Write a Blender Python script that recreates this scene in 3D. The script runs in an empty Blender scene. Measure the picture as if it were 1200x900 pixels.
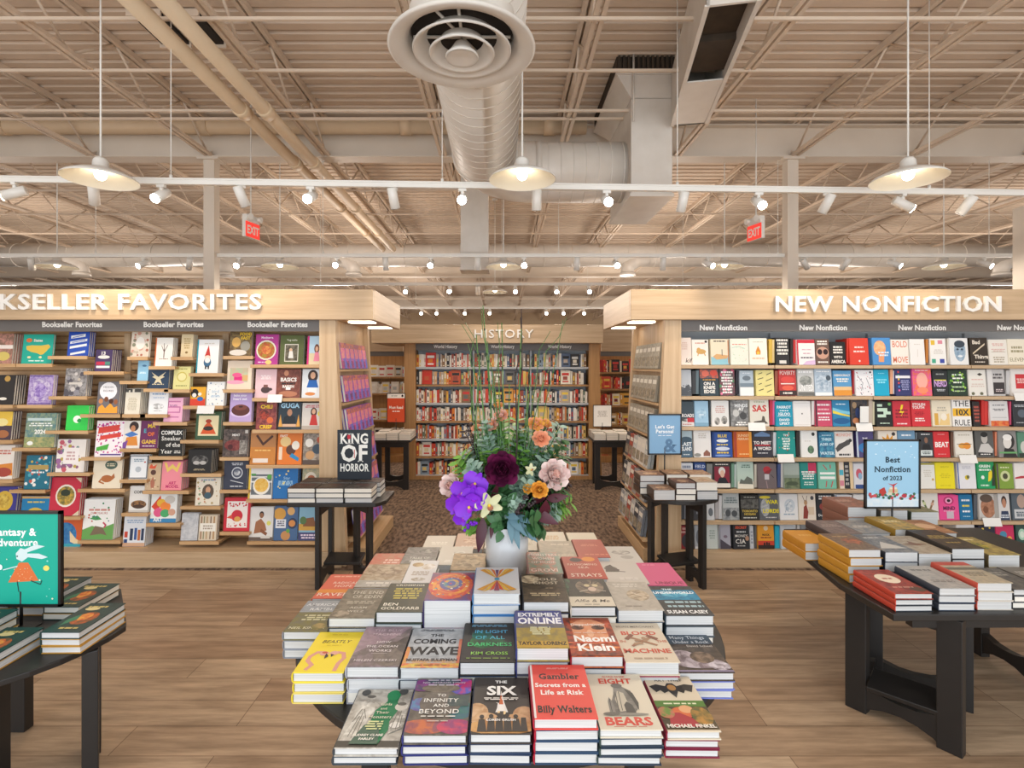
import bpy, math, random
from mathutils import Matrix, Vector
R_ = math.radians
PI = math.pi
rnd = random.Random(7)
scene = bpy.context.scene
C = scene.collection

# ---------------------------------------------------------------- camera, world, light, exposure
F = 630.0          # focal length in pixels of the 1200x900 frame
CX, CY = 588.0, 430.0
H = 1.65           # camera height
cam_data = bpy.data.cameras.new('camera')
cam = bpy.data.objects.new('camera', cam_data)
C.objects.link(cam)
cam.location = (0, 0, H)
cam.rotation_euler = (R_(90), 0, 0)
cam_data.sensor_fit = 'HORIZONTAL'
cam_data.sensor_width = 36.0
cam_data.lens = F / 1200 * 36.0
cam_data.shift_x = (600 - CX) / 1200
cam_data.shift_y = -(450 - CY) / 1200
cam_data.clip_start = 0.05
scene.camera = cam

scene.view_settings.view_transform = 'Standard'
scene.view_settings.look = 'None'
scene.view_settings.gamma = 1.0
scene.view_settings.use_curve_mapping = False
scene.view_settings.exposure = 0.16

world = bpy.data.worlds.new('daylight')
scene.world = world
world.use_nodes = True
bg = world.node_tree.nodes['Background']
bg.inputs[0].default_value = (1.0, 0.94, 0.89, 1)
bg.inputs[1].default_value = 0.95


def lamp(name, kind, loc, energy, color, rot=(0, 0, 0), **kw):
    d = bpy.data.lights.new(name, kind)
    d.energy = energy
    d.color = color
    for k, v in kw.items():
        setattr(d, k, v)
    o = bpy.data.objects.new(name, d)
    o.location = loc
    o.rotation_euler = rot
    C.objects.link(o)
    return o


# daylight from the shop front behind the photographer
lamp('shopfront_daylight', 'AREA', (0, -2.6, 2.0), 150, (0.60, 0.80, 1.0), (R_(90), 0, 0),
     shape='RECTANGLE', size=9.0, size_y=3.0)
# added uplight behind the camera, put in to brighten the roof's underside
lamp('added_uplight', 'AREA', (0, -4.2, 0.4), 190, (1.0, 0.95, 0.88), (R_(128), 0, 0),
     shape='RECTANGLE', size=14.0, size_y=2.0)
# added fill points without fixtures, lifting the deeper store and its ceiling
for gx in (-9, -3, 3, 9):
    for gy in (9.5, 13.5, 18.5, 24.5):
        lamp('deep_fill', 'POINT', (gx, gy, 2.9), 92, (1.0, 0.88, 0.77), shadow_soft_size=.35)
PENDANT_W, SPOT_W = 34, 34
WARM = (1.0, 0.86, 0.71)


def U(px, py, Y):
    """point at depth Y that the photo shows at pixel (px, py)"""
    return Vector(((px - CX) * Y / F, Y, H + (CY - py) * Y / F))


def ux(px, Y):
    return (px - CX) * Y / F


def uz(py, Y):
    return H + (CY - py) * Y / F


# ---------------------------------------------------------------- colours and materials
def lin(h):
    def f(c):
        return c / 12.92 if c <= 0.04045 else ((c + 0.055) / 1.055) ** 2.4
    return tuple(f(int(h[i:i + 2], 16) / 255) for i in (0, 2, 4)) + (1.0,)


_m = {}


def mat(name, col, rough=0.5, metal=0.0, bump=None, mottle=None, emit=None, coat=0.0, spec=None):
    if name in _m:
        return _m[name]
    m = bpy.data.materials.new(name)
    m.use_nodes = True
    nt = m.node_tree
    b = nt.nodes['Principled BSDF']
    c = lin(col)
    b.inputs['Base Color'].default_value = c
    b.inputs['Roughness'].default_value = rough
    b.inputs['Metallic'].default_value = metal
    b.inputs['Coat Weight'].default_value = coat
    if spec is not None:
        b.inputs['Specular IOR Level'].default_value = spec
    if emit:
        b.inputs['Emission Color'].default_value = lin(emit[0])
        b.inputs['Emission Strength'].default_value = emit[1]
    tc = nt.nodes.new('ShaderNodeTexCoord')
    # every surface gets at least a faint procedural unevenness
    col2, sc = mottle if mottle else (None, 9.0)
    n = nt.nodes.new('ShaderNodeTexNoise')
    n.inputs['Scale'].default_value = sc
    n.inputs['Detail'].default_value = 5
    nt.links.new(tc.outputs['Object'], n.inputs['Vector'])
    mx = nt.nodes.new('ShaderNodeMix')
    mx.data_type = 'RGBA'
    mx.inputs[6].default_value = c
    mx.inputs[7].default_value = lin(col2) if col2 else tuple(x * 0.93 for x in c[:3]) + (1,)
    nt.links.new(n.outputs['Fac'], mx.inputs[0])
    nt.links.new(mx.outputs[2], b.inputs['Base Color'])
    if bump:
        bn = nt.nodes.new('ShaderNodeTexNoise')
        bn.inputs['Scale'].default_value = bump[0]
        nt.links.new(tc.outputs['Object'], bn.inputs['Vector'])
        bp = nt.nodes.new('ShaderNodeBump')
        bp.inputs['Strength'].default_value = bump[1]
        bp.inputs['Distance'].default_value = 0.01
        nt.links.new(bn.outputs['Fac'], bp.inputs['Height'])
        nt.links.new(bp.outputs['Normal'], b.inputs['Normal'])
    _m[name] = m
    return m


def print_mat():
    """printed paper: ink colours stored per face, two inks mottled by noise"""
    m = bpy.data.materials.new('printed_paper')
    m.use_nodes = True
    nt = m.node_tree
    b = nt.nodes['Principled BSDF']
    a1 = nt.nodes.new('ShaderNodeAttribute'); a1.attribute_name = 'Col'
    a2 = nt.nodes.new('ShaderNodeAttribute'); a2.attribute_name = 'Col2'
    tc = nt.nodes.new('ShaderNodeTexCoord')
    n = nt.nodes.new('ShaderNodeTexNoise')
    n.inputs['Scale'].default_value = 38
    n.inputs['Detail'].default_value = 5
    n.inputs['Distortion'].default_value = 0.6
    nt.links.new(tc.outputs['Object'], n.inputs['Vector'])
    rp = nt.nodes.new('ShaderNodeValToRGB')
    rp.color_ramp.elements[0].position = 0.38
    rp.color_ramp.elements[1].position = 0.62
    nt.links.new(n.outputs['Fac'], rp.inputs[0])
    mx = nt.nodes.new('ShaderNodeMix'); mx.data_type = 'RGBA'
    nt.links.new(rp.outputs[0], mx.inputs[0])
    nt.links.new(a1.outputs['Color'], mx.inputs[6])
    nt.links.new(a2.outputs['Color'], mx.inputs[7])
    nt.links.new(mx.outputs[2], b.inputs['Base Color'])
    b.inputs['Roughness'].default_value = 0.45
    b.inputs['Specular IOR Level'].default_value = 0.35
    _m['print'] = m
    return m


PRINT = print_mat()


def wood_mat(name, c1, c2, axis='X', rough=0.45, sc=1.0):
    m = bpy.data.materials.new(name)
    m.use_nodes = True
    nt = m.node_tree
    b = nt.nodes['Principled BSDF']
    tc = nt.nodes.new('ShaderNodeTexCoord')
    mp = nt.nodes.new('ShaderNodeMapping')
    s = [30 * sc, 30 * sc, 30 * sc]
    s['XYZ'.index(axis)] = 1.3 * sc
    mp.inputs['Scale'].default_value = s
    nt.links.new(tc.outputs['Object'], mp.inputs['Vector'])
    n = nt.nodes.new('ShaderNodeTexNoise')
    n.inputs['Scale'].default_value = 1.0
    n.inputs['Detail'].default_value = 6
    n.inputs['Roughness'].default_value = 0.6
    nt.links.new(mp.outputs[0], n.inputs['Vector'])
    rp = nt.nodes.new('ShaderNodeValToRGB')
    rp.color_ramp.elements[0].position = 0.3
    rp.color_ramp.elements[1].position = 0.72
    rp.color_ramp.elements[0].color = lin(c2)
    rp.color_ramp.elements[1].color = lin(c1)
    nt.links.new(n.outputs['Fac'], rp.inputs[0])
    nt.links.new(rp.outputs[0], b.inputs['Base Color'])
    b.inputs['Roughness'].default_value = rough
    _m[name] = m
    return m


def floor_mat():
    m = bpy.data.materials.new('plank_floor')
    m.use_nodes = True
    nt = m.node_tree
    b = nt.nodes['Principled BSDF']
    tc = nt.nodes.new('ShaderNodeTexCoord')
    br = nt.nodes.new('ShaderNodeTexBrick')
    br.offset = 0.37
    br.offset_frequency = 3
    br.inputs['Color1'].default_value = lin('cab092')
    br.inputs['Color2'].default_value = lin('ae9073')
    br.inputs['Mortar'].default_value = lin('7d6249')
    br.inputs['Scale'].default_value = 1.0
    br.inputs['Mortar Size'].default_value = 0.0022
    br.inputs['Mortar Smooth'].default_value = 0.3
    br.inputs['Bias'].default_value = 0.0
    br.inputs['Brick Width'].default_value = 1.22
    br.inputs['Row Height'].default_value = 0.19
    nt.links.new(tc.outputs['Object'], br.inputs['Vector'])
    mp = nt.nodes.new('ShaderNodeMapping')
    mp.inputs['Scale'].default_value = (1.6, 14, 1)
    nt.links.new(tc.outputs['Object'], mp.inputs['Vector'])
    n = nt.nodes.new('ShaderNodeTexNoise')
    n.inputs['Scale'].default_value = 1.6
    n.inputs['Detail'].default_value = 8
    n.inputs['Roughness'].default_value = 0.62
    nt.links.new(mp.outputs[0], n.inputs['Vector'])
    rp = nt.nodes.new('ShaderNodeValToRGB')
    rp.color_ramp.elements[0].position = 0.33
    rp.color_ramp.elements[1].position = 0.68
    rp.color_ramp.elements[0].color = (0.58, 0.54, 0.5, 1)
    rp.color_ramp.elements[1].color = (1.12, 1.1, 1.08, 1)
    nt.links.new(n.outputs['Fac'], rp.inputs[0])
    mx = nt.nodes.new('ShaderNodeMix'); mx.data_type = 'RGBA'; mx.blend_type = 'MULTIPLY'
    mx.inputs[0].default_value = 1.0
    nt.links.new(br.outputs['Color'], mx.inputs[6])
    nt.links.new(rp.outputs[0], mx.inputs[7])
    nt.links.new(mx.outputs[2], b.inputs['Base Color'])
    b.inputs['Roughness'].default_value = 0.42
    bp = nt.nodes.new('ShaderNodeBump')
    bp.inputs['Strength'].default_value = 0.12
    bp.inputs['Distance'].default_value = 0.004
    nt.links.new(n.outputs['Fac'], bp.inputs['Height'])
    nt.links.new(bp.outputs['Normal'], b.inputs['Normal'])
    return m


def carpet_mat():
    m = bpy.data.materials.new('carpet')
    m.use_nodes = True
    nt = m.node_tree
    b = nt.nodes['Principled BSDF']
    tc = nt.nodes.new('ShaderNodeTexCoord')
    mp = nt.nodes.new('ShaderNodeMapping')
    mp.inputs['Scale'].default_value = (34, 12, 30)
    nt.links.new(tc.outputs['Object'], mp.inputs['Vector'])
    n = nt.nodes.new('ShaderNodeTexNoise')
    n.inputs['Scale'].default_value = 1.0
    n.inputs['Detail'].default_value = 6
    nt.links.new(mp.outputs[0], n.inputs['Vector'])
    rp = nt.nodes.new('ShaderNodeValToRGB')
    rp.color_ramp.elements[0].position = 0.36
    rp.color_ramp.elements[1].position = 0.66
    rp.color_ramp.elements[0].color = lin('4a3a2e')
    rp.color_ramp.elements[1].color = lin('8c7460')
    nt.links.new(n.outputs['Fac'], rp.inputs[0])
    nt.links.new(rp.outputs[0], b.inputs['Base Color'])
    b.inputs['Roughness'].default_value = 0.95
    bp = nt.nodes.new('ShaderNodeBump')
    bp.inputs['Strength'].default_value = 0.6
    bp.inputs['Distance'].default_value = 0.006
    nt.links.new(n.outputs['Fac'], bp.inputs['Height'])
    nt.links.new(bp.outputs['Normal'], b.inputs['Normal'])
    return m


def page_mat():
    m = bpy.data.materials.new('page_edges')
    m.use_nodes = True
    nt = m.node_tree
    b = nt.nodes['Principled BSDF']
    tc = nt.nodes.new('ShaderNodeTexCoord')
    mp = nt.nodes.new('ShaderNodeMapping')
    mp.inputs['Scale'].default_value = (3, 3, 700)
    nt.links.new(tc.outputs['Object'], mp.inputs['Vector'])
    n = nt.nodes.new('ShaderNodeTexNoise')
    n.inputs['Scale'].default_value = 1.0
    nt.links.new(mp.outputs[0], n.inputs['Vector'])
    rp = nt.nodes.new('ShaderNodeValToRGB')
    rp.color_ramp.elements[0].position = 0.3
    rp.color_ramp.elements[1].position = 0.7
    rp.color_ramp.elements[0].color = lin('b6b6b4')
    rp.color_ramp.elements[1].color = lin('dedddb')
    nt.links.new(n.outputs['Fac'], rp.inputs[0])
    nt.links.new(rp.outputs[0], b.inputs['Base Color'])
    b.inputs['Roughness'].default_value = 0.8
    return m


OAK = wood_mat('light_oak', 'cdb290', 'b39673', 'X')
OAKV = wood_mat('light_oak_upright', 'd2b793', 'bb9b76', 'Z')
OAKY = wood_mat('light_oak_aisle', 'cfb088', 'b8966c', 'Y')
OAKD = wood_mat('warm_oak', 'b98d5a', '9a7042', 'Z')
SLAT = wood_mat('slat_oak', 'd3b083', 'b98f60', 'X')
FLOOR = floor_mat()
CARPET = carpet_mat()
PAGES = page_mat()
CEIL = mat('cream_paint', 'dac9b6', 0.7, mottle=('cebaa6', 3.0))
JOIST = mat('cream_steel', 'e0cfbc', 0.6, mottle=('d0bda8', 4.0))
BEAMM = mat('pale_steel', 'e2d8ca', 0.55, mottle=('d6cabb', 3.0))
DUCT = mat('white_duct', 'e6e1d9', 0.38, mottle=('cfc6ba', 5.0), spec=0.5)
DUCT2 = mat('white_duct_flat', 'e4dfd7', 0.5, mottle=('cbc3b8', 5.0))
PIPE = mat('cream_pipe', 'e0caac', 0.5, mottle=('d4bc9c', 5.0))
DARK = mat('roof_void', '2b2520', 0.9)
GRILLE = mat('duct_inside', '4a3d2f', 0.8, mottle=('2e251c', 12.0))
WHITEM = mat('white_enamel', 'e9e6df', 0.35)
WHITEIN = mat('shade_inside', 'f4efe0', 0.5)
BULB = mat('lit_bulb', 'fff4dc', 0.4, emit=('fff0d2', 14.0))
LENS = mat('lit_lens', 'fff4dc', 0.4, emit=('fff3dd', 45.0))
LENSOFF = mat('lens_glass', 'b7b1a6', 0.25)
BLACK = mat('black_table', '1d1b1a', 0.42, mottle=('272422', 14.0))
BLACKM = mat('black_metal', '171717', 0.4)
GREY = mat('grey_header', '6f6a66', 0.5, mottle=('625d5a', 6.0))
GREYB = mat('blue_grey_panel', 'c4c8cb', 0.6, mottle=('b8bdc1', 4.0))
LETTER = mat('white_letter', 'f2efe9', 0.45)
CARD = mat('white_card', 'efeeea', 0.6)
RED = mat('exit_red', 'd8382f', 0.4, emit=('e0342a', 0.8))
VASE = mat('white_ceramic', 'e6e6e6', 0.3, coat=0.3)
WALLM = mat('wall_paint', 'bfa88c', 0.8)
LIGHTBAR = mat('light_bar', 'fff6e4', 0.4, emit=('fff0d8', 5.0))


# ---------------------------------------------------------------- mesh builder
class MB:
    def __init__(s):
        s.v = []; s.f = []; s.c = []; s.c2 = []; s.m = []; s.sm = []
        s.M = None

    def pt(s, p):
        p = Vector(p)
        if s.M is not None:
            p = s.M @ p
        s.v.append(p)
        return len(s.v) - 1

    def face(s, idx, col=None, mi=0, smooth=False):
        s.f.append(tuple(idx))
        if col is None:
            a = b = (1, 1, 1, 1)
        elif '/' in col:
            x, y = col.split('/')
            a, b = lin(x), lin(y)
        else:
            a = b = lin(col)
        s.c.append(a); s.c2.append(b); s.m.append(mi); s.sm.append(smooth)

    def poly(s, pts, col=None, mi=0, smooth=False):
        s.face([s.pt(p) for p in pts], col, mi, smooth)

    def box(s, x0, x1, y0, y1, z0, z1, col=None, mi=0):
        i = [s.pt(p) for p in ((x0, y0, z0), (x1, y0, z0), (x1, y1, z0), (x0, y1, z0),
                               (x0, y0, z1), (x1, y0, z1), (x1, y1, z1), (x0, y1, z1))]
        for q in ((3, 2, 1, 0), (4, 5, 6, 7), (0, 1, 5, 4), (1, 2, 6, 5), (2, 3, 7, 6), (3, 0, 4, 7)):
            s.face([i[k] for k in q], col, mi)

    def prism(s, pts, axis, a0, a1, col=None, mi=0):
        """2-D outline extruded along an axis (outline in the other two, in order)"""
        def put(p, a):
            l = list(p); l.insert(axis, a)
            return s.pt(l)
        A = [put(p, a0) for p in pts]; B = [put(p, a1) for p in pts]
        n = len(pts)
        s.face(A[::-1], col, mi); s.face(B, col, mi)
        for k in range(n):
            s.face([A[k], A[(k + 1) % n], B[(k + 1) % n], B[k]], col, mi)

    def tube(s, path, r, seg=10, col=None, mi=0, cap=True, smooth=True):
        path = [Vector(p) for p in path]
        rs = r if isinstance(r, (list, tuple)) else [r] * len(path)
        up = Vector((0, 0, 1))
        rings = []
        prev = None
        for k, p in enumerate(path):
            d = (path[min(k + 1, len(path) - 1)] - path[max(k - 1, 0)]).normalized()
            if prev is None:
                a = d.cross(up)
                if a.length < 0.05:
                    a = d.cross(Vector((0, 1, 0)))
                a.normalize()
            else:
                a = prev - d * prev.dot(d)
                a.normalize()
            prev = a
            b = d.cross(a)
            rings.append([s.pt(p + (a * math.cos(t) + b * math.sin(t)) * rs[k])
                          for t in (2 * PI * j / seg for j in range(seg))])
        for A, B in zip(rings, rings[1:]):
            for j in range(seg):
                s.face([A[j], A[(j + 1) % seg], B[(j + 1) % seg], B[j]], col, mi, smooth)
        if cap:
            s.face(rings[0][::-1], col, mi); s.face(rings[-1], col, mi)

    def lathe(s, prof, c=(0, 0, 0), seg=32, col=None, mi=0, smooth=True):
        """profile of (r, z) turned round the vertical through c"""
        rings = []
        for r, z in prof:
            rings.append([s.pt((c[0] + max(r, 1e-4) * math.cos(2 * PI * j / seg),
                                c[1] + max(r, 1e-4) * math.sin(2 * PI * j / seg), c[2] + z)) for j in range(seg)])
        for A, B in zip(rings, rings[1:]):
            for j in range(seg):
                s.face([A[j], A[(j + 1) % seg], B[(j + 1) % seg], B[j]], col, mi, smooth)

    def sphere(s, c, r, seg=10, rings=6, col=None, mi=0, sz=1.0):
        s.lathe([(r * math.sin(PI * k / rings), -r * sz * math.cos(PI * k / rings)) for k in range(rings + 1)],
                c, seg, col, mi)

    def mesh(s, name, mats, colors=False):
        me = bpy.data.meshes.new(name)
        me.from_pydata([tuple(p) for p in s.v], [], s.f)
        for m in (mats if isinstance(mats, (list, tuple)) else [mats]):
            me.materials.append(m)
        me.polygons.foreach_set('material_index', s.m)
        me.polygons.foreach_set('use_smooth', s.sm)
        if colors:
            for nm, data in (('Col', s.c), ('Col2', s.c2)):
                at = me.attributes.new(nm, 'FLOAT_COLOR', 'FACE')
                at.data.foreach_set('color', [x for c in data for x in c])
        me.update()
        return me

    def build(s, name, mats, parent=None, colors=False, bevel=0):
        me = s.mesh(name, mats, colors)
        o = bpy.data.objects.new(name, me)
        C.objects.link(o)
        if parent is not None:
            o.parent = parent
        if bevel:
            b = o.modifiers.new('bevel', 'BEVEL')
            b.width = bevel; b.segments = 2; b.limit_method = 'ANGLE'
        return o


def thing(name, label, cat, loc=(0, 0, 0), rot=(0, 0, 0), group=None):
    o = bpy.data.objects.new(name, None)
    o.empty_display_size = 0.05
    C.objects.link(o)
    o.location = loc
    o.rotation_euler = rot
    return tag(o, label, cat, group)


def tag(o, label, cat, group=None):
    o['label'] = label
    o['category'] = cat
    if group:
        o['group'] = group
    return o


def struct(name, mb, m, label=None, cat=None):
    o = mb.build(name, m)
    o['kind'] = 'structure'
    if label:
        o['label'] = label
    if cat:
        o['category'] = cat
    return o


def stuff(o, label, cat):
    o['kind'] = 'stuff'
    return tag(o, label, cat)


def copy_tree(o, parent=None):
    c = o.copy()
    C.objects.link(c)
    if parent is not None:
        c.parent = parent
    for ch in list(o.children):
        copy_tree(ch, c)
    return c


# ---------------------------------------------------------------- lettering
_g = {}
BOLD = {'n': 0.006, 'b': 0.034, 's': 0.008, 'S': 0.03, 'm': 0.022, 'i': 0.01}


def _eval(body, off):
    cu = bpy.data.curves.new('glyph', 'FONT')
    cu.body = body
    cu.resolution_u = 2
    cu.offset = off
    ob = bpy.data.objects.new('glyph', cu)
    C.objects.link(ob)
    dg = bpy.context.evaluated_depsgraph_get()
    me = bpy.data.meshes.new_from_object(ob.evaluated_get(dg))
    vs = [(v.co.x, v.co.y) for v in me.vertices]
    fs = [tuple(p.vertices) for p in me.polygons]
    bpy.data.objects.remove(ob)
    bpy.data.curves.remove(cu)
    bpy.data.meshes.remove(me)
    return vs, fs


def glyph(ch, st):
    k = (ch, st)
    if k in _g:
        return _g[k]
    off = BOLD[st]
    if ch == ' ':
        _g[k] = ([], [], 0.3)
        return _g[k]
    vs, fs = _eval(ch, off)
    if ('HH', st) not in _g:
        w, _ = _eval('HH', off)
        h, _ = _eval('H', off)
        _g[('HH', st)] = (max(x for x, y in w), max(y for x, y in h))
    wv, _ = _eval('H' + ch + 'H', off)
    adv = max(x for x, y in wv) - _g[('HH', st)][0]
    vs = list(vs); fs = list(fs)
    if st in 'sS' and vs:
        # slab serifs on every stem that ends on the base line, x-height or cap line
        cnt = {}
        for f in fs:
            for a, b in zip(f, f[1:] + f[:1]):
                e = (min(a, b), max(a, b))
                cnt[e] = cnt.get(e, 0) + 1
        ylo = min(y for x, y in vs); yhi = max(y for x, y in vs)
        for (a, b), n in list(cnt.items()):
            if n != 1:
                continue
            (x0, y0), (x1, y1) = vs[a], vs[b]
            if abs(y0 - y1) < 0.004 and 0.05 < abs(x1 - x0) < 0.2:
                x0, x1 = min(x0, x1) - 0.055, max(x0, x1) + 0.055
                low = y0 < (ylo + yhi) / 2
                t = 0.04 if low else -0.04
                i = len(vs)
                vs += [(x0, y0), (x1, y0), (x1, y0 + t), (x0, y0 + t)]
                fs.append((i, i + 1, i + 2, i + 3))
        adv += 0.03
    _g[k] = (vs, fs, adv)
    return _g[k]


def text_polys(txt, st='n', track=0.0):
    """list of 2-D polygons for a line, its width and cap height (font units)"""
    x = 0.0
    out = []
    for ch in txt:
        vs, fs, adv = glyph(ch, st)
        sh = 0.22 if st == 'i' else 0.0
        for f in fs:
            out.append([(vs[i][0] + x + sh * vs[i][1], vs[i][1]) for i in f])
        x += adv + track
    glyph('H', st)
    return out, x - track, _g[('HH', st)][1]


def put_text(mb, txt, st, cx, cy, h, maxw, fn, col=None, mi=0, track=0.0):
    """fn maps (x, y) in metres round the text centre to a 3-D point"""
    polys, w, cap = text_polys(txt, st, track)
    k = h / cap
    kx = k
    if w * k > maxw:
        kx = maxw / w
        if kx < 0.45 * k:
            k = kx / 0.45
    for p in polys:
        mb.poly([fn(cx + (x - w / 2) * kx, cy + (y - cap / 2) * k) for x, y in p], col, mi)


def solid_text(mb, txt, st, x_center, z_center, h, maxw, y_front, depth, track=0.0):
    """raised letters facing -Y with real thickness"""
    polys, w, cap = text_polys(txt, st, track)
    k = h / cap
    kx = maxw / w
    for p in polys:
        q = [(x_center + (x - w / 2) * kx, z_center + (y - cap / 2) * k) for x, y in p]
        mb.prism(q, 1, y_front, y_front + depth)


# ---------------------------------------------------------------- printed art (u, v in 0..1 across width and height)
def clip01(pts):
    for ax, lim, sg in ((0, 0.0, 1), (0, 1.0, -1), (1, 0.0, 1), (1, 1.0, -1)):
        out = []
        n = len(pts)
        for i in range(n):
            a, b = pts[i], pts[(i + 1) % n]
            ia, ib = (a[ax] - lim) * sg >= 0, (b[ax] - lim) * sg >= 0
            if ia:
                out.append(a)
            if ia != ib:
                t = (lim - a[ax]) / (b[ax] - a[ax])
                out.append((a[0] + (b[0] - a[0]) * t, a[1] + (b[1] - a[1]) * t))
        pts = out
        if len(pts) < 3:
            return []
    return pts


def art(mb, ops, w, h, fn, seed=0, base=0.0, step=0.00012):
    """ops: tokens 'kind,...' separated by blanks; fn(x, y, z) maps cover metres to the mesh"""
    rr = random.Random(seed)
    lay = 1
    for tok in ops.split():
        a = tok.split(',')
        k = a[0]
        z = base + lay * step
        lay += 1
        cnt = [0]
        def P(pts, col):
            q = clip01(pts)
            if q:
                zz = z + cnt[0] * 1.5e-6
                cnt[0] += 1
                mb.poly([fn((u - 0.5) * w, (v - 0.5) * h, zz) for u, v in q], col)
        if k == 'r':
            u0, v0, u1, v1 = map(float, a[1:5])
            P([(u0, v0), (u1, v0), (u1, v1), (u0, v1)], a[5])
        elif k == 'e':
            cx, cy, rx, ry = map(float, a[1:5])
            P([(cx + rx * math.cos(t * PI / 9), cy + ry * math.sin(t * PI / 9)) for t in range(18)], a[5])
        elif k == 'p':
            q = list(map(float, a[2:]))
            P(list(zip(q[::2], q[1::2])), a[1])
        elif k == 's':
            wd = float(a[1])
            q = list(map(float, a[3:]))
            pts = list(zip(q[::2], q[1::2]))
            asp = w / h
            for (x0, y0), (x1, y1) in zip(pts, pts[1:]):
                dx, dy = (x1 - x0), (y1 - y0) / asp
                l = math.hypot(dx, dy) or 1
                nx, ny = -dy / l * wd / 2, dx / l * wd / 2 * asp
                ex, ey = dx / l * wd * .3, dy / l * wd * .3 * asp
                P([(x0 + nx - ex, y0 + ny - ey), (x1 + nx + ex, y1 + ny + ey),
                   (x1 - nx + ex, y1 - ny + ey), (x0 - nx - ex, y0 - ny - ey)], a[2])
        elif k == 't':      # t,TEXT,cx,cy,height,col,style,maxwidth
            st = a[6] if len(a) > 6 and a[6] else 'n'
            mw = float(a[7]) if len(a) > 7 else 0.9
            put_text(mb, a[1].replace('_', ' '), st, (float(a[2]) - .5) * w, (float(a[3]) - .5) * h,
                     float(a[4]) * h, mw * w, lambda x, y: fn(x, y, z), a[5])
        elif k == 'b':      # rows of small unreadable print
            cx, cy, bw, bh = map(float, a[1:5])
            n = int(a[5])
            rh = bh / n
            for i in range(n):
                y = cy + bh / 2 - (i + .5) * rh
                ww = bw * rr.uniform(.7, 1.0)
                x = cx - ww / 2
                while x < cx + ww / 2 - .01:
                    l = min(rr.uniform(.06, .2), cx + ww / 2 - x)
                    P([(x, y - rh * .3), (x + l, y - rh * .3), (x + l, y + rh * .3), (x, y + rh * .3)], a[6])
                    x += l + .03
        elif k == 'd':      # scattered dots
            n = int(a[1]); rd = float(a[2])
            cs = a[3].split(':')
            u0, v0, u1, v1 = map(float, a[4:8]) if len(a) > 4 else (0.05, 0.05, .95, .95)
            for i in range(n):
                cx, cy = rr.uniform(u0, u1), rr.uniform(v0, v1)
                q = rd * rr.uniform(.5, 1.2)
                P([(cx + q * math.cos(t * PI / 3), cy + q * w / h * math.sin(t * PI / 3)) for t in range(6)], rr.choice(cs))


def book_shell(mb, w, h, t, col, spine=None, b=0.003):
    """two boards and a rounded spine, lying flat, front board up, z 0..t"""
    spine = spine or col
    y0, y1 = -h / 2, h / 2
    mb.box(-w / 2 + .004, w / 2, y0, y1, 0, b, col)
    mb.box(-w / 2 + .004, w / 2, y0, y1, t - b, t, col)
    o = []
    n = 5
    for i in range(n + 1):
        a = PI / 2 + PI * i / n
        o.append((-w / 2 + .004 + .005 * math.cos(a), t / 2 + t / 2 * math.sin(a)))
    o += [(-w / 2 + .004, b), (-w / 2 + .003, t / 2), (-w / 2 + .004, t - b)]
    A = [mb.pt((x, y0, z)) for x, z in o]; B = [mb.pt((x, y1, z)) for x, z in o]
    for k in range(len(o)):
        j = (k + 1) % len(o)
        mb.face([A[k], B[k], B[j], A[j]], spine)
    mb.face(A[::-1], spine)
    mb.face(B, spine)


def pages(mb, w, h, t, col=None, b=0.003, inset=.004):
    mb.box(-w / 2 + .0045, w / 2 - inset, -h / 2 + inset, h / 2 - inset, b, t - b, col)

# ================================================================ THE SETTING
DECK = 4.65        # underside of the roof deck
LOWCH = 4.2        # lower chord of the joists
mb = MB(); mb.box(-26, 26, -1.5, 4.36, -0.1, 0)
struct('floor', mb, FLOOR)
mb = MB(); mb.box(-26, 26, 4.36, 30, -0.1, 0.006)
o = struct('floor_carpet', mb, CARPET)
mb = MB(); mb.box(-26, 26, 29.8, 30, 0, 5.2)
struct('wall_back', mb, WALLM)

# corrugated roof deck, ribs running across the room
mb = MB()
pitch = 0.152
y = 1.2
prof = []
while y < 30:
    prof += [(y, DECK), (y + .088, DECK), (y + .106, DECK + .045), (y + .134, DECK + .045)]
    y += pitch
A = []
for yy, zz in prof:
    A.append((mb.pt((-26, yy, zz)), mb.pt((26, yy, zz))))
for (a, b), (c, d) in zip(A, A[1:]):
    mb.face([a, b, d, c])
mb.box(-26, 26, 1.2, 30, DECK + .05, DECK + .12)
struct('ceiling', mb, CEIL)

# dark hatch in the deck
for x0, x1 in ((-3.13, -2.88), (-2.78, -2.56)):
    mb = MB()
    mb.box(x0, x1, 4.52, 4.95, DECK - .03, DECK - .002, mi=0)
    mb.box(x0 - .02, x1 + .02, 4.50, 4.52, DECK - .06, DECK, mi=1)
    mb.box(x0 - .02, x1 + .02, 4.95, 4.97, DECK - .06, DECK, mi=1)
    struct('ceiling_hatch', mb, [DARK, JOIST])

# open-web joists along the room
for k in range(-14, 15):
    X = -0.71 + 1.42 * k
    mb = MB()
    y0, y1 = 1.3, 29.5
    for dx in (-.045, .012):
        mb.box(X + dx, X + dx + .034, y0, y1, DECK - .06, DECK - .004)
        mb.box(X + dx, X + dx + .034, y0, y1, LOWCH, LOWCH + .035)
    yy = y0
    up = True
    while yy < y1 - .5:
        za, zb = (LOWCH + .02, DECK - .03) if up else (DECK - .03, LOWCH + .02)
        mb.tube([(X, yy, za), (X, yy + .52, zb)], .013, 5)
        yy += .52
        up = not up
    struct('ceiling_joist', mb, JOIST)
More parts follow.
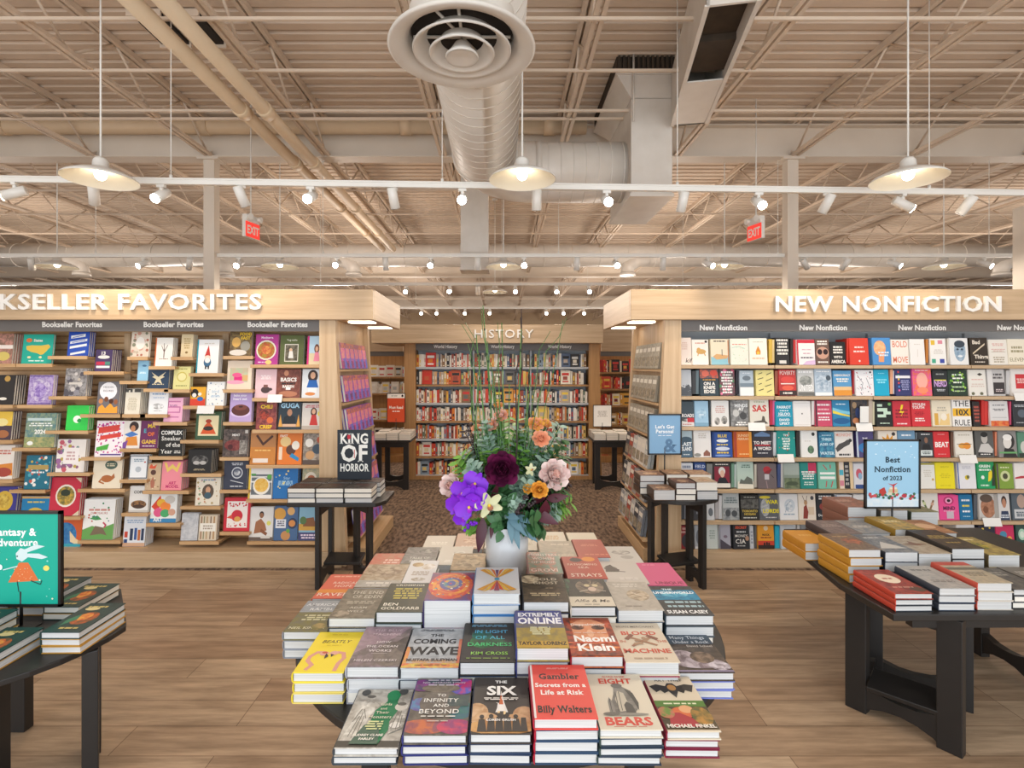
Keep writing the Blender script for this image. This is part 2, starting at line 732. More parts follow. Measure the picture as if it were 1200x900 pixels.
# bridging bars across the joists
for yy, zz in ((3.9, LOWCH), (4.62, LOWCH + .02), (5.28, LOWCH - .01), (5.52, LOWCH + .02), (7.7, LOWCH), (8.9, LOWCH), (10.2, LOWCH), (13, LOWCH), (16, LOWCH), (20, LOWCH)):
    mb = MB()
    mb.box(-20, 20, yy, yy + .022, zz - .03, zz - .006)
    struct('ceiling_bridging', mb, JOIST)
# main beams
for yb in (6.6, 14.6, 22.4):
    mb = MB()
    zt, zb = (4.59, 4.21) if yb < 7 else (4.59, 4.1)
    mb.box(-24, 24, yb - .012, yb + .012, zb, zt)
    mb.box(-24, 24, yb - .1, yb + .1, zt - .016, zt)
    mb.box(-24, 24, yb - .1, yb + .1, zb - .016, zb)
    struct('ceiling_beam', mb, BEAMM)
for px, yb, lab in ((248, 6.6, 'square white steel column rising behind the left bookcase'),
                    (926, 6.6, 'square white steel column rising behind the right bookcase')):
    X = ux(px, yb)
    mb = MB()
    mb.box(X - .065, X + .065, yb - .065, yb + .065, 0, 4.19)
    mb.box(X - .13, X + .13, yb - .1, yb + .1, 4.17, 4.195)
    struct('column', mb, BEAMM)
mb = MB()
X = ux(1199, 5.9)
mb.box(X - .05, X + .12, 5.8, 5.97, 0, uz(243, 5.9))
struct('column', mb, BEAMM)
# pair of pipes down the room and a pipe along the beam
for x0, yj in ((-2.44, .0), (-2.22, .0)):
    mb = MB()
    mb.tube([(x0, 2.0, 4.06), (x0, 11.0, 4.06)], .062, 14)
    for q in (3.2, 5.0, 6.3, 8.1, 9.6):
        mb.tube([(x0, q, 4.06), (x0, q + .12, 4.06)], .074, 14)
    side = 'left' if x0 < -2.3 else 'right'
    o = mb.build('ceiling_pipe', PIPE)
    tag(o, f'thick cream pipe under the roof deck, {side} one of the long pair', 'pipe', 'cream pipe pair under the roof')
mb = MB()
mb.tube([(-16, 6.38, 4.5), (1.0, 6.38, 4.5)], .085, 16)
for q in (-9, -6, -3.6, -1.2, .5):
    mb.tube([(q, 6.38, 4.5), (q + .13, 6.38, 4.5)], .1, 16)
o = mb.build('sprinkler_main', PIPE)
tag(o, 'fat cream pipe running along the front of the roof beam on the left', 'pipe')

# ---------------------------------------------------------------- ducts
def ring(mb, c, r, w, drop, seg=48):
    """conical ring of an air diffuser"""
    mb.lathe([(r - w, drop * .9), (r - w * .5, drop * .25), (r - .012, 0), (r, -.006), (r + .004, .004), (r - w * .4, drop * .4), (r - w, drop)],
             c, seg)


duct = thing('air_duct', 'big round white spiral duct with a ringed diffuser overhead', 'air duct', (-.16, 5.6, 3.67))
mb = MB()
path = [(0, -3.6, 0), (0, -.55, 0)]
for k in range(0, 9):
    a = PI / 2 * k / 8
    path.append((.55 - .55 * math.cos(a), -.55 + .55 * math.sin(a), 0))
path += [(1.42, 0, 0)]
mb.tube(path, .3, 40)
for k in range(22):     # spiral seams
    yy = -3.5 + k * .135
    mb.tube([(0, yy, 0), (0, yy + .012, 0)], .3018, 40)
for k in range(7):
    mb.tube([(.62 + k * .125, 0, 0), (.632 + k * .125, 0, 0)], .3018, 40)
mb.tube([(0, -.56, 0), (0, -.5, 0)], .31, 40)
mb.tube([(.5, 0, 0), (.56, 0, 0)], .31, 40)
mb.build('duct_run', DUCT, duct)
dif = (-.045, -2.83, -.375)
mb = MB()
mb.lathe([(.27, .16), (.27, .03), (.30, .0), (.365, -.02), (.378, -.012), (.372, .0), (.33, .03), (.29, .06), (.262, .1), (.262, .16)], dif, 56)
rim = mb.build('diffuser_rim', DUCT2, duct)
for r, w, dz in ((.25, .07, -.02), (.165, .055, -.035), (.082, .045, -.05)):
    mb = MB()
    ring(mb, (dif[0], dif[1], dif[2] + dz), r, w, .07)
    if r < .1:
        mb.lathe([(.001, .004), (.045, .0), (.075, -.004)], (dif[0], dif[1], dif[2] + dz), 40)
    mb.build('diffuser_ring', DUCT2, rim)
mb = MB()
mb.lathe([(.261, .066), (.001, .066)], dif, 32)
mb.build('throat_shade', DARK, rim)  # dark disc hides the duct and paints the shade inside the diffuser
mb = MB()
for a in (0, PI / 2, PI / 4 + .3):
    mb.tube([(dif[0] - .25 * math.cos(a), dif[1] - .25 * math.sin(a), dif[2] + .055), (dif[0] + .25 * math.cos(a), dif[1] + .25 * math.sin(a), dif[2] + .055)], .008, 6)
mb.build('diffuser_spoke', DUCT2, rim)

t = thing('supply_plenum', 'tall white rectangular duct box hanging from the roof at centre right', 'air duct', (1.45, 5.7, 3.3))
mb = MB()
mb.box(-.2, .2, -.5, .5, 0, .95)
mb.box(-.215, .215, -.515, .515, -.004, .03)
mb.build('plenum_box', DUCT2, t, bevel=.006)
mb = MB()     # flared top
a = [(-.2, -.5, .95), (.2, -.5, .95), (.2, .5, .95), (-.2, .5, .95)]
b = [(-.34, -.53, 1.16), (.3, -.53, 1.16), (.3, .75, 1.16), (-.34, .75, 1.16)]
for i in range(4):
    j = (i + 1) % 4
    mb.poly([a[i], a[j], b[j], b[i]])
mb.box(-.35, .31, -.54, .76, 1.16, 1.19)
mb.build('flared_collar', DUCT2, t)
mb = MB()
for i in range(14):
    mb.box(-.33 + i * .046, -.308 + i * .046, -.535, -.5, 1.19, 1.345)
mb.box(-.34, .3, -.5, .74, 1.19, 1.349)
mb.build('top_grille', GRILLE, t)
mb = MB()
for x, yy in ((-.19, -.56), (.22, -.56)):
    mb.tube([(x, yy, .7), (x, yy, 1.34)], .01, 6)
mb.build('hanger_rod', DUCT2, t)

t = thing('return_duct', 'slanting white return air box with an open dark mouth near the roof', 'air duct', (1.62, 4.25, 3.95), (0, 0, R_(-10.5)))
mb = MB()
w, l, zt = .16, .87, .5
mb.box(-w, -w + .02, -l, l, 0, zt); mb.box(w - .02, w, -l, l, 0, zt)
mb.box(-w, w, -l, -l + .02, 0, zt); mb.box(-w, w, l - .02, l, 0, zt)
mb.box(-w, w, -l, l, zt, zt + .02)
mb.box(-w - .012, -w + .02, -l, l, -.006, .006); mb.box(w - .02, w + .012, -l, l, -.006, .006)
mb.box(-w, w, .08, l, 0, .012)
mb.build('duct_box', DUCT2, t)
mb = MB()
mb.box(-w + .02, w - .02, -l + .02, .08, .12, .14)
mb.box(-w + .02, w - .02, -.35, .06, .07, .12)
mb.build('mouth_shade', GRILLE, t)  # dark sheets set in the open mouth stand in for its inner shade
mb = MB()
for x in (-.14, .14):
    mb.tube([(x, .5, zt), (x, .5, .69)], .008, 6)
mb.build('hanger_rod', DUCT2, t)

t = thing('cross_duct', 'long round white duct crossing the whole store behind the columns', 'air duct', (0, 11.7, 4.08))
mb = MB()
mb.tube([(-14, 0, 0), (13, 0, 0)], .25, 28)
for k in range(44):
    mb.tube([(-13.5 + k * .6, 0, 0), (-13.48 + k * .6, 0, 0)], .256, 28)
mb.build('duct_run', DUCT, t)
for px in (100, 268, 416, 734, 1168):
    X = ux(px, 11.7)
    s_ = 1 if px < 588 else -1
    mb = MB()
    mb.tube([(X - .45 * s_, -.1, -.08), (X - .2 * s_, -.1, -.14), (X - .02 * s_, -.1, -.25), (X, -.1, -.42)], .15, 18)
    mb.tube([(X, -.1, -.40), (X, -.1, -.46)], .17, 18)
    mb.build('branch_elbow', DUCT, t)
t = thing('drop_duct', 'narrow white rectangular duct dropping in front of the long cross duct', 'air duct', (ux(556, 7.0), 7.0, uz(316, 7.0)))
mb = MB()
mb.box(-.18, .18, 0, .3, 0, DECK - uz(316, 7.0) - .01)
mb.box(-.19, .19, -.01, .31, -.004, .03)
mb.build('duct_box', DUCT2, t)

# ---------------------------------------------------------------- pendants
def make_pendant(loc, label, ztop, lit=True):
    t = thing('pendant_lamp', label, 'pendant lamp', loc, (0, 0, 0), 'white dome pendant lamps')
    mb = MB()
    mb.lathe([(.223, 0), (.222, .008), (.205, .022), (.15, .05), (.085, .072), (.05, .085), (.045, .13), (.03, .15), (.006, .152)], seg=40)
    shade = mb.build('lamp_shade', WHITEM, t)
    mb = MB()
    mb.lathe([(.221, .001), (.2, .016), (.146, .043), (.08, .064), (.04, .075), (.001, .08)], seg=40)
    mb.build('shade_lining', WHITEIN, shade)
    mb = MB()
    mb.sphere((0, 0, .035), .036, 14, 8)
    mb.build('bulb', BULB, shade)
    mb = MB()
    mb.tube([(0, 0, .15), (0, 0, ztop - loc[2])], .0065, 6)
    mb.build('stem', WHITEM, t)
    mb = MB()
    mb.lathe([(.05, 0), (.05, -.02), (.012, -.03)], (0, 0, ztop - loc[2]), 16)
    mb.build('ceiling_canopy', WHITEM, t)
    L = lamp('pendant_light', 'SPOT', (loc[0], loc[1], loc[2] - .02), PENDANT_W, WARM, shadow_soft_size=.1, spot_size=R_(165), spot_blend=.6)
    return t


for px, nm in ((118, 'large near pendant lamp, hanging left above the left bookcase'),
               (612, 'large near pendant lamp, hanging beside the round duct elbow'),
               (1064, 'large near pendant lamp, hanging right above the right bookcase')):
    make_pendant((ux(px, 3.6), 3.6, 2.9), 'white dome ' + nm, DECK)
for px, nm in ((67, 'leftmost of the middle row, left of the left column'), (328, 'second of the middle row, right of the left column'),
               (590, 'middle of the middle row, under the drop duct'), (849, 'fourth of the middle row, left of the right column'),
               (1106, 'rightmost of the middle row, right of the right column')):
    make_pendant((ux(px, 6.75), 6.75, 2.9), 'small white dome pendant, ' + nm, DECK)
make_pendant((ux(580, 9.6), 9.6, 2.98), 'smallest white dome pendant far back above the history bookcase', DECK)

# ---------------------------------------------------------------- tracks and spotlights
def track(name_label, x0, y0, x1, y1, z, rods):
    t = thing('lighting_track', name_label, 'lighting track', ((x0 + x1) / 2, (y0 + y1) / 2, z), (0, 0, math.atan2(y1 - y0, x1 - x0)))
    l = math.hypot(x1 - x0, y1 - y0) / 2
    mb = MB()
    mb.box(-l, l, -.018, .018, -.002, .038)
    mb.box(-l, l, -.024, .024, .03, .044)
    mb.build('rail', WHITEM, t, bevel=.003)
    for r in rods:
        mb = MB()
        mb.tube([(r, 0, .04), (r, 0, DECK - z - .005)], .004, 5)
        mb.tube([(r, 0, .04), (r, 0, .07)], .012, 8)
        mb.build('hanger_wire', WHITEM, t)
    return t


def spot(px, Y, z, az, tilt, lit, label, group, s=1.0):
    """az: heading the lens looks to (0 = away from us, 180 = towards us), tilt: degrees below level"""
    X = ux(px, Y)
    t = thing('track_spotlight', label, 'spotlight', (X, Y, z - .004), (0, 0, R_(-az)), group)
    mb = MB()
    mb.tube([(0, 0, 0), (0, 0, -.05 * s)], .014 * s, 8)
    mb.box(-.03 * s, .03 * s, -.014 * s, .014 * s, -.02 * s, 0)
    mb.build('mount', WHITEM, t)
    d = Vector((0, math.cos(R_(tilt)), -math.sin(R_(tilt))))
    c = Vector((0, 0, -.075 * s))
    mb = MB()
    mb.tube([c - d * .075 * s, c - d * .07 * s, c + d * .075 * s, c + d * .078 * s, c + d * .066 * s],
            [.03 * s, .036 * s, .036 * s, .034 * s, .03 * s], 18)
    hs = mb.build('housing', WHITEM, t)
    mb = MB()
    mb.tube([c + d * .079 * s, c + d * .0805 * s], .0335 * s, 16)
    mb.build('lens', LENS if lit else LENSOFF, hs)
    if lit or True:
        hd = Vector((math.sin(R_(az)) * math.cos(R_(tilt)), math.cos(R_(az)) * math.cos(R_(tilt)), -math.sin(R_(tilt))))
        o = lamp('spot_beam', 'SPOT', (Vector((X, Y, z - .08 * s)) + hd * .1 * s), SPOT_W, WARM, shadow_soft_size=.04,
                 spot_size=R_(68), spot_blend=.8)
        o.rotation_euler = hd.to_track_quat('-Z', 'Y').to_euler()
    return t


track('near white lighting track crossing the picture above both bookcases', -4.4, 3.90, 4.7, 4.265, 3.0, (-2.6, -.6, 1.2, 3.2))
track('middle white lighting track crossing in front of the cross duct', -8, 6.62, 8, 6.62, 3.0, (-5, -2.2, .7, 3.4, 6))
track('far white lighting track above the history bookcase', -9, 8.9, 9, 8.9, 3.0, (-3, 0, 3))
ORD = ['first', 'second', 'third', 'fourth', 'fifth', 'sixth', 'seventh', 'eighth', 'ninth', 'tenth', 'eleventh', 'twelfth', 'thirteenth', 'fourteenth', 'fifteenth', 'sixteenth']


def near_y(px):
    X = ux(px, 4.05)
    return 3.90 + (X + 4.4) / 9.1 * .365


near = [(17, 250, 22, 1), (110, 330, 55, 0), (189, 185, 35, 1), (283, 30, 62, 0), (364, 180, 28, 1), (461, 20, 68, 0), (542, 180, 24, 1),
        (629, 0, 78, 0), (711, 180, 25, 1), (800, 340, 70, 0), (889, 182, 32, 1), (969, 325, 60, 0), (1058, 100, 30, 1), (1133, 320, 55, 0)]
for i, (px, az, tl, lit) in enumerate(near):
    spot(px, near_y(px), 3.0, az, tl, lit,
         f"white cylinder spotlight, {'lit' if lit else 'facing away'}, {ORD[i]} from left on the near track", 'spotlights on the near track')
mid = [(37, 330, 55, 0), (168, 200, 30, 1), (222, 320, 50, 0), (280, 180, 30, 1), (395, 180, 25, 1), (452, 0, 75, 0), (505, 180, 28, 1), (560, 0, 75, 0),
       (614, 180, 28, 1), (676, 0, 75, 0), (722, 180, 28, 1), (777, 0, 75, 0), (830, 150, 28, 1), (943, 60, 40, 0), (990, 320, 55, 0), (1048, 140, 30, 1), (1154, 150, 30, 1)]
ORD += ['seventeenth', 'eighteenth']
for i, (px, az, tl, lit) in enumerate(mid):
    spot(px, 6.62, 3.0, az, tl, lit,
         f"white cylinder spotlight, {'lit' if lit else 'facing away'}, {ORD[i]} from left on the middle track", 'spotlights on the middle track')
far = [(476, 180, 30, 1), (527, 180, 25, 1), (560, 0, 60, 0), (604, 180, 30, 1), (652, 180, 30, 1), (690, 180, 30, 1)]
for i, (px, az, tl, lit) in enumerate(far):
    spot(px, 8.9, 3.0, az, tl, lit,
         f"small white spotlight above the history bookcase, {ORD[i]} from left on the far track", 'spotlights on the far track')
# rows of spots further back
back = [(494, 12.5, 0), (512, 12.5, 1), (545, 12.6, 2), (574, 12.5, 3), (640, 12.5, 4), (660, 12.5, 5), (684, 12.5, 6)]
track('farthest white lighting track deep in the store', -6, 12.5, 6, 12.5, 3.0, (-2, 2))
for px, Y, i in back:
    spot(px, 12.5, 3.0, 180, 28, 1, f'tiny lit spotlight deep in the store, {ORD[i]} from left on the farthest track', 'spotlights on the farthest track')

# ---------------------------------------------------------------- exit signs
for px, py, az, nm in ((294, 269, 1, 'left'), (886, 271, -1, 'right')):
    Y = 6.0
    p = U(px, py, Y)
    t = thing('exit_sign', f'red and white exit sign hanging from a rod beside the {nm} column', 'exit sign', p, (0, 0, R_(76 * az)))
    mb = MB()
    mb.box(-.115, .115, -.022, .022, -.1, .08)
    mb.build('housing', WHITEM, t, bevel=.006)
    mb = MB()
    mb.box(-.11, .11, -.027, -.022, -.095, .07)
    face = mb.build('red_face', RED, t)
    mb = MB()
    put_text(mb, 'EXIT', 'b', 0, -.012, .09, .19, lambda x, y: (x, -.0285, y))
    mb.build('lettering', LETTER, face)
    mb = MB()
    for s_ in (-1, 1):
        mb.tube([(s_ * .07, -.01, .13), (s_ * .085, -.07, .12)], [.02, .035], 12)
    mb.box(-.1, .1, -.03, .03, .08, .15)
    mb.build('emergency_light', WHITEM, t)
    mb = MB()
    mb.tube([(0, 0, .15), (0, 0, DECK - p.z - .01)], .007, 6)
    mb.build('rod', WHITEM, t)

# ================================================================ BOOKCASES
PLZ = .135


def gondola(sg, xin, xout, label, header, hpx, hw, sub, subpx, name):
    """sg -1: left unit, +1: right unit; xin aisle side, xout outer end (absolute X)"""
    t = thing('bookcase', label, 'bookcase', (0, 0, 0))
    X = lambda a: sg * a
    def bx(m, a0, a1, *r):
        m.box(min(sg * a0, sg * a1), max(sg * a0, sg * a1), *r)
    lip = 1.05            # canopy reaches out over the aisle
    mb = MB()
    bx(mb, lip, xout, 4.38, 4.42, 2.035, 2.283)
    fas = mb.build('fascia', OAK, t, bevel=.004)
    mb = MB()
    bx(mb, lip, lip + .04, 4.42, 5.55, 2.035, 2.283)
    mb.build('end_fascia', OAKY, t, bevel=.004)
    mb = MB()
    bx(mb, lip + .04, xout, 4.42, 5.55, 2.045, 2.06)
    bx(mb, lip + .04, xout, 4.42, 5.55, 2.25, 2.27)
    mb.build('canopy', OAKY, t)
    for yy in (4.62, 5.3):
        mb = MB()
        bx(mb, lip + .05, lip + .27, yy, yy + .09, 2.03, 2.046)
        mb.build('canopy_light', LIGHTBAR, t)
    ws = header.split(' ')
    full = text_polys(header, 'm', .045)[1]
    kx = hw / full
    xl = ux(hpx, 4.37) - hw / 2
    for i, wd in enumerate(ws):
        a = text_polys(' '.join(ws[:i]) + ' ', 'm', .045)[1] + .045 if i else 0
        l = text_polys(wd, 'm', .045)[1]
        mb = MB()
        solid_text(mb, wd, 'm', xl + (a + l / 2) * kx, uz(356 if sg > 0 else 353.5, 4.37), .122, l * kx, 4.36, .02, .045)
        mb.build('header_lettering', LETTER, fas)
    mb = MB()
    bx(mb, xin + .16, xout, 4.455, 4.475, 1.945, 2.045)
    hst = mb.build('header_strip', GREY, t)
    for p in subpx:
        mb = MB()
        put_text(mb, sub, 'b', ux(p, 4.45), uz(380, 4.45) + (.0 if sg < 0 else -.026), .043, .62, lambda x, y: (x, 4.4535, y))
        mb.build('strip_lettering', LETTER, hst)
    # tapered end panel
    mb = MB()
    q = [(X(xin + .19), .0), (X(xin + .19), 2.045), (X(xin + .06), 2.045), (X(xin - .03), .14), (X(xin - .03), 0)]
    mb.prism(q, 1, 4.43, 4.5)
    mb.prism(q, 1, 5.5, 5.57)
    mb.build('end_panel', OAKV, t, bevel=.003)
    mb = MB()
    bx(mb, xin + .15, xout, 4.78, 4.82, .1, 2.045)
    mb.build('back_panel', GREYB if sg > 0 else OAKD, t)
    mb = MB()
    bx(mb, xin + .0, xout, 4.40, 5.55, .0, PLZ)
    mb.build('plinth', OAK, t, bevel=.004)
    mb = MB()
    bx(mb, xin + .1, xin + .14, 4.5, 5.5, .1, 2.045)
    mb.build('aisle_back_panel', OAKV, t)
    mb = MB()
    bx(mb, 1.12 if sg < 0 else 1.2, xin + .12, 4.56, 5.56, .006, .115)
    mb.build('aisle_tray', OAKY, t, bevel=.004)
    return t


LEFT = gondola(-1, 1.315, 5.6, 'light oak bookcase wall with slanted ledges under white letters on the left',
               'BOOKSELLER FAVORITES', 116, 2.65, 'Bookseller Favorites', (-37, 84, 203, 325), 'l')
RIGHT = gondola(1, 1.29, 5.6, 'light oak bookcase with full shelves under white letters on the right',
                'NEW NONFICTION', 1040.5, 1.852, 'New Nonfiction', (848, 965, 1081, 1197), 'r')

# aisle shelves on both units
AISLE_Z = (1.63, 1.345, 1.06, .775, .49, .2)
for root, sg, xin in ((LEFT, -1, 1.315), (RIGHT, 1, 1.29)):
    for i, z in enumerate(AISLE_Z):
        out = xin + .045 - .03 * i
        mb = MB()
        a, b = sorted((sg * out, sg * (xin + .1)))
        mb.box(a, b, 4.52, 5.5, z - .02, z)
        mb.build('aisle_shelf', OAKY, root)

# left unit: slat panel and uprights
mb = MB()
z = .16
while z < 1.93:
    mb.box(-5.6, -1.56, 4.752, 4.78, z, z + .046)
    z += .061
mb.build('slat_panel', SLAT, LEFT)
for px in (-32, 146, 262):
    X = ux(px, 4.7)
    mb = MB()
    mb.box(X - .028, X + .028, 4.735, 4.782, .14, 1.945)
    mb.build('upright', OAKV, LEFT)

# right unit: uprights and shelves
RROWS = (427, 463.5, 499.5, 536, 573, 610, 646)
RY = 4.44
for px in (908, 1023.5, 1138):
    X = ux(px, 4.7)
    mb = MB()
    mb.box(X - .015, X + .015, 4.75, 4.782, .14, 1.945)
    mb.build('upright', GREYB, RIGHT)
for i, py in enumerate(RROWS[:-1]):
    z = uz(py + 1, RY)
    for a, b in ((798, 907.5), (908.5, 1023), (1024, 1138), (1139, 1256), (1257, 1370)):
        mb = MB()
        mb.box(ux(a, RY), ux(b, RY), RY, 4.778, z - .028, z)
        mb.build('shelf', OAK, RIGHT, bevel=.002)

# ================================================================ BOOKS FACING OUT ON THE TWO WALLS
DROP = set(map(int, '''143 144 159 160 167 168 169 170 177 178 182 184 185 186 187 212 215 218 219 221 222 225 226 229 238 239 242 243 246 248 249 250 254 255 256 257 259 260 261 262 264 265 266 268 269 272 273 275 276 278 279 280 282 283 284 285 287 288 289 291 292 293 295 296 297 299 301 302 304 305 307 308 310 311 312 314 315 316 318 319 321 323 324 326 327 328 329 330 331 332 333 335 336 347 348 354 357 359 362 364 365 369 370 372 374 376 378 381 383 390 391 393 394 397 398 399 401 404 406 407 408 412 413 414 418 419 422 423 427 428 430 431 433 434 436 437 438 439 440 441 442 443 444 445 446 447 448 449 450 451 452 453 454 455 456 457 458 459 460 461 462 463 464 465 466 467 468 469 470 471'''.split()))     # smallest and hidden copies: part of the mass of shelved books
BOOKN = [-1]


def solo():
    BOOKN[0] += 1
    return BOOKN[0] not in DROP


SHELVED = MB()      # everything beyond the individually built books: spine-out rows, copies behind a facing one


def box_book(M, w, h, t, col, spine=None):
    """plain copy of a book for the mass of shelved books: boards, spine and pages"""
    SHELVED.M = M
    sp = spine or col.split('/')[0]
    SHELVED.box(-w / 2 + .003, w / 2, -h / 2, h / 2, t - .003, t, col)
    SHELVED.box(-w / 2 + .003, w / 2, -h / 2, h / 2, 0, .003, sp)
    SHELVED.box(-w / 2, -w / 2 + .003, -h / 2, h / 2, 0, t, sp)
    SHELVED.box(-w / 2 + .003, w / 2 - .003, -h / 2 + .003, h / 2 - .003, .003, t - .003, 'ece6da')
    SHELVED.M = None


def wall_book(x0, x1, y0, y1, bgc, ops, label, Y, lean, t, n, group, spine=None, seed=0, roll=0.0, z_floor=None):
    X0, X1 = ux(x0, Y), ux(x1, Y)
    w = X1 - X0
    zb = uz(y1, Y) if z_floor is None else z_floor
    h = (uz(y0, Y) - uz(y1, Y)) / math.cos(R_(lean))
    if z_floor is not None:
        h = (uz(y0, Y) - z_floor) / math.cos(R_(lean))
    xc = (X0 + X1) / 2
    # local: x right, y up the cover, z out of the cover; origin centre of the book's back face
    Rm = Matrix.Rotation(R_(90 - lean), 4, 'X') @ Matrix.Rotation(R_(roll), 4, 'Z')
    lift = abs(math.sin(R_(roll))) * w / 2
    low = Vector((0, -math.sin(R_(lean)) * -h / 2, 0))
    # back bottom edge sits at (Y + t*cos, zb)
    org = Vector((xc, Y + t * math.cos(R_(lean)) + h / 2 * math.sin(R_(lean)), zb + lift + h / 2 * math.cos(R_(lean)) + .0008))
    M = Matrix.Translation(org) @ Rm
    one = solo()
    mb = MB() if one else SHELVED
    mb.M = None if one else M
    book_shell(mb, w, h, t, bgc, spine or bgc.split('/')[0], .0025)
    pages(mb, w, h, t, 'ece6da', .0025, .003)
    art(mb, ops, w * .985, h * .99, lambda x, y, z: (x + .001, y, t + z), seed, step=.0002)
    mb.M = None
    o = None
    if one:
        o = mb.build('book', PRINT, colors=True)
        o.matrix_world = M
        tag(o, label, 'book', group)
    back = Rm @ Vector((0, 0, -1))
    for k in range(1, n):
        box_book(Matrix.Translation(org + Vector((0, (t + .0015) * k / math.cos(R_(lean)), 0))) @ Rm, w, h, t, bgc, spine)
    return o


LY, LLEAN = 4.53, 7
# ledges under the left books: (x0, x1, y) in the photo
LEDGES = [(-30, 19, 428), (20, 62, 428), (57, 103, 419), (99, 146, 437), (-30, 16, 476), (21, 62, 476), (58, 103, 466), (95, 144, 487),
          (-30, 16, 517), (15, 60, 526), (54, 104, 506), (96, 142, 537), (-30, 16, 563), (12, 54, 575), (56, 106, 555), (92, 147, 574),
          (-30, 16, 609), (16, 56, 621), (57, 95, 606), (64, 104, 644), (92, 142, 634),
          (150, 174, 420), (175, 206, 431), (201, 227, 420), (222, 263, 439), (141, 173, 448), (169, 198, 457), (193, 223, 458), (215, 262, 477),
          (142, 171, 487), (165, 197, 487), (180, 220, 496), (141, 184, 527), (176, 215, 536), (212, 257, 517), (141, 173, 563), (168, 222, 576), (212, 260, 556),
          (143, 174, 602), (172, 212, 614), (212, 259, 594), (140, 174, 642), (211, 257, 635),
          (262, 297, 419), (262, 297, 458), (262, 296, 496), (258, 292, 537), (258, 292, 575), (258, 293, 624),
          (294, 379, 429), (296, 379, 468), (296, 379, 505), (289, 379, 546), (289, 379, 586), (290, 379, 635)]
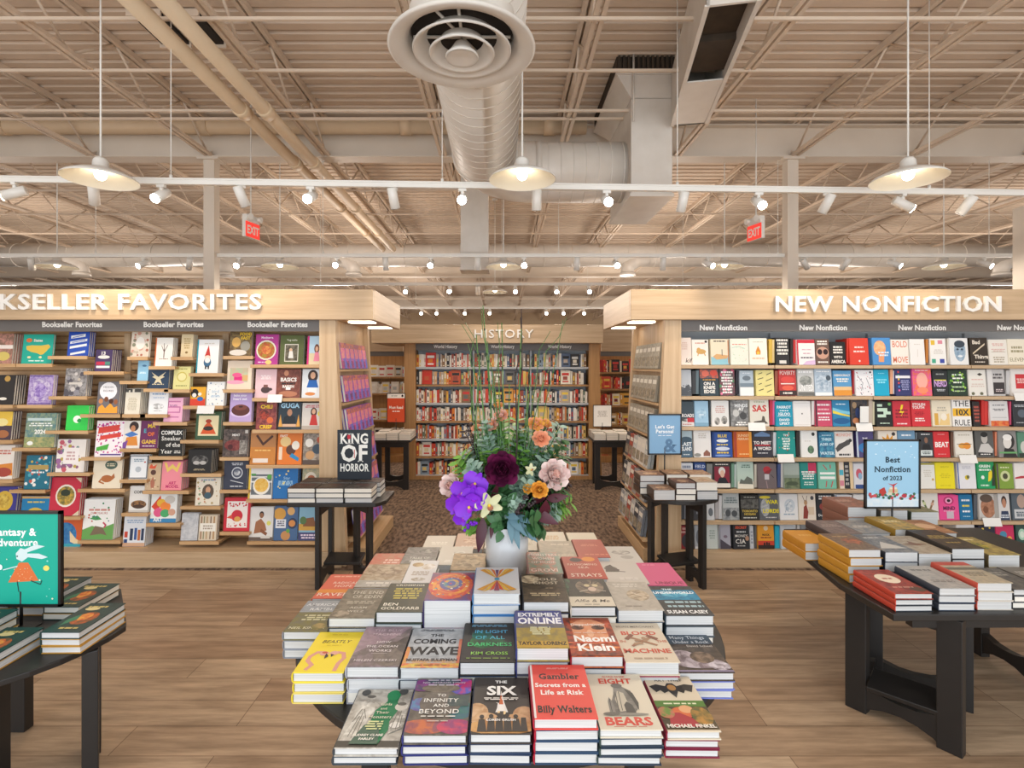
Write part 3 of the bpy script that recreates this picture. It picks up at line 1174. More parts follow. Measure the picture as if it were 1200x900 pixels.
# x0, x1, y0, y1, cover, copies, description, art
LB = [
(-13, 13, 391, 427, 'c98f80/8a6a58', 4, 'pink and brown book cut by the picture edge, highest at far left', 'r,0,.5,1,.62,efe3da e,.6,.25,.3,.15,d8c36a'),
(24, 60, 392, 427, '1fae98', 1, 'large teal book with a yellow map of a country', 'p,e3c04f,.12,.6,.3,.63,.6,.62,.85,.66,.92,.58,.82,.45,.7,.32,.62,.3,.5,.36,.3,.4,.14,.48 t,States,.5,.8,.09,f6efe2,b,.7 e,.2,.8,.1,.07,e8763a b,.5,.1,.7,.06,1,d9efe6 e,.25,.22,.06,.04,f2e6b0 e,.62,.22,.05,.04,f2e6b0'),
(78, 103, 389, 418, '2a52b8', 3, 'blue book with slanting rows of white capitals, upper left', 'p,f3f3f3,.12,.84,.8,.92,.8,.8,.12,.72 p,f3f3f3,.1,.6,.9,.72,.9,.62,.1,.5 p,f3f3f3,.1,.4,.9,.52,.9,.42,.1,.3 p,f3f3f3,.15,.12,.85,.24,.85,.14,.15,.04 s,.03,2a52b8,.2,.76,.7,.86 s,.03,2a52b8,.2,.56,.8,.66'),
(110, 130, 410, 436, '4c3a63', 5, 'small purple paperback with a red band', 't,13,.45,.84,.16,f1ece6,b e,.5,.66,.36,.08,f1ece6 r,.08,.3,.6,.45,c0314e r,.6,.3,.9,.45,4f8a7a r,.1,.16,.9,.26,f1ece6'),
(-10, 15, 440, 475, '2b2726', 5, 'black book with a gold dot at the left picture edge', 'e,.62,.88,.14,.1,c39a4e e,.5,.2,.18,.05,efe9dc'),
(31, 60, 440, 475, '8f76b8/b9a8d0', 2, 'lavender book with curling silver ornament', 'r,.03,.02,.97,.05,5d4690 r,.03,.95,.97,.98,5d4690 e,.5,.5,.42,.4,cfc4dc/8f76b8 e,.5,.48,.24,.24,7d5fae/b7a4d6'),
(74, 100, 432, 465, '6e6b6c/a6a3a2', 3, 'charcoal book strewn with pale grey flowers', 'd,14,.13,c7c2c0:8b8a92:55525a:bdb3a4 r,.2,.42,.8,.5,c9c4be'),
(112, 138, 448, 486, '6f6d72', 4, 'grey book with four smiling cartoon people under a white oval', 'e,.48,.72,.4,.27,efeef2 t,HIDDEN,.48,.84,.06,6f6d72,n t,FIGURES,.48,.72,.06,6f6d72,n p,f0a43a,.05,.03,.1,.22,.25,.3,.4,.18,.62,.34,.8,.2,.95,.25,.97,.03 e,.18,.4,.1,.08,c98a5a e,.42,.46,.1,.08,7a4a30 e,.65,.4,.1,.08,4b2a1c e,.86,.38,.09,.08,9a5f3c'),
(-12, 12, 483, 515, '4a3946', 4, 'yellow topped dark book at left picture edge', 'r,0,.5,1,1,e8c24a e,.5,.62,.3,.14,efdf9a e,.6,.2,.3,.14,a86a42'),
(27, 63, 485, 524, '5d8284/91a48a', 2, 'tall yearbook numbered 2024 with teal and green landscape', 'r,.05,.78,.85,.86,c9dcdc b,.5,.67,.8,.12,2,eef2ee t,2024,.5,.46,.12,f6f4ee,b r,0,0,1,.3,7f9366/b3ad76 e,.2,.12,.1,.06,eef2ee'),
(76, 102, 476, 505, '35d053', 3, 'bright plain green book with a small white badge', 'e,.5,.45,.18,.15,f4f7ef e,.6,.4,.1,.08,1f9a48 e,.45,.48,.1,.08,f4f7ef'),
(110, 143, 494, 536, 'f4eef2', 1, 'tall white book with pink chequered pattern and red script', 'd,90,.035,d04a8a:a03a8e:c65aa8 p,d9483f,.08,.82,.85,.9,.8,.72,.06,.64 p,d9483f,.15,.58,.9,.68,.9,.56,.15,.46 p,4fae45,.05,.26,.5,.36,.45,.2,.05,.16 r,.2,.04,.95,.08,5a3f8a'),
(-14, 14, 523, 561, 'eae3da', 3, 'white book with orange food at left picture edge', 'b,.6,.8,.6,.16,2,c97a6a p,d98a3a,.2,.1,.3,.42,.95,.48,1,.1 e,.6,.2,.35,.14,a5453a'),
(27, 57, 535, 574, '1f6f86', 2, 'teal book covered in white folk flowers', 'd,40,.07,e8ecea:d9b64a:4fa6b8:c35a4a:f1efe8 r,.1,.58,.9,.72,b59a5a b,.5,.5,.7,.08,1,e8ecea'),
(64, 98, 516, 554, 'ece6e0', 2, 'white book ringed with pink and mauve flowers', 'd,36,.09,c65a6a:d99aa0:8a5a7a:b7a04a:9a6a9a:6f8a8a r,.24,.25,.78,.75,f2ecea b,.5,.5,.4,.3,3,c9a8a8'),
(107, 141, 538, 573, 'eadfc8', 1, 'cream book with a brown fox beneath a dark round seal', 'e,.62,.78,.22,.15,4c6257 b,.62,.78,.3,.12,2,d9cfae e,.5,.32,.2,.12,b06a3a p,b06a3a,.62,.35,.74,.5,.78,.36,.7,.28 s,.05,b06a3a,.3,.3,.24,.22,.4,.16'),
(-12, 17, 572, 608, '3d3a8c', 2, 'purple book with a yellow moon disc at left edge', 'e,.5,.55,.36,.33,d8b341 e,.48,.55,.26,.22,b58f35/e0c35a'),
(22, 56, 583, 620, '1f7fb4', 1, 'sky blue book with gold sun disc behind teal sign', 'r,0,.93,1,1,cda76a b,.5,.82,.7,.08,1,d6c46a e,.5,.35,.36,.3,d6b44a e,.5,.33,.3,.22,5a9a4a'),
(56, 92, 561, 605, 'c62f45', 3, 'large crimson book with a round picture medallion', 'e,.52,.52,.34,.3,efe6d8 e,.52,.52,.29,.25,6b6a3a/caa545 e,.5,.6,.16,.09,2f3a2a p,d9cdb0,.8,1,1,1,1,.86 p,d9cdb0,.78,0,1,0,1,.14'),
(62, 94, 607, 643, 'cf5f2f', 1, 'orange and blue picture book on the lowest left ledge', 'e,.4,.4,.42,.42,2f6aa6/3f86b8 p,e8d2a8,.55,.55,.8,.3,1,.2,1,.05,.6,.2 r,0,0,1,.14,3aa0b0'),
(95, 132, 587, 632, 'efefec', 4, 'large white picture book with green dinosaurs', 'b,.5,.74,.7,.08,1,c98a80 t,DINOSAURS,.5,.66,.055,b05a55,n p,6aa557,.0,.0,0,.24,.3,.34,.6,.28,1,.4,1,0 p,7a6a55,.25,.1,.4,.34,.65,.3,.8,.1,.6,.14 p,4f9a5a,.2,.52,.45,.6,.6,.5,.4,.48 s,.05,c04a62,.66,.42,.74,.36,.7,.3 d,14,.03,4a6a8a:c05a4a:3f8a5a,.1,.45,.9,.95'),
(152, 174, 389, 419, 'e4d6c4', 1, 'cream book bordered with muted flowers, first on the middle bay', 'd,24,.1,d6a08c:8a8a72:c9b8a0:b5705a e,.5,.55,.24,.25,f2ece2'),
(180, 201, 396, 430, 'f0ece4', 3, 'white book with orange spine and a bare dark tree', 'r,.0,.0,.07,1,d0682a s,.05,6a5048,.52,.3,.52,.6 s,.03,6a5048,.52,.5,.36,.72 s,.03,6a5048,.52,.5,.7,.74 s,.03,6a5048,.52,.6,.5,.8 b,.52,.26,.5,.04,1,a07a68'),
(211, 225, 392, 419, 'dcc8a0', 3, 'narrow tan book on the middle bay', 'b,.5,.6,.6,.5,5,b59a6a e,.5,.2,.12,.05,8a6a3a'),
(229, 255, 398, 438, 'f1efec', 3, 'white book with teal spine and a gnome in a red hat', 'r,0,0,.06,1,1f9bb0 p,c23a30,.36,.5,.52,.84,.62,.5 e,.5,.46,.14,.07,f0d8c8 e,.5,.32,.17,.14,3f6a8a e,.5,.38,.12,.08,efece8 r,.4,.12,.47,.22,3a3a3a r,.53,.12,.6,.22,3a3a3a b,.55,.88,.5,.05,1,d8cfc4'),
(160, 173, 423, 447, '8fc0dc', 1, 'small pale blue book under the cream floral one', 'b,.5,.4,.6,.1,2,d9ecf4 e,.6,.75,.2,.05,4a7aa0'),
(172, 197, 431, 456, '2d4058', 4, 'navy book with a cream spread bird emblem', 'p,dccfae,.5,.55,.15,.78,.3,.6,.2,.55,.4,.45,.3,.2,.5,.32,.7,.2,.6,.45,.8,.55,.7,.6,.85,.8 b,.5,.2,.6,.06,1,dccfae'),
(202, 222, 430, 457, 'dfd893', 2, 'pale yellow green book with an oval seal', 'e,.5,.55,.3,.22,c9b95a e,.5,.55,.25,.17,e6dfa4 b,.5,.9,.7,.06,1,7a7a3a b,.5,.16,.7,.06,1,7a7a3a'),
(145, 163, 456, 486, 'e4decd', 5, 'cream book with dark building tops along its upper edge', 'r,0,.86,1,1,4a4a46 r,.2,.8,.3,.94,e4decd r,.45,.82,.58,.98,e4decd b,.5,.4,.7,.5,8,c4baa2'),
(173, 196, 459, 486, 'eceef0', 2, 'white book with grey pencil sketch and blue lettering', 'b,.5,.88,.8,.1,1,8aa8cc b,.5,.72,.7,.06,1,a8bcd8 e,.5,.34,.3,.13,9a9a9a/eceef0 b,.5,.14,.5,.04,1,9a9a9a'),
(191, 213, 467, 495, 'edb3cf', 5, 'pink book with a winding path line', 's,.07,c97aa8,.85,.85,.2,.85,.2,.62,.85,.62,.85,.4,.2,.4,.2,.2,.8,.2 b,.5,.68,.5,.08,2,8a5a8a'),
(222, 240, 454, 476, 'e5a82a', 1, 'little yellow and red book with a black puffin', 'r,0,0,1,.36,d8432e e,.28,.66,.26,.24,23211f e,.26,.56,.14,.12,f0ece4 e,.66,.36,.2,.12,2f6ab0 e,.62,.62,.12,.09,f2ead8'),
(241, 262, 448, 476, 'eef0ee', 2, 'white book sprinkled with tiny birds and blue script', 'd,22,.04,6a8ab0:b0a080:9ab0c8 t,bird,.5,.6,.12,a9c4da,s b,.5,.4,.6,.1,2,a9c4da'),
(143, 163, 494, 526, 'e8e2da', 1, 'white book with a dark haired woman in bright patchwork', 'e,.6,.8,.28,.18,3a2a28 e,.55,.72,.14,.12,c98a62 p,4a7ac0,.05,.5,.5,.62,.9,.5,.4,.4 p,d88a3a,.2,.4,.8,.44,.9,.1,.1,.1 p,7a4a9a,0,.2,.3,.3,.2,0,0,0'),
(163, 184, 494, 526, '6b2d5c', 1, 'plum book with bright scattered game letters', 't,MA,.6,.82,.14,e8c23a,b t,E,.25,.64,.14,4aa8b8,b t,OF,.6,.52,.14,e0702a,b t,GAME,.5,.24,.14,e0b84a,b b,.5,.08,.8,.05,1,e8d8e0'),
(185, 213, 504, 535, '20201f', 2, 'black book filled with large white capitals', 't,COMPLEX,.5,.88,.15,f2f0ea,b t,Sneaker,.5,.66,.15,f2f0ea,s t,of_the,.6,.42,.15,f2f0ea,s t,Year,.34,.17,.15,f2f0ea,s b,.8,.15,.28,.12,2,d8d6d0'),
(228, 258, 483, 516, '3c5a40', 3, 'dark green book with framed orange folk picture', 'r,.1,.14,.9,.86,e6d8ae p,d2582a,.2,.2,.35,.5,.5,.66,.65,.5,.82,.2 e,.5,.4,.2,.08,2c2a26 e,.5,.66,.12,.07,a8402a b,.5,.93,.6,.05,1,c9c49a'),
(150, 172, 534, 562, 'e9edf0', 2, 'white framed book with small grey cup drawing', 'r,.02,.02,.98,.06,4a5560 r,.02,.94,.98,.98,4a5560 r,.0,.02,.05,.98,4a5560 r,.95,.02,1,.98,4a5560 b,.5,.78,.6,.14,2,8aa0b0 e,.5,.4,.16,.12,b8c0c8 e,.84,.7,.05,.03,c0392b'),
(169, 187, 544, 575, 'cdb291', 2, 'tan book with crowned figure on the middle bay', 'p,e05a3a,.3,.98,.2,.82,.4,.8,.6,.8,.72,.98,.55,.9 e,.5,.66,.18,.1,5a3a32 p,b0705a,.35,.3,.5,.5,.65,.3,.6,.08,.4,.08 d,12,.05,e6d6bc:9a7a5a'),
(188, 212, 542, 575, 'ee8f9c', 5, 'salmon pink boxed book with yellow W shapes', 'p,f0cf6a,.08,.97,.2,.97,.3,.78,.5,.92,.7,.78,.8,.97,.92,.97,.76,.62,.5,.76,.26,.62 t,ART,.55,.25,.1,c0286a,b t,MODEL,.55,.13,.1,c0286a,b'),
(219, 247, 528, 555, '1f1d1d', 5, 'squat black book with grey photograph of hands', 'e,.5,.55,.36,.22,6a6866/2a2828 e,.36,.44,.14,.08,b8b4b0 e,.64,.44,.14,.08,b8b4b0 b,.5,.15,.5,.08,2,b8a888'),
(150, 173, 571, 601, 'e5e3df', 2, 'white book with a stacked brown breakfast photograph', 't,COFFEE,.56,.78,.11,2a2a2a,b e,.5,.3,.4,.16,a87a4a/5a4030 e,.5,.22,.3,.08,4a3428 r,0,0,1,.08,c9c4bc'),
(175, 206, 580, 613, 'e9ebe8', 3, 'large white book with rainbow coloured paper sculpture', 'p,d9482f,.02,.55,.35,.95,.42,.6,.2,.4 e,.4,.68,.18,.14,e8b43a e,.56,.55,.2,.18,ef8a3a e,.3,.35,.18,.16,e05a8a e,.56,.32,.18,.14,4aa86a r,0,0,1,.14,3a86b8 t,ART,.3,.1,.12,f4f4f2,b e,.72,.8,.2,.14,c9c4bc e,.82,.36,.14,.12,d0a088'),
(228, 257, 561, 593, 'e4dcca', 3, 'cream book with dark oval portrait in leaf border', 'd,30,.045,b09a6a:c8a878:8a9a78:c98a6a e,.5,.5,.24,.27,5a4a3c e,.5,.56,.1,.12,c99a78 e,.5,.36,.14,.12,3f5a68 b,.5,.92,.8,.08,1,8aa0b8'),
(211, 231, 603, 634, 'b9bcc0/cfd0d2', 2, 'plain pale grey cloth book on the lowest ledge', 's,.02,a0a4aa,.08,.06,.92,.06 s,.02,a0a4aa,.08,.94,.92,.94'),
(232, 253, 605, 634, 'dccdb4', 2, 'beige book patterned as a row of spines with white label', 'r,.08,.05,.16,.95,a0785a r,.24,.05,.3,.95,8a8a6a r,.4,.05,.48,.95,c0a078 r,.62,.05,.68,.95,7a5a4a r,.8,.05,.88,.95,b58a5a r,.06,.36,.94,.68,f0ebe0 b,.5,.52,.7,.2,2,a89a88'),
(143, 169, 607, 641, 'dfe3e8', 5, 'white book with row of small blue and red dressed figures', 'b,.5,.84,.8,.14,2,9ab0cc r,.05,.3,.2,.5,c8442f r,.05,.12,.2,.24,2a4a80 r,.3,.2,.44,.6,2d3a58 r,.5,.22,.62,.62,3a5a98 r,.66,.2,.78,.56,c06a3a r,.82,.2,.94,.6,2d3a58 r,0,0,1,.12,d2a888'),
(268, 294, 388, 418, '5f4a34/8a7448', 2, 'brown cookbook of a table of food with yellow title', 't,FOOD,.72,.88,.12,f0c62a,b t,FAST,.72,.72,.12,f0c62a,b e,.3,.55,.2,.2,d8a85a e,.72,.4,.22,.2,9a968a e,.4,.14,.4,.12,e0d8cc'),
(265, 294, 423, 457, 'e3d2bc', 2, 'beige decorating book with a bright pink sofa', 'r,.1,.25,.85,.75,c9b498/b8c0a0 r,.28,.3,.62,.46,d8287a e,.4,.5,.2,.08,e05a8a r,.62,.3,.85,.5,d0a870 e,.35,.25,.36,.07,e8a0b8'),
(268, 294, 461, 495, 'b9a2d2', 2, 'lilac baking book with a chocolate ring cake', 't,bake_your,.45,.92,.08,f2ecf8,b t,heart_out,.45,.8,.09,f2ecf8,b e,.5,.3,.46,.14,d9c4e6 e,.5,.4,.42,.2,5a2f2a e,.5,.5,.3,.1,7a4238 e,.5,.52,.1,.03,3a1c18'),
(260, 290, 504, 536, '3c3432/6a5c56', 2, 'dark cookbook with charred red meat photograph', 't,MEAT,.5,.8,.08,f0ebe4,b e,.42,.42,.36,.2,6a2a2c/8a4440 e,.3,.36,.1,.1,4a1c1e r,.66,.1,.96,.6,a8a29a/6a645e r,.86,.86,.98,.98,c8c2ba'),
(298, 325, 392, 428, 'b53a8e', 2, 'magenta cookbook with a creamy bowl of soup', 't,Mediterra,.5,.9,.07,f2d8ea,b e,.48,.48,.44,.33,e9e2cc e,.48,.48,.38,.28,a8902f/b8552f e,.48,.48,.2,.14,c8502f/e0a050 e,.6,.08,.14,.07,e8c87a b,.3,.08,.4,.05,1,f2d8ea'),
(327, 355, 393, 428, '5a6334', 2, 'olive cookbook with a small framed photo of a cook', 't,Veg-table,.5,.84,.06,ece8d2,s r,.2,.1,.78,.7,e6e0d0 r,.23,.13,.75,.67,4d4638/7a705c e,.46,.5,.07,.06,d8b090 p,e9e4dc,.36,.22,.4,.46,.54,.46,.58,.22'),
(359, 378, 394, 428, 'bcd6e6', 3, 'pale seaside book with pink spine and woman in pink', 'r,0,0,.12,1,d8327e r,.12,0,1,.4,e2cfa8 e,.6,.56,.16,.16,6a3a2c e,.6,.55,.09,.09,e0b090 p,e88aa0,.42,.12,.5,.44,.72,.44,.82,.12'),
(298, 323, 433, 467, 'e2bfc4', 2, 'pale pink book with a dark teapot drawing', 'b,.5,.72,.5,.16,3,f4e6e6 e,.5,.28,.22,.12,4a3838 r,.4,.36,.6,.46,7a5048 e,.74,.3,.08,.05,4a3838'),
(323, 351, 433, 467, '8a4f42/6a382e', 2, 'brick red cookbook with white block title', 't,BASICS,.5,.64,.13,f4efe8,b b,.5,.5,.8,.1,1,2a2422 t,BABISH,.5,.4,.09,f4efe8,b e,.4,.86,.1,.1,c98a6a e,.5,.14,.4,.1,b5785a r,.4,.28,.6,.36,f4efe8'),
(353, 378, 433, 467, 'dfe3e6', 2, 'white cookbook with dark haired woman in a blue top', 'e,.5,.76,.24,.22,3a2824 e,.5,.78,.12,.12,d8a888 p,2262b0,.22,.36,.32,.62,.68,.62,.78,.36 r,.3,.18,.7,.36,eef0f2 e,.4,.14,.24,.06,d88a4a'),
(299, 323, 472, 504, '6f3136/a0524a', 2, 'wine red cookbook with yellow capitals above and below', 't,CHILI,.5,.84,.13,f0cc2a,b t,CRISP,.5,.1,.13,f0cc2a,b e,.4,.54,.24,.18,b8442f/5a2a28 e,.7,.34,.16,.12,d86a3a'),
(325, 352, 472, 504, '2d3a44', 2, 'dark blue cookbook with a broad bearded man between flames', 't,GUGA,.5,.88,.17,a9d4ea,b p,20242a,.2,.1,.26,.46,.5,.56,.74,.46,.8,.1 e,.5,.62,.11,.13,c08a6a p,e0a24a,.02,.1,.1,.56,.2,.1 p,e0a24a,.8,.1,.9,.56,.98,.1 r,.2,.1,.8,.2,d8b090'),
(353, 378, 473, 504, 'd9d2ca', 2, 'white kitchen book with woman in a red dress', 'b,.5,.88,.8,.12,2,c8606a e,.55,.66,.15,.17,4a3028 e,.55,.68,.09,.1,e0b090 p,c2342f,.36,.16,.46,.56,.66,.56,.76,.16 e,.84,.6,.1,.1,e8d24a r,0,0,1,.14,b8aca0'),
(292, 322, 506, 545, 'c98238', 2, 'orange book with a dark V of bacon', 'r,0,.52,1,1,b27a48 s,.09,4a2a20,.25,.86,.5,.6,.85,.84 b,.5,.42,.8,.06,1,f0c878 r,.12,.05,.72,.18,e8dcd0'),
(324, 353, 508, 545, 'e07a2a', 2, 'orange cookbook with plates and a blue chilli', 't,FAST,.24,.9,.08,f4ead8,b e,.32,.72,.22,.16,e8c88a e,.55,.46,.2,.16,5a3a30 e,.74,.6,.16,.14,efe8dc p,2a8ac0,.5,.25,.86,.1,.9,.2,.6,.36 r,.06,.15,.2,.55,f0d8c0'),
(354, 378, 509, 545, '7a6c62/b0a496', 2, 'grey cookbook of many small dishes by the end panel', 'e,.3,.7,.2,.14,efe9df e,.7,.5,.24,.16,3a4a5a e,.36,.3,.22,.14,c89a6a e,.8,.8,.14,.1,b8502f r,0,0,1,.14,5a4a42'),
(261, 289, 540, 574, '33384a', 2, 'navy cookbook with white drawn plate and fork', 'e,.56,.56,.24,.2,c8ccd2 e,.56,.56,.2,.16,4a5062 e,.56,.56,.13,.1,d6d8da/6a7080 b,.56,.86,.6,.1,2,c8ccd2 s,.03,c8ccd2,.3,.3,.84,.2 b,.56,.1,.6,.06,1,c8ccd2'),
(290, 318, 548, 585, 'eceae6', 2, 'white cookbook with yellow spine and bowl of pasta', 'r,0,0,.08,1,e6c23a r,.12,.12,.98,.76,6a7076 r,.12,.66,.98,.7,e6e4e0 r,.12,.5,.98,.55,e6e4e0 e,.55,.4,.36,.28,ece8e0 e,.55,.42,.3,.22,e0a83a/e8c46a e,.88,.68,.1,.08,5aa84a r,.1,.72,.3,.78,4a9a4a'),
(319, 348, 549, 585, '1e6fb4', 3, 'deep blue book with scattered golden stars', 't,Star,.55,.66,.09,a8d0ea,s b,.5,.5,.7,.16,3,a8d0ea d,9,.04,e8d88a,.1,.1,.9,.9'),
(353, 378, 549, 578, '9aa08a/c8b890', 2, 'food book half hidden behind a stack of black books', 'e,.4,.6,.3,.26,e6dcc8 e,.42,.6,.2,.16,b0603a e,.8,.3,.16,.14,5a7a4a'),
(261, 292, 585, 623, 'c9283a', 2, 'red book with white panel and a red bird shape', 'r,.12,.1,.9,.9,efe6e0 d,18,.035,c9283a,.16,.74,.86,.86 e,.5,.46,.22,.18,c9283a p,d8503a,.3,.5,.1,.4,.34,.36 e,.52,.36,.12,.08,d8a050 d,14,.03,c9283a,.16,.14,.86,.24'),
(291, 319, 596, 634, 'e2e0dc', 2, 'white cookbook with a bare armed man cutting food', 'e,.5,.78,.1,.1,3a2824 e,.5,.75,.08,.08,9a6848 p,a06a48,.2,.2,.26,.56,.48,.66,.66,.5,.74,.3,.5,.24 p,8a5638,.5,.36,.78,.22,.72,.14,.46,.26 r,0,0,1,.1,6a5a50 e,.82,.52,.09,.07,e0dc6a r,.5,.06,.9,.14,d8d4cc'),
(320, 348, 595, 632, '4a6a94', 2, 'blue cookbook with round bowls of food', 'e,.22,.78,.26,.18,d9a24a e,.7,.86,.16,.12,e0b070 e,.78,.5,.2,.16,2f3d5a e,.76,.5,.14,.1,d89050 r,.06,.36,.5,.62,e6e8ee b,.28,.5,.34,.18,3,6a6a7a e,.5,.14,.2,.14,c8905a e,.6,.28,.08,.06,6aa84a'),
(349, 374, 596, 632, '8ab8d0', 2, 'blue sky cookbook with a terracotta village house', 'r,0,.3,1,.5,d0a24a p,8a5a3a,.2,.42,.26,.66,.7,.7,.82,.42 e,.2,.6,.16,.12,5a7a4a r,0,0,1,.24,4a4a78 b,.5,.12,.8,.16,2,e8d8e8'),
]
for i, (x0, x1, y0, y1, bgc, n, desc, ops) in enumerate(LB):
    xm = (x0 + x1) / 2
    c = [l for l in LEDGES if l[0] - 3 <= xm <= l[1] + 3 and abs(l[2] - y1) < 9]
    zf = uz(min(c, key=lambda l: abs(l[2] - y1))[2] - 1, LY) + .0005 if c else None
    if not c:
        print('NO LEDGE', desc)
    o = wall_book(x0, x1, y0, y1, bgc, ops, desc, LY, LLEAN, .021, n, 'books facing out on the left wall', seed=i, z_floor=zf)

for x0, x1, py in LEDGES:
    z = uz(py - 1, LY)
    a, b = ux(x0, LY - .02), ux(x1, LY - .02)
    a = max(a, -5.55)
    mb = MB()
    mb.box(a, b, LY - .02, 4.755, z - .016, z)
    mb.box(a, b, LY - .03, LY - .018, z - .022, z + .006)
    mb.build('ledge', SLAT, LEFT)

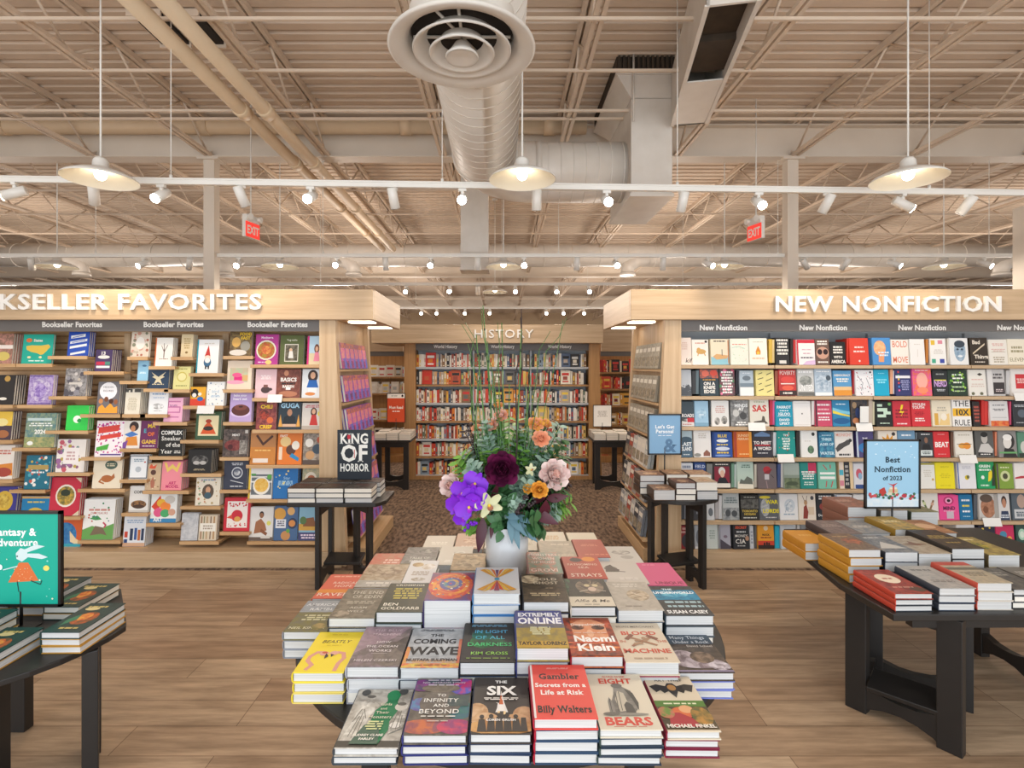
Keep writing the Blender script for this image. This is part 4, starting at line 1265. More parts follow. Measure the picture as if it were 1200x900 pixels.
# ---------------------------------------------------------------- right wall: row, x0, x1, cover, description, art
RB = [
(0, 797, 811, 'ead9cc', 'cream book with black italic word at its foot', 't,kif,.7,.16,.16,2a2426,i b,.4,.7,.6,.3,4,d8b8a8'),
(0, 811, 831, 'efe8dc', 'white book with a tan camel', 'e,.55,.52,.3,.1,d2a45e e,.4,.6,.12,.08,d2a45e s,.06,d2a45e,.72,.5,.8,.36 s,.06,d2a45e,.4,.5,.34,.36 b,.5,.86,.7,.08,1,d8a08a e,.86,.92,.08,.05,3a3030'),
(0, 833, 855, 'e8dcc0', 'cream book with a boat on pale blue sea', 'r,0,0,1,.3,8ec0cc p,d8a870,.1,.32,.3,.42,.95,.36,.9,.24,.3,.2 r,.6,.36,.64,.6,5a5048 b,.5,.92,.9,.08,1,5a5048 s,.05,c07a4a,.97,.05,.97,.95'),
(0, 856, 878, 'eae8d8', 'pale mint book with faint pastel map lines', 'b,.5,.78,.8,.06,1,e0907a s,.03,a8ccbc,.1,.66,.5,.7,.8,.62 d,26,.025,b8d4c0:e0b8a0:c8d8b0'),
(0, 878, 900, 'efeadc', 'white book with small orange flame', 'p,d88a2e,.38,.38,.36,.5,.5,.72,.64,.5,.62,.38 e,.5,.44,.08,.06,f2c24a b,.5,.24,.7,.1,1,e0c0a0 b,.5,.86,.6,.05,1,c8c0a8'),
(0, 909, 926, '2a2727', 'black book of stacked white capitals beside yellow spines', 'b,.5,.66,.86,.62,5,e8e2d8 r,.25,.04,.75,.16,d8d4cc'),
(0, 934, 956, 'f0e6e4', 'white book with red border and faded figures', 'r,0,.86,1,1,c8283c r,.0,.0,.08,1,c8283c b,.55,.6,.6,.06,1,d0a0b0 b,.55,.45,.6,.06,1,c090a0 b,.55,.28,.7,.08,1,3a3a4a p,d8b8d8,.3,0,.5,.14,1,.18,1,0'),
(0, 956, 973, '6b5348', 'brown book of a face in dark sunglasses', 'b,.5,.86,.9,.2,2,efe8de e,.5,.46,.46,.24,c89a84 e,.3,.5,.18,.11,2e1c1e e,.72,.5,.18,.11,2e1c1e b,.5,.1,.8,.1,1,efe8de'),
(0, 973, 992, '1d1b1b', 'short black book ending in white word AMERICA', 't,AMERICA,.5,.14,.14,efe9df,b t,WITH,.5,.34,.1,efe9df,b b,.5,.66,.8,.36,3,efe9df'),
(0, 996, 1019, 'd8402e', 'vermilion book with small white title', 'b,.5,.66,.6,.1,1,f2d8d0 b,.5,.5,.6,.1,1,f2d8d0 e,.5,.14,.05,.04,f2d8d0'),
(0, 1023, 1045, '4f90cc', 'sky blue book with orange cloud', 'e,.4,.62,.34,.28,e8a070/f0c090 p,e89a6a,.3,.1,.34,.5,.66,.5,.6,.1 b,.6,.4,.6,.2,2,dce8f2'),
(0, 1045, 1066, 'eee6dc', 'cream book with huge red words BOLD MOVE', 't,BOLD,.5,.82,.24,d8704e,n,.9 t,MOVE,.5,.2,.24,d8704e,n,.9'),
(0, 1067, 1085, 'edeae6', 'plain white book leaning beside an orange spine', 's,.02,c8bcae,.5,.3,.52,.6 b,.5,.8,.5,.05,1,d6cfc6'),
(0, 1091, 1110, 'eeece8', 'white book with yellow red green and blue corner squares', 'r,.04,.76,.3,.94,e0b83a r,.5,.8,.8,.94,d88a9a r,.04,.06,.3,.22,4aa88a r,.56,.06,.86,.22,3a4aa0 b,.5,.5,.7,.2,3,d6d0c8'),
(0, 1114, 1136, 'e6e6e4', 'white book with blue tinted smiling face', 'e,.54,.52,.32,.4,7f9ab2/a9bccc e,.54,.78,.3,.14,3a4450 e,.42,.58,.07,.04,3a4450 e,.66,.58,.07,.04,3a4450 e,.54,.32,.14,.04,e6ecf0'),
(0, 1138, 1159, '33291f', 'dark brown book with diagonal cream bar', 't,Bad,.35,.84,.14,e6dccc,b p,d8c8ae,.12,.44,.85,.8,.85,.74,.12,.38 t,Things,.6,.3,.14,e6dccc,b b,.5,.1,.6,.06,1,e6dccc'),
(0, 1160, 1182, 'e9e4da', 'white book with rows of pale pink lettering', 'b,.5,.8,.7,.12,2,d8a8a0 b,.5,.58,.8,.12,2,d8b0a8 r,.1,.5,.9,.52,b8ac9a b,.5,.2,.7,.26,3,b0a490'),
(0, 1182, 1204, 'ece4d0', 'cream book with spaced grey capitals at its foot', 't,ELEVEN,.5,.2,.14,8a8468,n b,.5,.6,.8,.3,2,a09878'),
(1, 797, 811, 'b8bcc0', 'grey book of misty black trees', 'p,4a4e54,0,0,0,.36,.4,.3,.7,.44,1,.3,1,0 d,20,.06,4a4e54:80868c,0,.1,1,.45'),
(1, 820, 843, '2f3c44', 'slate book with white words ON A KNIFE EDGE under coral blooms', 'r,0,.66,1,1,c0604a/3a5058 e,.3,.84,.2,.12,e0705a e,.75,.86,.2,.12,d8503f t,ON_A,.5,.46,.12,f0ece4,b t,KNIFE,.5,.31,.12,f0ece4,b t,EDGE,.5,.16,.12,f0ece4,b b,.5,.6,.7,.06,1,d8a04a'),
(1, 843, 862, '3a4a44/8a4a5a', 'dark floral book with rows of white capitals', 'd,24,.12,c8486a:4a8a5a:e07a9a:2f5a44 b,.5,.5,.8,.86,8,f2ece8'),
(1, 867, 884, 'aebcc6', 'grey book of a cloudy sea above a white band', 'r,0,.0,1,.34,ecebe8 e,.5,.7,.3,.1,6a7680 r,0,.34,1,.5,7a8a96 b,.5,.9,.8,.06,1,dfe4e8'),
(1, 886, 908, 'e4d78e', 'pale yellow book with scattered black dashes', 's,.04,3a3628,.15,.85,.35,.9 s,.04,3a3628,.6,.82,.85,.9 s,.04,3a3628,.1,.64,.4,.7 s,.04,3a3628,.56,.58,.9,.68 s,.04,3a3628,.15,.44,.3,.48 s,.04,3a3628,.5,.36,.84,.44 s,.04,3a3628,.15,.2,.4,.26 s,.04,3a3628,.6,.14,.85,.22'),
(1, 913, 934, 'c03a38', 'red book with black bands and white title on top', 't,POVERTY,.5,.88,.15,f0e4da,n r,0,.0,1,.2,3a2a2a b,.5,.1,.8,.1,1,f0e4da r,.1,.44,.9,.48,f0e4da e,.5,.3,.34,.1,e0604a e,.5,.62,.4,.12,d84a44'),
(1, 935, 955, 'c9c9c6', 'grey book of a bearded face under white lettering', 'e,.5,.56,.4,.2,7a7e7a/a8aaa4 b,.5,.9,.9,.12,1,f4f4f2 t,UNITED,.5,.3,.22,f4f4f2,n r,0,0,1,.14,6a6a66'),
(1, 955, 976, 'b4c4d2', 'pale blue snow scene book', 'e,.5,.5,.44,.34,8aa0b4/c8d4de b,.5,.9,.8,.06,1,f0f4f6 r,0,0,1,.12,e8ecee e,.8,.66,.14,.1,4a5662'),
(1, 977, 999, '5a9ac8', 'blue book fading to an orange strip', 'r,0,.0,1,.22,e0963a r,0,.22,1,.36,e8c08a t,DEMOCRACY,.5,.82,.08,f2ece0,b b,.5,.62,.8,.18,2,f2ece0'),
(1, 1003, 1025, 'e9e8ea', 'white book spattered with ink lines', 'd,34,.03,4a4a58:7a7a8c:c05a6a s,.025,5a5a6a,.1,.8,.4,.5,.3,.2 s,.025,5a5a6a,.6,.7,.8,.3 e,.84,.92,.06,.04,3a3a44'),
(1, 1025, 1043, '18a8cc', 'bright cyan book with pale thin letters', 'b,.5,.56,.7,.2,2,8adcec b,.5,.86,.6,.05,1,8adcec'),
(1, 1050, 1069, '34386a', 'navy book with a column of coloured dots', 'e,.2,.9,.06,.04,e04a4a e,.2,.76,.06,.04,4ab86a e,.2,.62,.06,.04,e8c23a e,.2,.48,.06,.04,e04a4a e,.2,.34,.06,.04,4a8ad8 e,.2,.2,.06,.04,e86aa8 r,.0,.66,.95,.76,e8e6ec b,.6,.4,.6,.4,6,9a9cc8'),
(1, 1070, 1093, 'e0589a/f07a4a', 'hot pink to orange book with pale cloud', 'e,.5,.56,.3,.3,f2b0a0 b,.5,.94,.8,.05,1,f4d8e0 e,.5,.2,.3,.12,f0906a'),
(1, 1094, 1112, '262a2c', 'black book with rainbow block letters NERD', 't,NERD,.5,.5,.26,c8a0d8,b r,.1,.6,.9,.64,e0d84a b,.5,.86,.7,.08,1,a8aca8 b,.5,.22,.6,.1,2,c8ccd0'),
(1, 1112, 1135, '24382c', 'dark green book with leafy white lettering', 'b,.5,.82,.7,.1,1,e8f0e0 b,.5,.68,.7,.1,1,e8f0e0 b,.5,.52,.7,.1,1,e8f0e0 d,26,.06,7ab83a:4a8a3a:9ac84a b,.5,.34,.7,.08,1,c8e0b0 b,.5,.18,.7,.06,1,c8e0b0'),
(1, 1136, 1157, 'e5e2da', 'white book with tiny black bird', 'p,3a3630,.5,.82,.66,.88,.82,.82,.66,.76 b,.5,.62,.8,.05,1,d8a09a b,.5,.4,.8,.16,2,d8c8be e,.2,.08,.1,.06,6a6a52 e,.7,.08,.1,.06,6a6a52'),
(1, 1158, 1179, 'c3c1c0', 'grey book with dark square at lower right', 'r,.32,.06,.98,.5,3a3436 b,.6,.74,.6,.24,2,5a5658 r,0,0,.28,1,dcdad8 b,.65,.2,.5,.12,2,d8c8c8'),
(1, 1186, 1206, 'e4e0dc', 'white book with red rectangle by the picture edge', 'r,.25,.26,1,.8,c8343a b,.6,.55,.6,.2,3,e8c8c4'),
(2, 797, 814, '39464e', 'dark blue book with red heart shape in its title', 'r,0,.0,1,.3,d8d6d4 t,ROADS,.55,.44,.13,f0ecea,b t,ME,.25,.26,.13,2a2a2a,b r,.5,.16,1,.34,c02a34 b,.5,.08,.8,.05,1,b05a5a'),
(2, 814, 831, '9cc0d8', 'pale blue book of hazy water', 'e,.5,.5,.36,.2,b8d4e4/8ab0cc b,.5,.46,.5,.05,1,e8f2f8 r,0,0,1,.14,7aa0b8'),
(2, 834, 855, 'e6e4e0', 'white book with two sketched heads', 'e,.3,.2,.16,.15,6a6864/cfcbc4 e,.72,.24,.18,.16,5a5854/bab6b0 b,.5,.66,.6,.3,4,d0a8a0'),
(2, 856, 878, '6a6a6a/9a9a98', 'grey photographic book with white capitals top and bottom', 't,MINDS,.6,.8,.12,f0f0ee,b t,AT,.6,.66,.12,f0f0ee,b b,.6,.1,.7,.16,2,f0f0ee e,.3,.5,.18,.14,c8c8c4 e,.7,.4,.2,.14,4a4a4a'),
(2, 879, 902, 'e4ded0', 'cream book with red letters SAS over a desert car', 't,SAS,.5,.68,.24,c8302c,b,.85 p,5a544a,.1,.06,.2,.18,.6,.22,.66,.4,.76,.36,.8,.2,.95,.1 b,.5,.92,.6,.05,1,8a9a6a'),
(2, 909, 930, '1597b4', 'teal book with white bold lines of title', 't,PARROT,.5,.78,.11,f0f6f6,b b,.5,.63,.6,.06,1,f0f6f6 t,IGLOO,.5,.5,.11,f0f6f6,b r,.1,.4,.9,.415,f0f6f6 t,DAVID,.5,.26,.1,f0f6f6,b t,LIPSKY,.5,.11,.1,f0f6f6,b'),
(2, 930, 951, 'ebe9e6', 'plain white book with one small dark mark', 'e,.5,.5,.04,.03,4a4a4a r,.08,.06,.94,.075,d0ccc8 r,.08,.92,.94,.935,d0ccc8'),
(2, 956, 976, 'c84a68', 'raspberry book crossed by white capitals', 'b,.5,.84,.8,.12,1,f4e8ea b,.5,.66,.8,.1,1,e8b8c0 b,.5,.5,.8,.1,1,f4e8ea b,.5,.3,.8,.18,2,f4e8ea r,0,0,.08,1,2a2a30'),
(2, 976, 997, '2f86b4', 'blue book with curved yellow stripe', 'p,e8d24a,0,.62,.5,.5,1,.42,1,.36,.5,.42,0,.5 p,7cc4dc,0,.72,.5,.62,1,.56,1,.46,.5,.5,0,.62 b,.5,.85,.7,.06,1,e0eef4 e,.5,.2,.5,.12,1f5f94'),
(2, 998, 1018, '5a4c44/2e3440', 'dark book of a crowd with blue dancer', 'e,.4,.5,.16,.2,3a4a78 e,.25,.2,.2,.12,c8845a e,.6,.7,.14,.14,2a2428 e,.2,.8,.14,.12,a88a6a'),
(2, 1027, 1047, '1e2222', 'black book with blocky pale green title', 'r,.08,.8,.4,.9,c8e0cc r,.08,.6,.7,.74,c8e0cc r,.45,.48,.9,.6,c8e0cc r,.08,.36,.6,.48,c8e0cc b,.5,.12,.8,.06,1,c8e0cc e,.84,.9,.1,.06,7ab86a'),
(2, 1047, 1068, 'c8303f', 'red book with yellow lightning mark', 'p,f0d22a,.5,.86,.62,.86,.52,.6,.66,.6,.42,.36,.5,.54,.36,.54 b,.5,.5,.8,.4,3,8a2230 b,.5,.1,.8,.08,1,f4e0e0'),
(2, 1069, 1092, 'd0323c', 'red book with white heading and foot', 't,STOLEN,.4,.86,.1,f4e8e4,b t,YOUTH,.36,.74,.1,f4e8e4,b b,.4,.26,.6,.16,2,f4e8e4 b,.4,.5,.6,.16,3,a02030'),
(2, 1093, 1116, 'e6dcc4', 'cream book of soft yellow brush strokes', 'r,.1,.04,.3,.5,d8a84a p,e8c98a,.3,.04,.5,.4,.9,.5,.9,.04 b,.5,.66,.6,.2,2,b8b0a0 e,.6,.36,.16,.14,f0e8d8'),
(2, 1117, 1139, 'efedea', 'white book reading THE 10X RULE with a yellow band', 't,THE,.5,.86,.22,3a3a3a,n r,.0,.38,1,.68,eab52e t,10X,.5,.53,.22,3a3a3a,b t,RULE,.5,.14,.22,3a3a3a,n'),
(2, 1141, 1150, '2b2424', 'narrow dark book with red headings', 'b,.5,.5,.8,.7,5,b8584a'),
(2, 1161, 1183, 'd9d8d8', 'pale grey book with a red lower edge', 'r,0,0,1,.22,d0502f/e08a4a b,.5,.84,.7,.06,1,6a6a70 b,.5,.66,.7,.1,2,5a5a60 r,.1,.34,.9,.36,a8a8a8'),
(2, 1188, 1206, '2e3036', 'black book by the edge beside a pink spine', 'b,.5,.8,.8,.1,2,c8ccd0 e,.6,.5,.3,.16,5a6470 b,.5,.14,.8,.06,1,a8acb0'),
(3, 797, 812, '4a6478', 'dark blue coastal book with white LAST ISLAND', 'r,0,.6,1,1,a8bcc4 e,.5,.66,.5,.12,3f5666 t,LAST,.5,.5,.14,f0f4f4,b t,ISLAND,.5,.32,.14,f0f4f4,b b,.5,.1,.7,.06,1,c8d4da'),
(3, 813, 834, 'e9e5e0', 'white book with a small house at lower corner', 'p,8a5a4a,.55,.04,.55,.16,.74,.28,.94,.16,.94,.04 e,.2,.08,.2,.07,8a8a84 b,.5,.8,.5,.2,3,c8beb4'),
(3, 835, 859, '2a4f98', 'cobalt blue book with ornamental yellow bands', 't,BLUE,.5,.86,.12,e8ca4a,b e,.5,.66,.3,.07,e8e8e4 b,.5,.5,.7,.08,1,e8ca4a e,.5,.34,.36,.08,d8dce8 b,.5,.18,.8,.1,1,e8ca4a e,.5,.07,.4,.04,7a9ad8 r,0,0,.1,1,1c3a78'),
(3, 860, 882, 'd9742a', 'orange book with dark red left edge and thin title', 'r,.0,.0,.16,1,a8402a t,SUNSET,.55,.86,.09,f2dcb0,n t,FERRAN,.55,.72,.09,f2dcb0,n b,.55,.12,.6,.08,1,f2c88a r,.84,0,1,1,e8a040'),
(3, 882, 906, '33323c', 'dark book with bold coloured words TO MEET A WORD', 'p,6a88b0,.1,.88,.5,1,.9,.88,.9,.8,.1,.8 t,TO_MEET,.5,.56,.12,f0ece8,b r,.1,.44,.9,.48,c8343c t,A_WORD,.5,.34,.12,f0ece8,b b,.5,.16,.6,.06,1,c8c8cc'),
(3, 911, 933, '12938c', 'green teal book with centred white words', 't,THE,.5,.84,.08,eaf2ee,b t,BOOK,.5,.7,.08,eaf2ee,b b,.5,.46,.46,.36,4,eaf2ee d,12,.05,c85a4a:e8d8b0:0a6a66,.04,.04,.96,.96'),
(3, 939, 959, 'ecece9', 'white book with small green globe', 'e,.58,.28,.2,.15,3d5a4a/6a8a6a e,.76,.86,.1,.07,2f2f2f b,.4,.6,.5,.05,1,cfcac4'),
(3, 960, 979, '23618a/4a98b4', 'deep blue book of water with silver capitals', 't,THREE,.5,.72,.1,c8e4ee,b t,AGES_OF,.5,.52,.1,c8e4ee,b t,WATER,.5,.16,.12,c8e4ee,b b,.5,.88,.7,.05,1,c8e4ee'),
(3, 979, 1001, 'e3dfda', 'white book with leaping grey wolf', 'p,4a4848,.0,.34,.2,.52,.5,.6,.7,.7,.85,.58,.8,.5,.5,.4,.3,.3,.1,.2 t,MIDNIGHT,.5,.88,.12,e0907a,n b,.5,.1,.9,.12,1,3a3a3a e,.84,.66,.1,.07,2f2f2f'),
(3, 1004, 1025, '4a4478', 'purple book with blue wave beneath a price card', 'e,.5,.36,.4,.2,2f78b8 e,.6,.28,.24,.14,d8587a t,THE,.5,.72,.08,e8e4f0,b r,0,0,.1,1,c8d4e0'),
(3, 1030, 1053, 'e8dfd2', 'white book with orange leaf fan above the framed sign', 'p,e0982a,.3,.5,.2,.8,.4,.7,.5,.9,.6,.7,.8,.86,.7,.5 e,.82,.88,.1,.07,3a3232'),
(3, 1053, 1074, '6f98b8', 'blue book with three half hidden faces', 'b,.5,.82,.8,.1,1,eef2f4 e,.3,.5,.14,.14,d0a088 e,.7,.5,.14,.14,c89880'),
(3, 1077, 1095, '34373c', 'dark book of a man in a black jacket', 'b,.5,.92,.8,.07,1,e8e8ea e,.52,.68,.12,.12,8a6450 p,1c1c20,.2,.3,.3,.52,.72,.52,.86,.3 r,.1,.06,.9,.28,d6e0de b,.5,.17,.6,.12,2,2a3a3c'),
(3, 1095, 1114, 'd42f36', 'red book with the white word BEAT', 't,BEAT,.5,.5,.2,f6f0ec,b b,.5,.9,.6,.04,1,e8a8a8 b,.5,.12,.6,.04,1,e8a8a8'),
(3, 1120, 1142, 'e6e1d6', 'white book with two orange fruit halves', 'e,.4,.44,.24,.11,dca04a e,.64,.44,.22,.13,e0902f s,.03,4a3a2a,.1,.5,.9,.5 b,.5,.86,.7,.08,1,c0b8a8 b,.5,.1,.8,.05,1,c0b8a8'),
(3, 1144, 1166, '5a5a58', 'black and white book of a seated dark haired man', 'e,.5,.72,.18,.2,b8b4ae e,.5,.86,.2,.1,232323 p,c8c6c2,.1,.2,.3,.5,.7,.52,.95,.3,.9,.16 r,.1,.06,.9,.16,2a2a2a b,.5,.11,.7,.06,1,e8e6e2'),
(3, 1171, 1193, '8a8886', 'grey book of a white haired head turned aside', 'e,.55,.6,.34,.3,2c2a2a e,.48,.56,.24,.24,dedad4 e,.5,.74,.26,.12,efece8 p,2c2a2a,.2,.0,.3,.34,.8,.3,1,0 r,0,.14,1,.2,6aa86a'),
(3, 1194, 1206, '5a8a72', 'green book half cut by the right picture edge', 'e,.6,.4,.4,.24,c8c8c0 r,0,.0,1,.16,2f3a34'),
(4, 797, 813, 'e3e3e6', 'white book standing over stacked books on round table', 'b,.5,.86,.8,.16,1,8a90a0 r,.0,.6,1,.72,d8d4d0'),
(4, 814, 828, '2c4a88', 'royal blue book with word FIELD', 't,FIELD,.5,.86,.12,e8ecf4,s t,day,.5,.6,.12,c8d4ee,i e,.5,.3,.3,.1,4a6ab0'),
(4, 836, 857, '3a3634', 'dark book with a white wigged portrait on red', 'r,.06,.22,.94,.84,8a2a3a e,.5,.66,.2,.16,e4ded6 e,.52,.56,.13,.14,e0b8a0 p,2a2a30,.2,.22,.34,.42,.7,.42,.86,.22 r,.1,.04,.98,.2,e8e2d8 b,.5,.92,.8,.06,1,efe8dc'),
(4, 864, 884, 'bcd0c4', 'pale green book with grey engraved town', 'r,.02,0,1,.26,e8e4d4 p,6a7068,.1,.18,.2,.36,.4,.3,.6,.46,.9,.36,.95,.16 b,.55,.84,.6,.14,2,5a7a6c'),
(4, 888, 911, '73686a', 'mauve grey book with a red rose held by a hand', 'e,.5,.76,.2,.14,b8323c p,8a2a32,.3,.62,.5,.72,.8,.8,.6,.58 r,.36,.36,.6,.58,c8c4c8 s,.04,4a4448,.7,.56,.84,.44 s,.05,a08a8c,.5,.0,.44,.3'),
(4, 919, 938, 'a8b4ac', 'misty green landscape book', 'r,0,0,1,.42,5a6a54/7a8868 r,0,.42,1,.54,8a988c e,.5,.2,.4,.08,4a5844'),
(4, 938, 958, '188c84', 'teal book with pink corner and white label title', 'r,.5,.6,1,1,c8305a b,.5,.52,.86,.34,4,f0f2ee b,.5,.2,.7,.16,2,d0e8e2'),
(4, 959, 981, '76c0aa', 'mint book with red slash letters and white labels', 's,.05,c8424a,.3,.9,.5,.72 s,.05,c8424a,.7,.9,.7,.78 r,.1,.54,.94,.62,f4f6f4 r,.1,.36,.94,.46,f4f6f4 s,.05,c8424a,.4,.06,.46,.28 s,.05,c8424a,.7,.06,.8,.28'),
(4, 984, 1001, 'e0c8a0', 'striped book in pink black and cream', 'r,.0,.0,.3,1,e8d8c8 r,0,.5,.3,.7,4ab0c8 r,.34,0,.76,1,2a2c34 b,.55,.5,.3,.8,5,b8b4b0 r,.0,.1,.3,.3,d88a9a'),
(4, 1001, 1014, 'dcdce2', 'white book with red and blue shapes beside the framed sign', 'r,.1,.0,1,.16,2a4a88 e,.5,.6,.3,.2,c85a6a e,.6,.5,.2,.14,8ab0d0'),
(4, 1079, 1097, 'e6e6e0', 'white book with faint grey script right of the framed sign', 'b,.5,.6,.6,.3,4,cfcabe r,0,.94,1,1,a8a02a e,.84,.36,.08,.05,c8a85a'),
(4, 1097, 1120, 'eadb1e', 'bright yellow book', 't,BREATH,.5,.84,.06,b8a818,n b,.5,.5,.6,.2,3,d2c218 b,.5,.12,.6,.05,1,d2c218'),
(4, 1123, 1145, 'e6e6ea', 'white book with blue spine and small yellow lemon', 'r,.0,.0,.06,1,4a68a8 e,.5,.42,.12,.09,d8c02a e,.56,.44,.08,.07,6a6a3a b,.5,.8,.6,.12,2,c8c8d0'),
(4, 1146, 1167, '1b9a5e', 'green book with yellow bird and white capitals', 't,GREEN,.45,.84,.1,e8f4ea,b b,.45,.7,.7,.1,1,e8f4ea p,e8d22a,.6,.26,.66,.6,.84,.7,.9,.5,.76,.3 e,.3,.42,.1,.07,e8f4ea b,.4,.12,.6,.1,1,c8e8d2 p,2a3a2a,.8,.1,.9,.8,1,.9,1,.1'),
(4, 1169, 1189, '7f9e3e', 'leaf green book with white oval', 'e,.5,.5,.3,.22,c8d09a e,.5,.5,.16,.12,4a4a34 r,0,0,.1,1,5a4a54 b,.5,.85,.7,.08,1,dce4b8'),
(4, 1190, 1206, 'e8e4e0', 'white book with a red brush stroke', 'p,b83a44,.0,.44,.5,.5,1,.5,1,.42,.5,.4,0,.38'),
(5, 812, 826, '3c3c40', 'dark book behind legs of the round table', 'b,.5,.5,.6,.6,4,8a8a90'),
(5, 828, 838, 'cfd2d4', 'pale book seen right of the round table legs', 'e,.5,.3,.3,.16,6a7076 b,.5,.76,.7,.2,2,a8acb0'),
(5, 847, 867, 'b8bebe', 'grey book with photograph of soldiers below', 'r,0,0,1,.46,7a8084/a8acac e,.3,.26,.16,.14,4a4e52 e,.7,.24,.18,.12,4a4e52 b,.5,.74,.8,.24,3,6a7a7c'),
(5, 868, 890, '2c2c2a', 'black book with grey crowd and gold lettering', 'r,0,.46,1,.84,6a6a66/3a3a38 t,TORONTO,.5,.36,.09,c8b04a,b t,HOGAN,.5,.24,.09,c8b04a,b b,.5,.09,.8,.07,1,c8c8c0 b,.5,.92,.7,.06,1,a8a8a0'),
(5, 890, 913, '5c6066', 'grey book with yellow capitals WAR LORDS', 'e,.3,.5,.24,.36,b8bcc0/8a8e94 t,WAR,.66,.72,.15,e8dc2a,b t,LORDS,.6,.36,.15,e8dc2a,b b,.6,.1,.7,.06,1,d0d0d0 e,.3,.9,.3,.06,d8c83a'),
(5, 914, 936, 'e6eaee', 'white book with blue line drawing of a horse', 'e,.55,.56,.3,.26,c8d4de e,.5,.52,.2,.2,aabccc/e6eaee s,.03,8aa0b4,.3,.3,.4,.6,.6,.74 b,.5,.22,.7,.08,1,9ab0c4'),
(5, 936, 957, 'e7dfd2', 'cream book with deer headed figure in red coat', 'p,8a3a30,.24,.05,.3,.5,.46,.6,.56,.3,.5,.05 e,.42,.66,.1,.1,b8926a s,.03,6a4a3a,.36,.72,.24,.92 s,.03,6a4a3a,.46,.72,.5,.92 r,.56,.2,.9,.5,d8c8b0 e,.8,.84,.1,.08,4a4a50'),
(5, 957, 979, '1d232b', 'black book with dull red square in the middle', 'b,.5,.84,.8,.18,2,dfe2e4 e,.5,.5,.34,.16,8a3a34 t,Download,.5,.18,.09,e8eaea,s b,.5,.07,.6,.04,1,a8b0b4'),
(5, 980, 1000, 'e3e6ea', 'white book with three grey lines and a blue spine edge', 'r,.0,.0,.08,1,7a98b8 b,.5,.78,.6,.06,1,a8a8a8 b,.5,.5,.7,.16,2,8a9aa8 b,.5,.2,.5,.05,1,b0b0b4'),
(5, 1001, 1021, 'e4e4e4', 'white book with spaced grey letters left of the framed sign', 'b,.5,.76,.6,.1,1,8a8a90 b,.5,.54,.6,.1,1,8a8a90 t,CLASH,.5,.12,.1,7a7a80,n'),
(5, 1024, 1045, '5a9a4a', 'green book showing under the framed sign', 'r,0,.0,1,.6,3a8a5a r,0,0,.2,1,e4e6e2'),
(5, 1050, 1076, '13a3a6', 'teal blue book showing under the framed sign', 'b,.5,.4,.8,.3,3,7ad0d0'),
(5, 1077, 1101, 'dedbd5', 'pale grey book with letter V made of leaves', 's,.1,6a7a4a,.24,.72,.5,.24 s,.1,8a6a4a,.5,.24,.76,.72 e,.3,.62,.08,.06,c8d0a0 e,.7,.6,.08,.06,c8a08a'),
(5, 1101, 1125, 'e64e92', 'hot pink book with black ringed eye and word MIND', 'e,.5,.78,.26,.17,b82a68 e,.5,.78,.18,.12,f0a0c8 e,.5,.78,.09,.06,2a1a24 t,MIND,.5,.48,.14,5a2048,b r,.36,.06,.72,.34,c8b8c4 b,.5,.36,.8,.05,1,f4c0d8'),
(5, 1125, 1141, '0f6fa0', 'blue paperback with white and yellow rows', 'b,.5,.78,.7,.12,1,e8eef2 b,.5,.56,.7,.12,1,e8d24a b,.5,.34,.7,.12,1,e8eef2 b,.5,.14,.7,.06,1,a8d0e0'),
(5, 1148, 1171, 'c9c5c0', 'grey book with large brown profile of a face', 'e,.48,.5,.4,.42,9a6a50/b88468 e,.4,.84,.34,.16,5a4a40 e,.34,.4,.14,.14,7a4e38 r,.8,0,1,1,a8a49e'),
(5, 1171, 1185, 'd2d0ce', 'pale book of dark haired man above blue band', 'e,.5,.72,.24,.2,3a2a26 e,.5,.64,.18,.18,b88468 p,2a3a58,.1,.0,.2,.34,.8,.34,.95,.0 b,.5,.14,.8,.16,2,d8e0e8'),
(5, 1187, 1206, '54606a', 'blue grey book of a stern face at the picture edge', 'e,.6,.7,.28,.26,b0988a r,.1,.06,1,.4,c8ccce b,.55,.22,.8,.2,3,3a4a58'),
(6, 797, 813, '8f2a30', 'dark red book low behind the round table', 'b,.5,.8,.9,.3,2,d8b0a8 e,.5,.34,.4,.3,3a3a42'),
(6, 814, 828, 'a8aeb4', 'grey book low beside the round table leg', 'e,.5,.5,.4,.36,6a7078 r,0,0,1,.1,d8d8d8'),
(6, 828, 842, 'c8d0cc', 'pale green grey book on the bottom row', 'b,.5,.6,.6,.4,4,9aa8a0'),
(6, 844, 857, 'a8a8b4', 'lavender grey book of sloping ground', 'p,4a4450,0,0,0,.4,1,.1,1,0 e,.5,.5,.2,.06,7a6a78'),
(6, 859, 879, '26282e', 'black book with white letters CIA and orange title', 't,SECRET,.5,.86,.1,e0582f,b b,.5,.68,.7,.1,1,c8c8c8 t,MONEY,.5,.52,.1,e8e4dc,s t,CIA,.45,.3,.17,f0ece4,s b,.5,.12,.7,.06,1,c8c8c8 e,.86,.42,.12,.1,b08870'),
(6, 879, 884, 'c8ccd2', 'narrow pale book next to the black one', 'b,.5,.5,.6,.6,4,8a90a0'),
(6, 888, 908, 'e09a2a', 'orange book with black skyline and small figures', 'r,0,.0,1,.34,c8402a r,0,0,1,.16,2c1e1a e,.4,.2,.06,.08,2c1e1a e,.55,.22,.06,.08,2c1e1a e,.68,.2,.06,.08,2c1e1a t,ROCK,.5,.6,.08,3a2418,b b,.5,.48,.8,.08,1,8a3a20 e,.5,.88,.14,.1,d8c8a8'),
(6, 915, 934, 'c4cdd6', 'pale blue book right of a cyan spine', 'b,.5,.76,.7,.16,2,8a98a8 b,.5,.4,.7,.26,3,a8b4c0'),
(6, 939, 960, '8d949a', 'grey book low beside the orange stack', 'b,.5,.6,.7,.2,2,c8ccd0'),
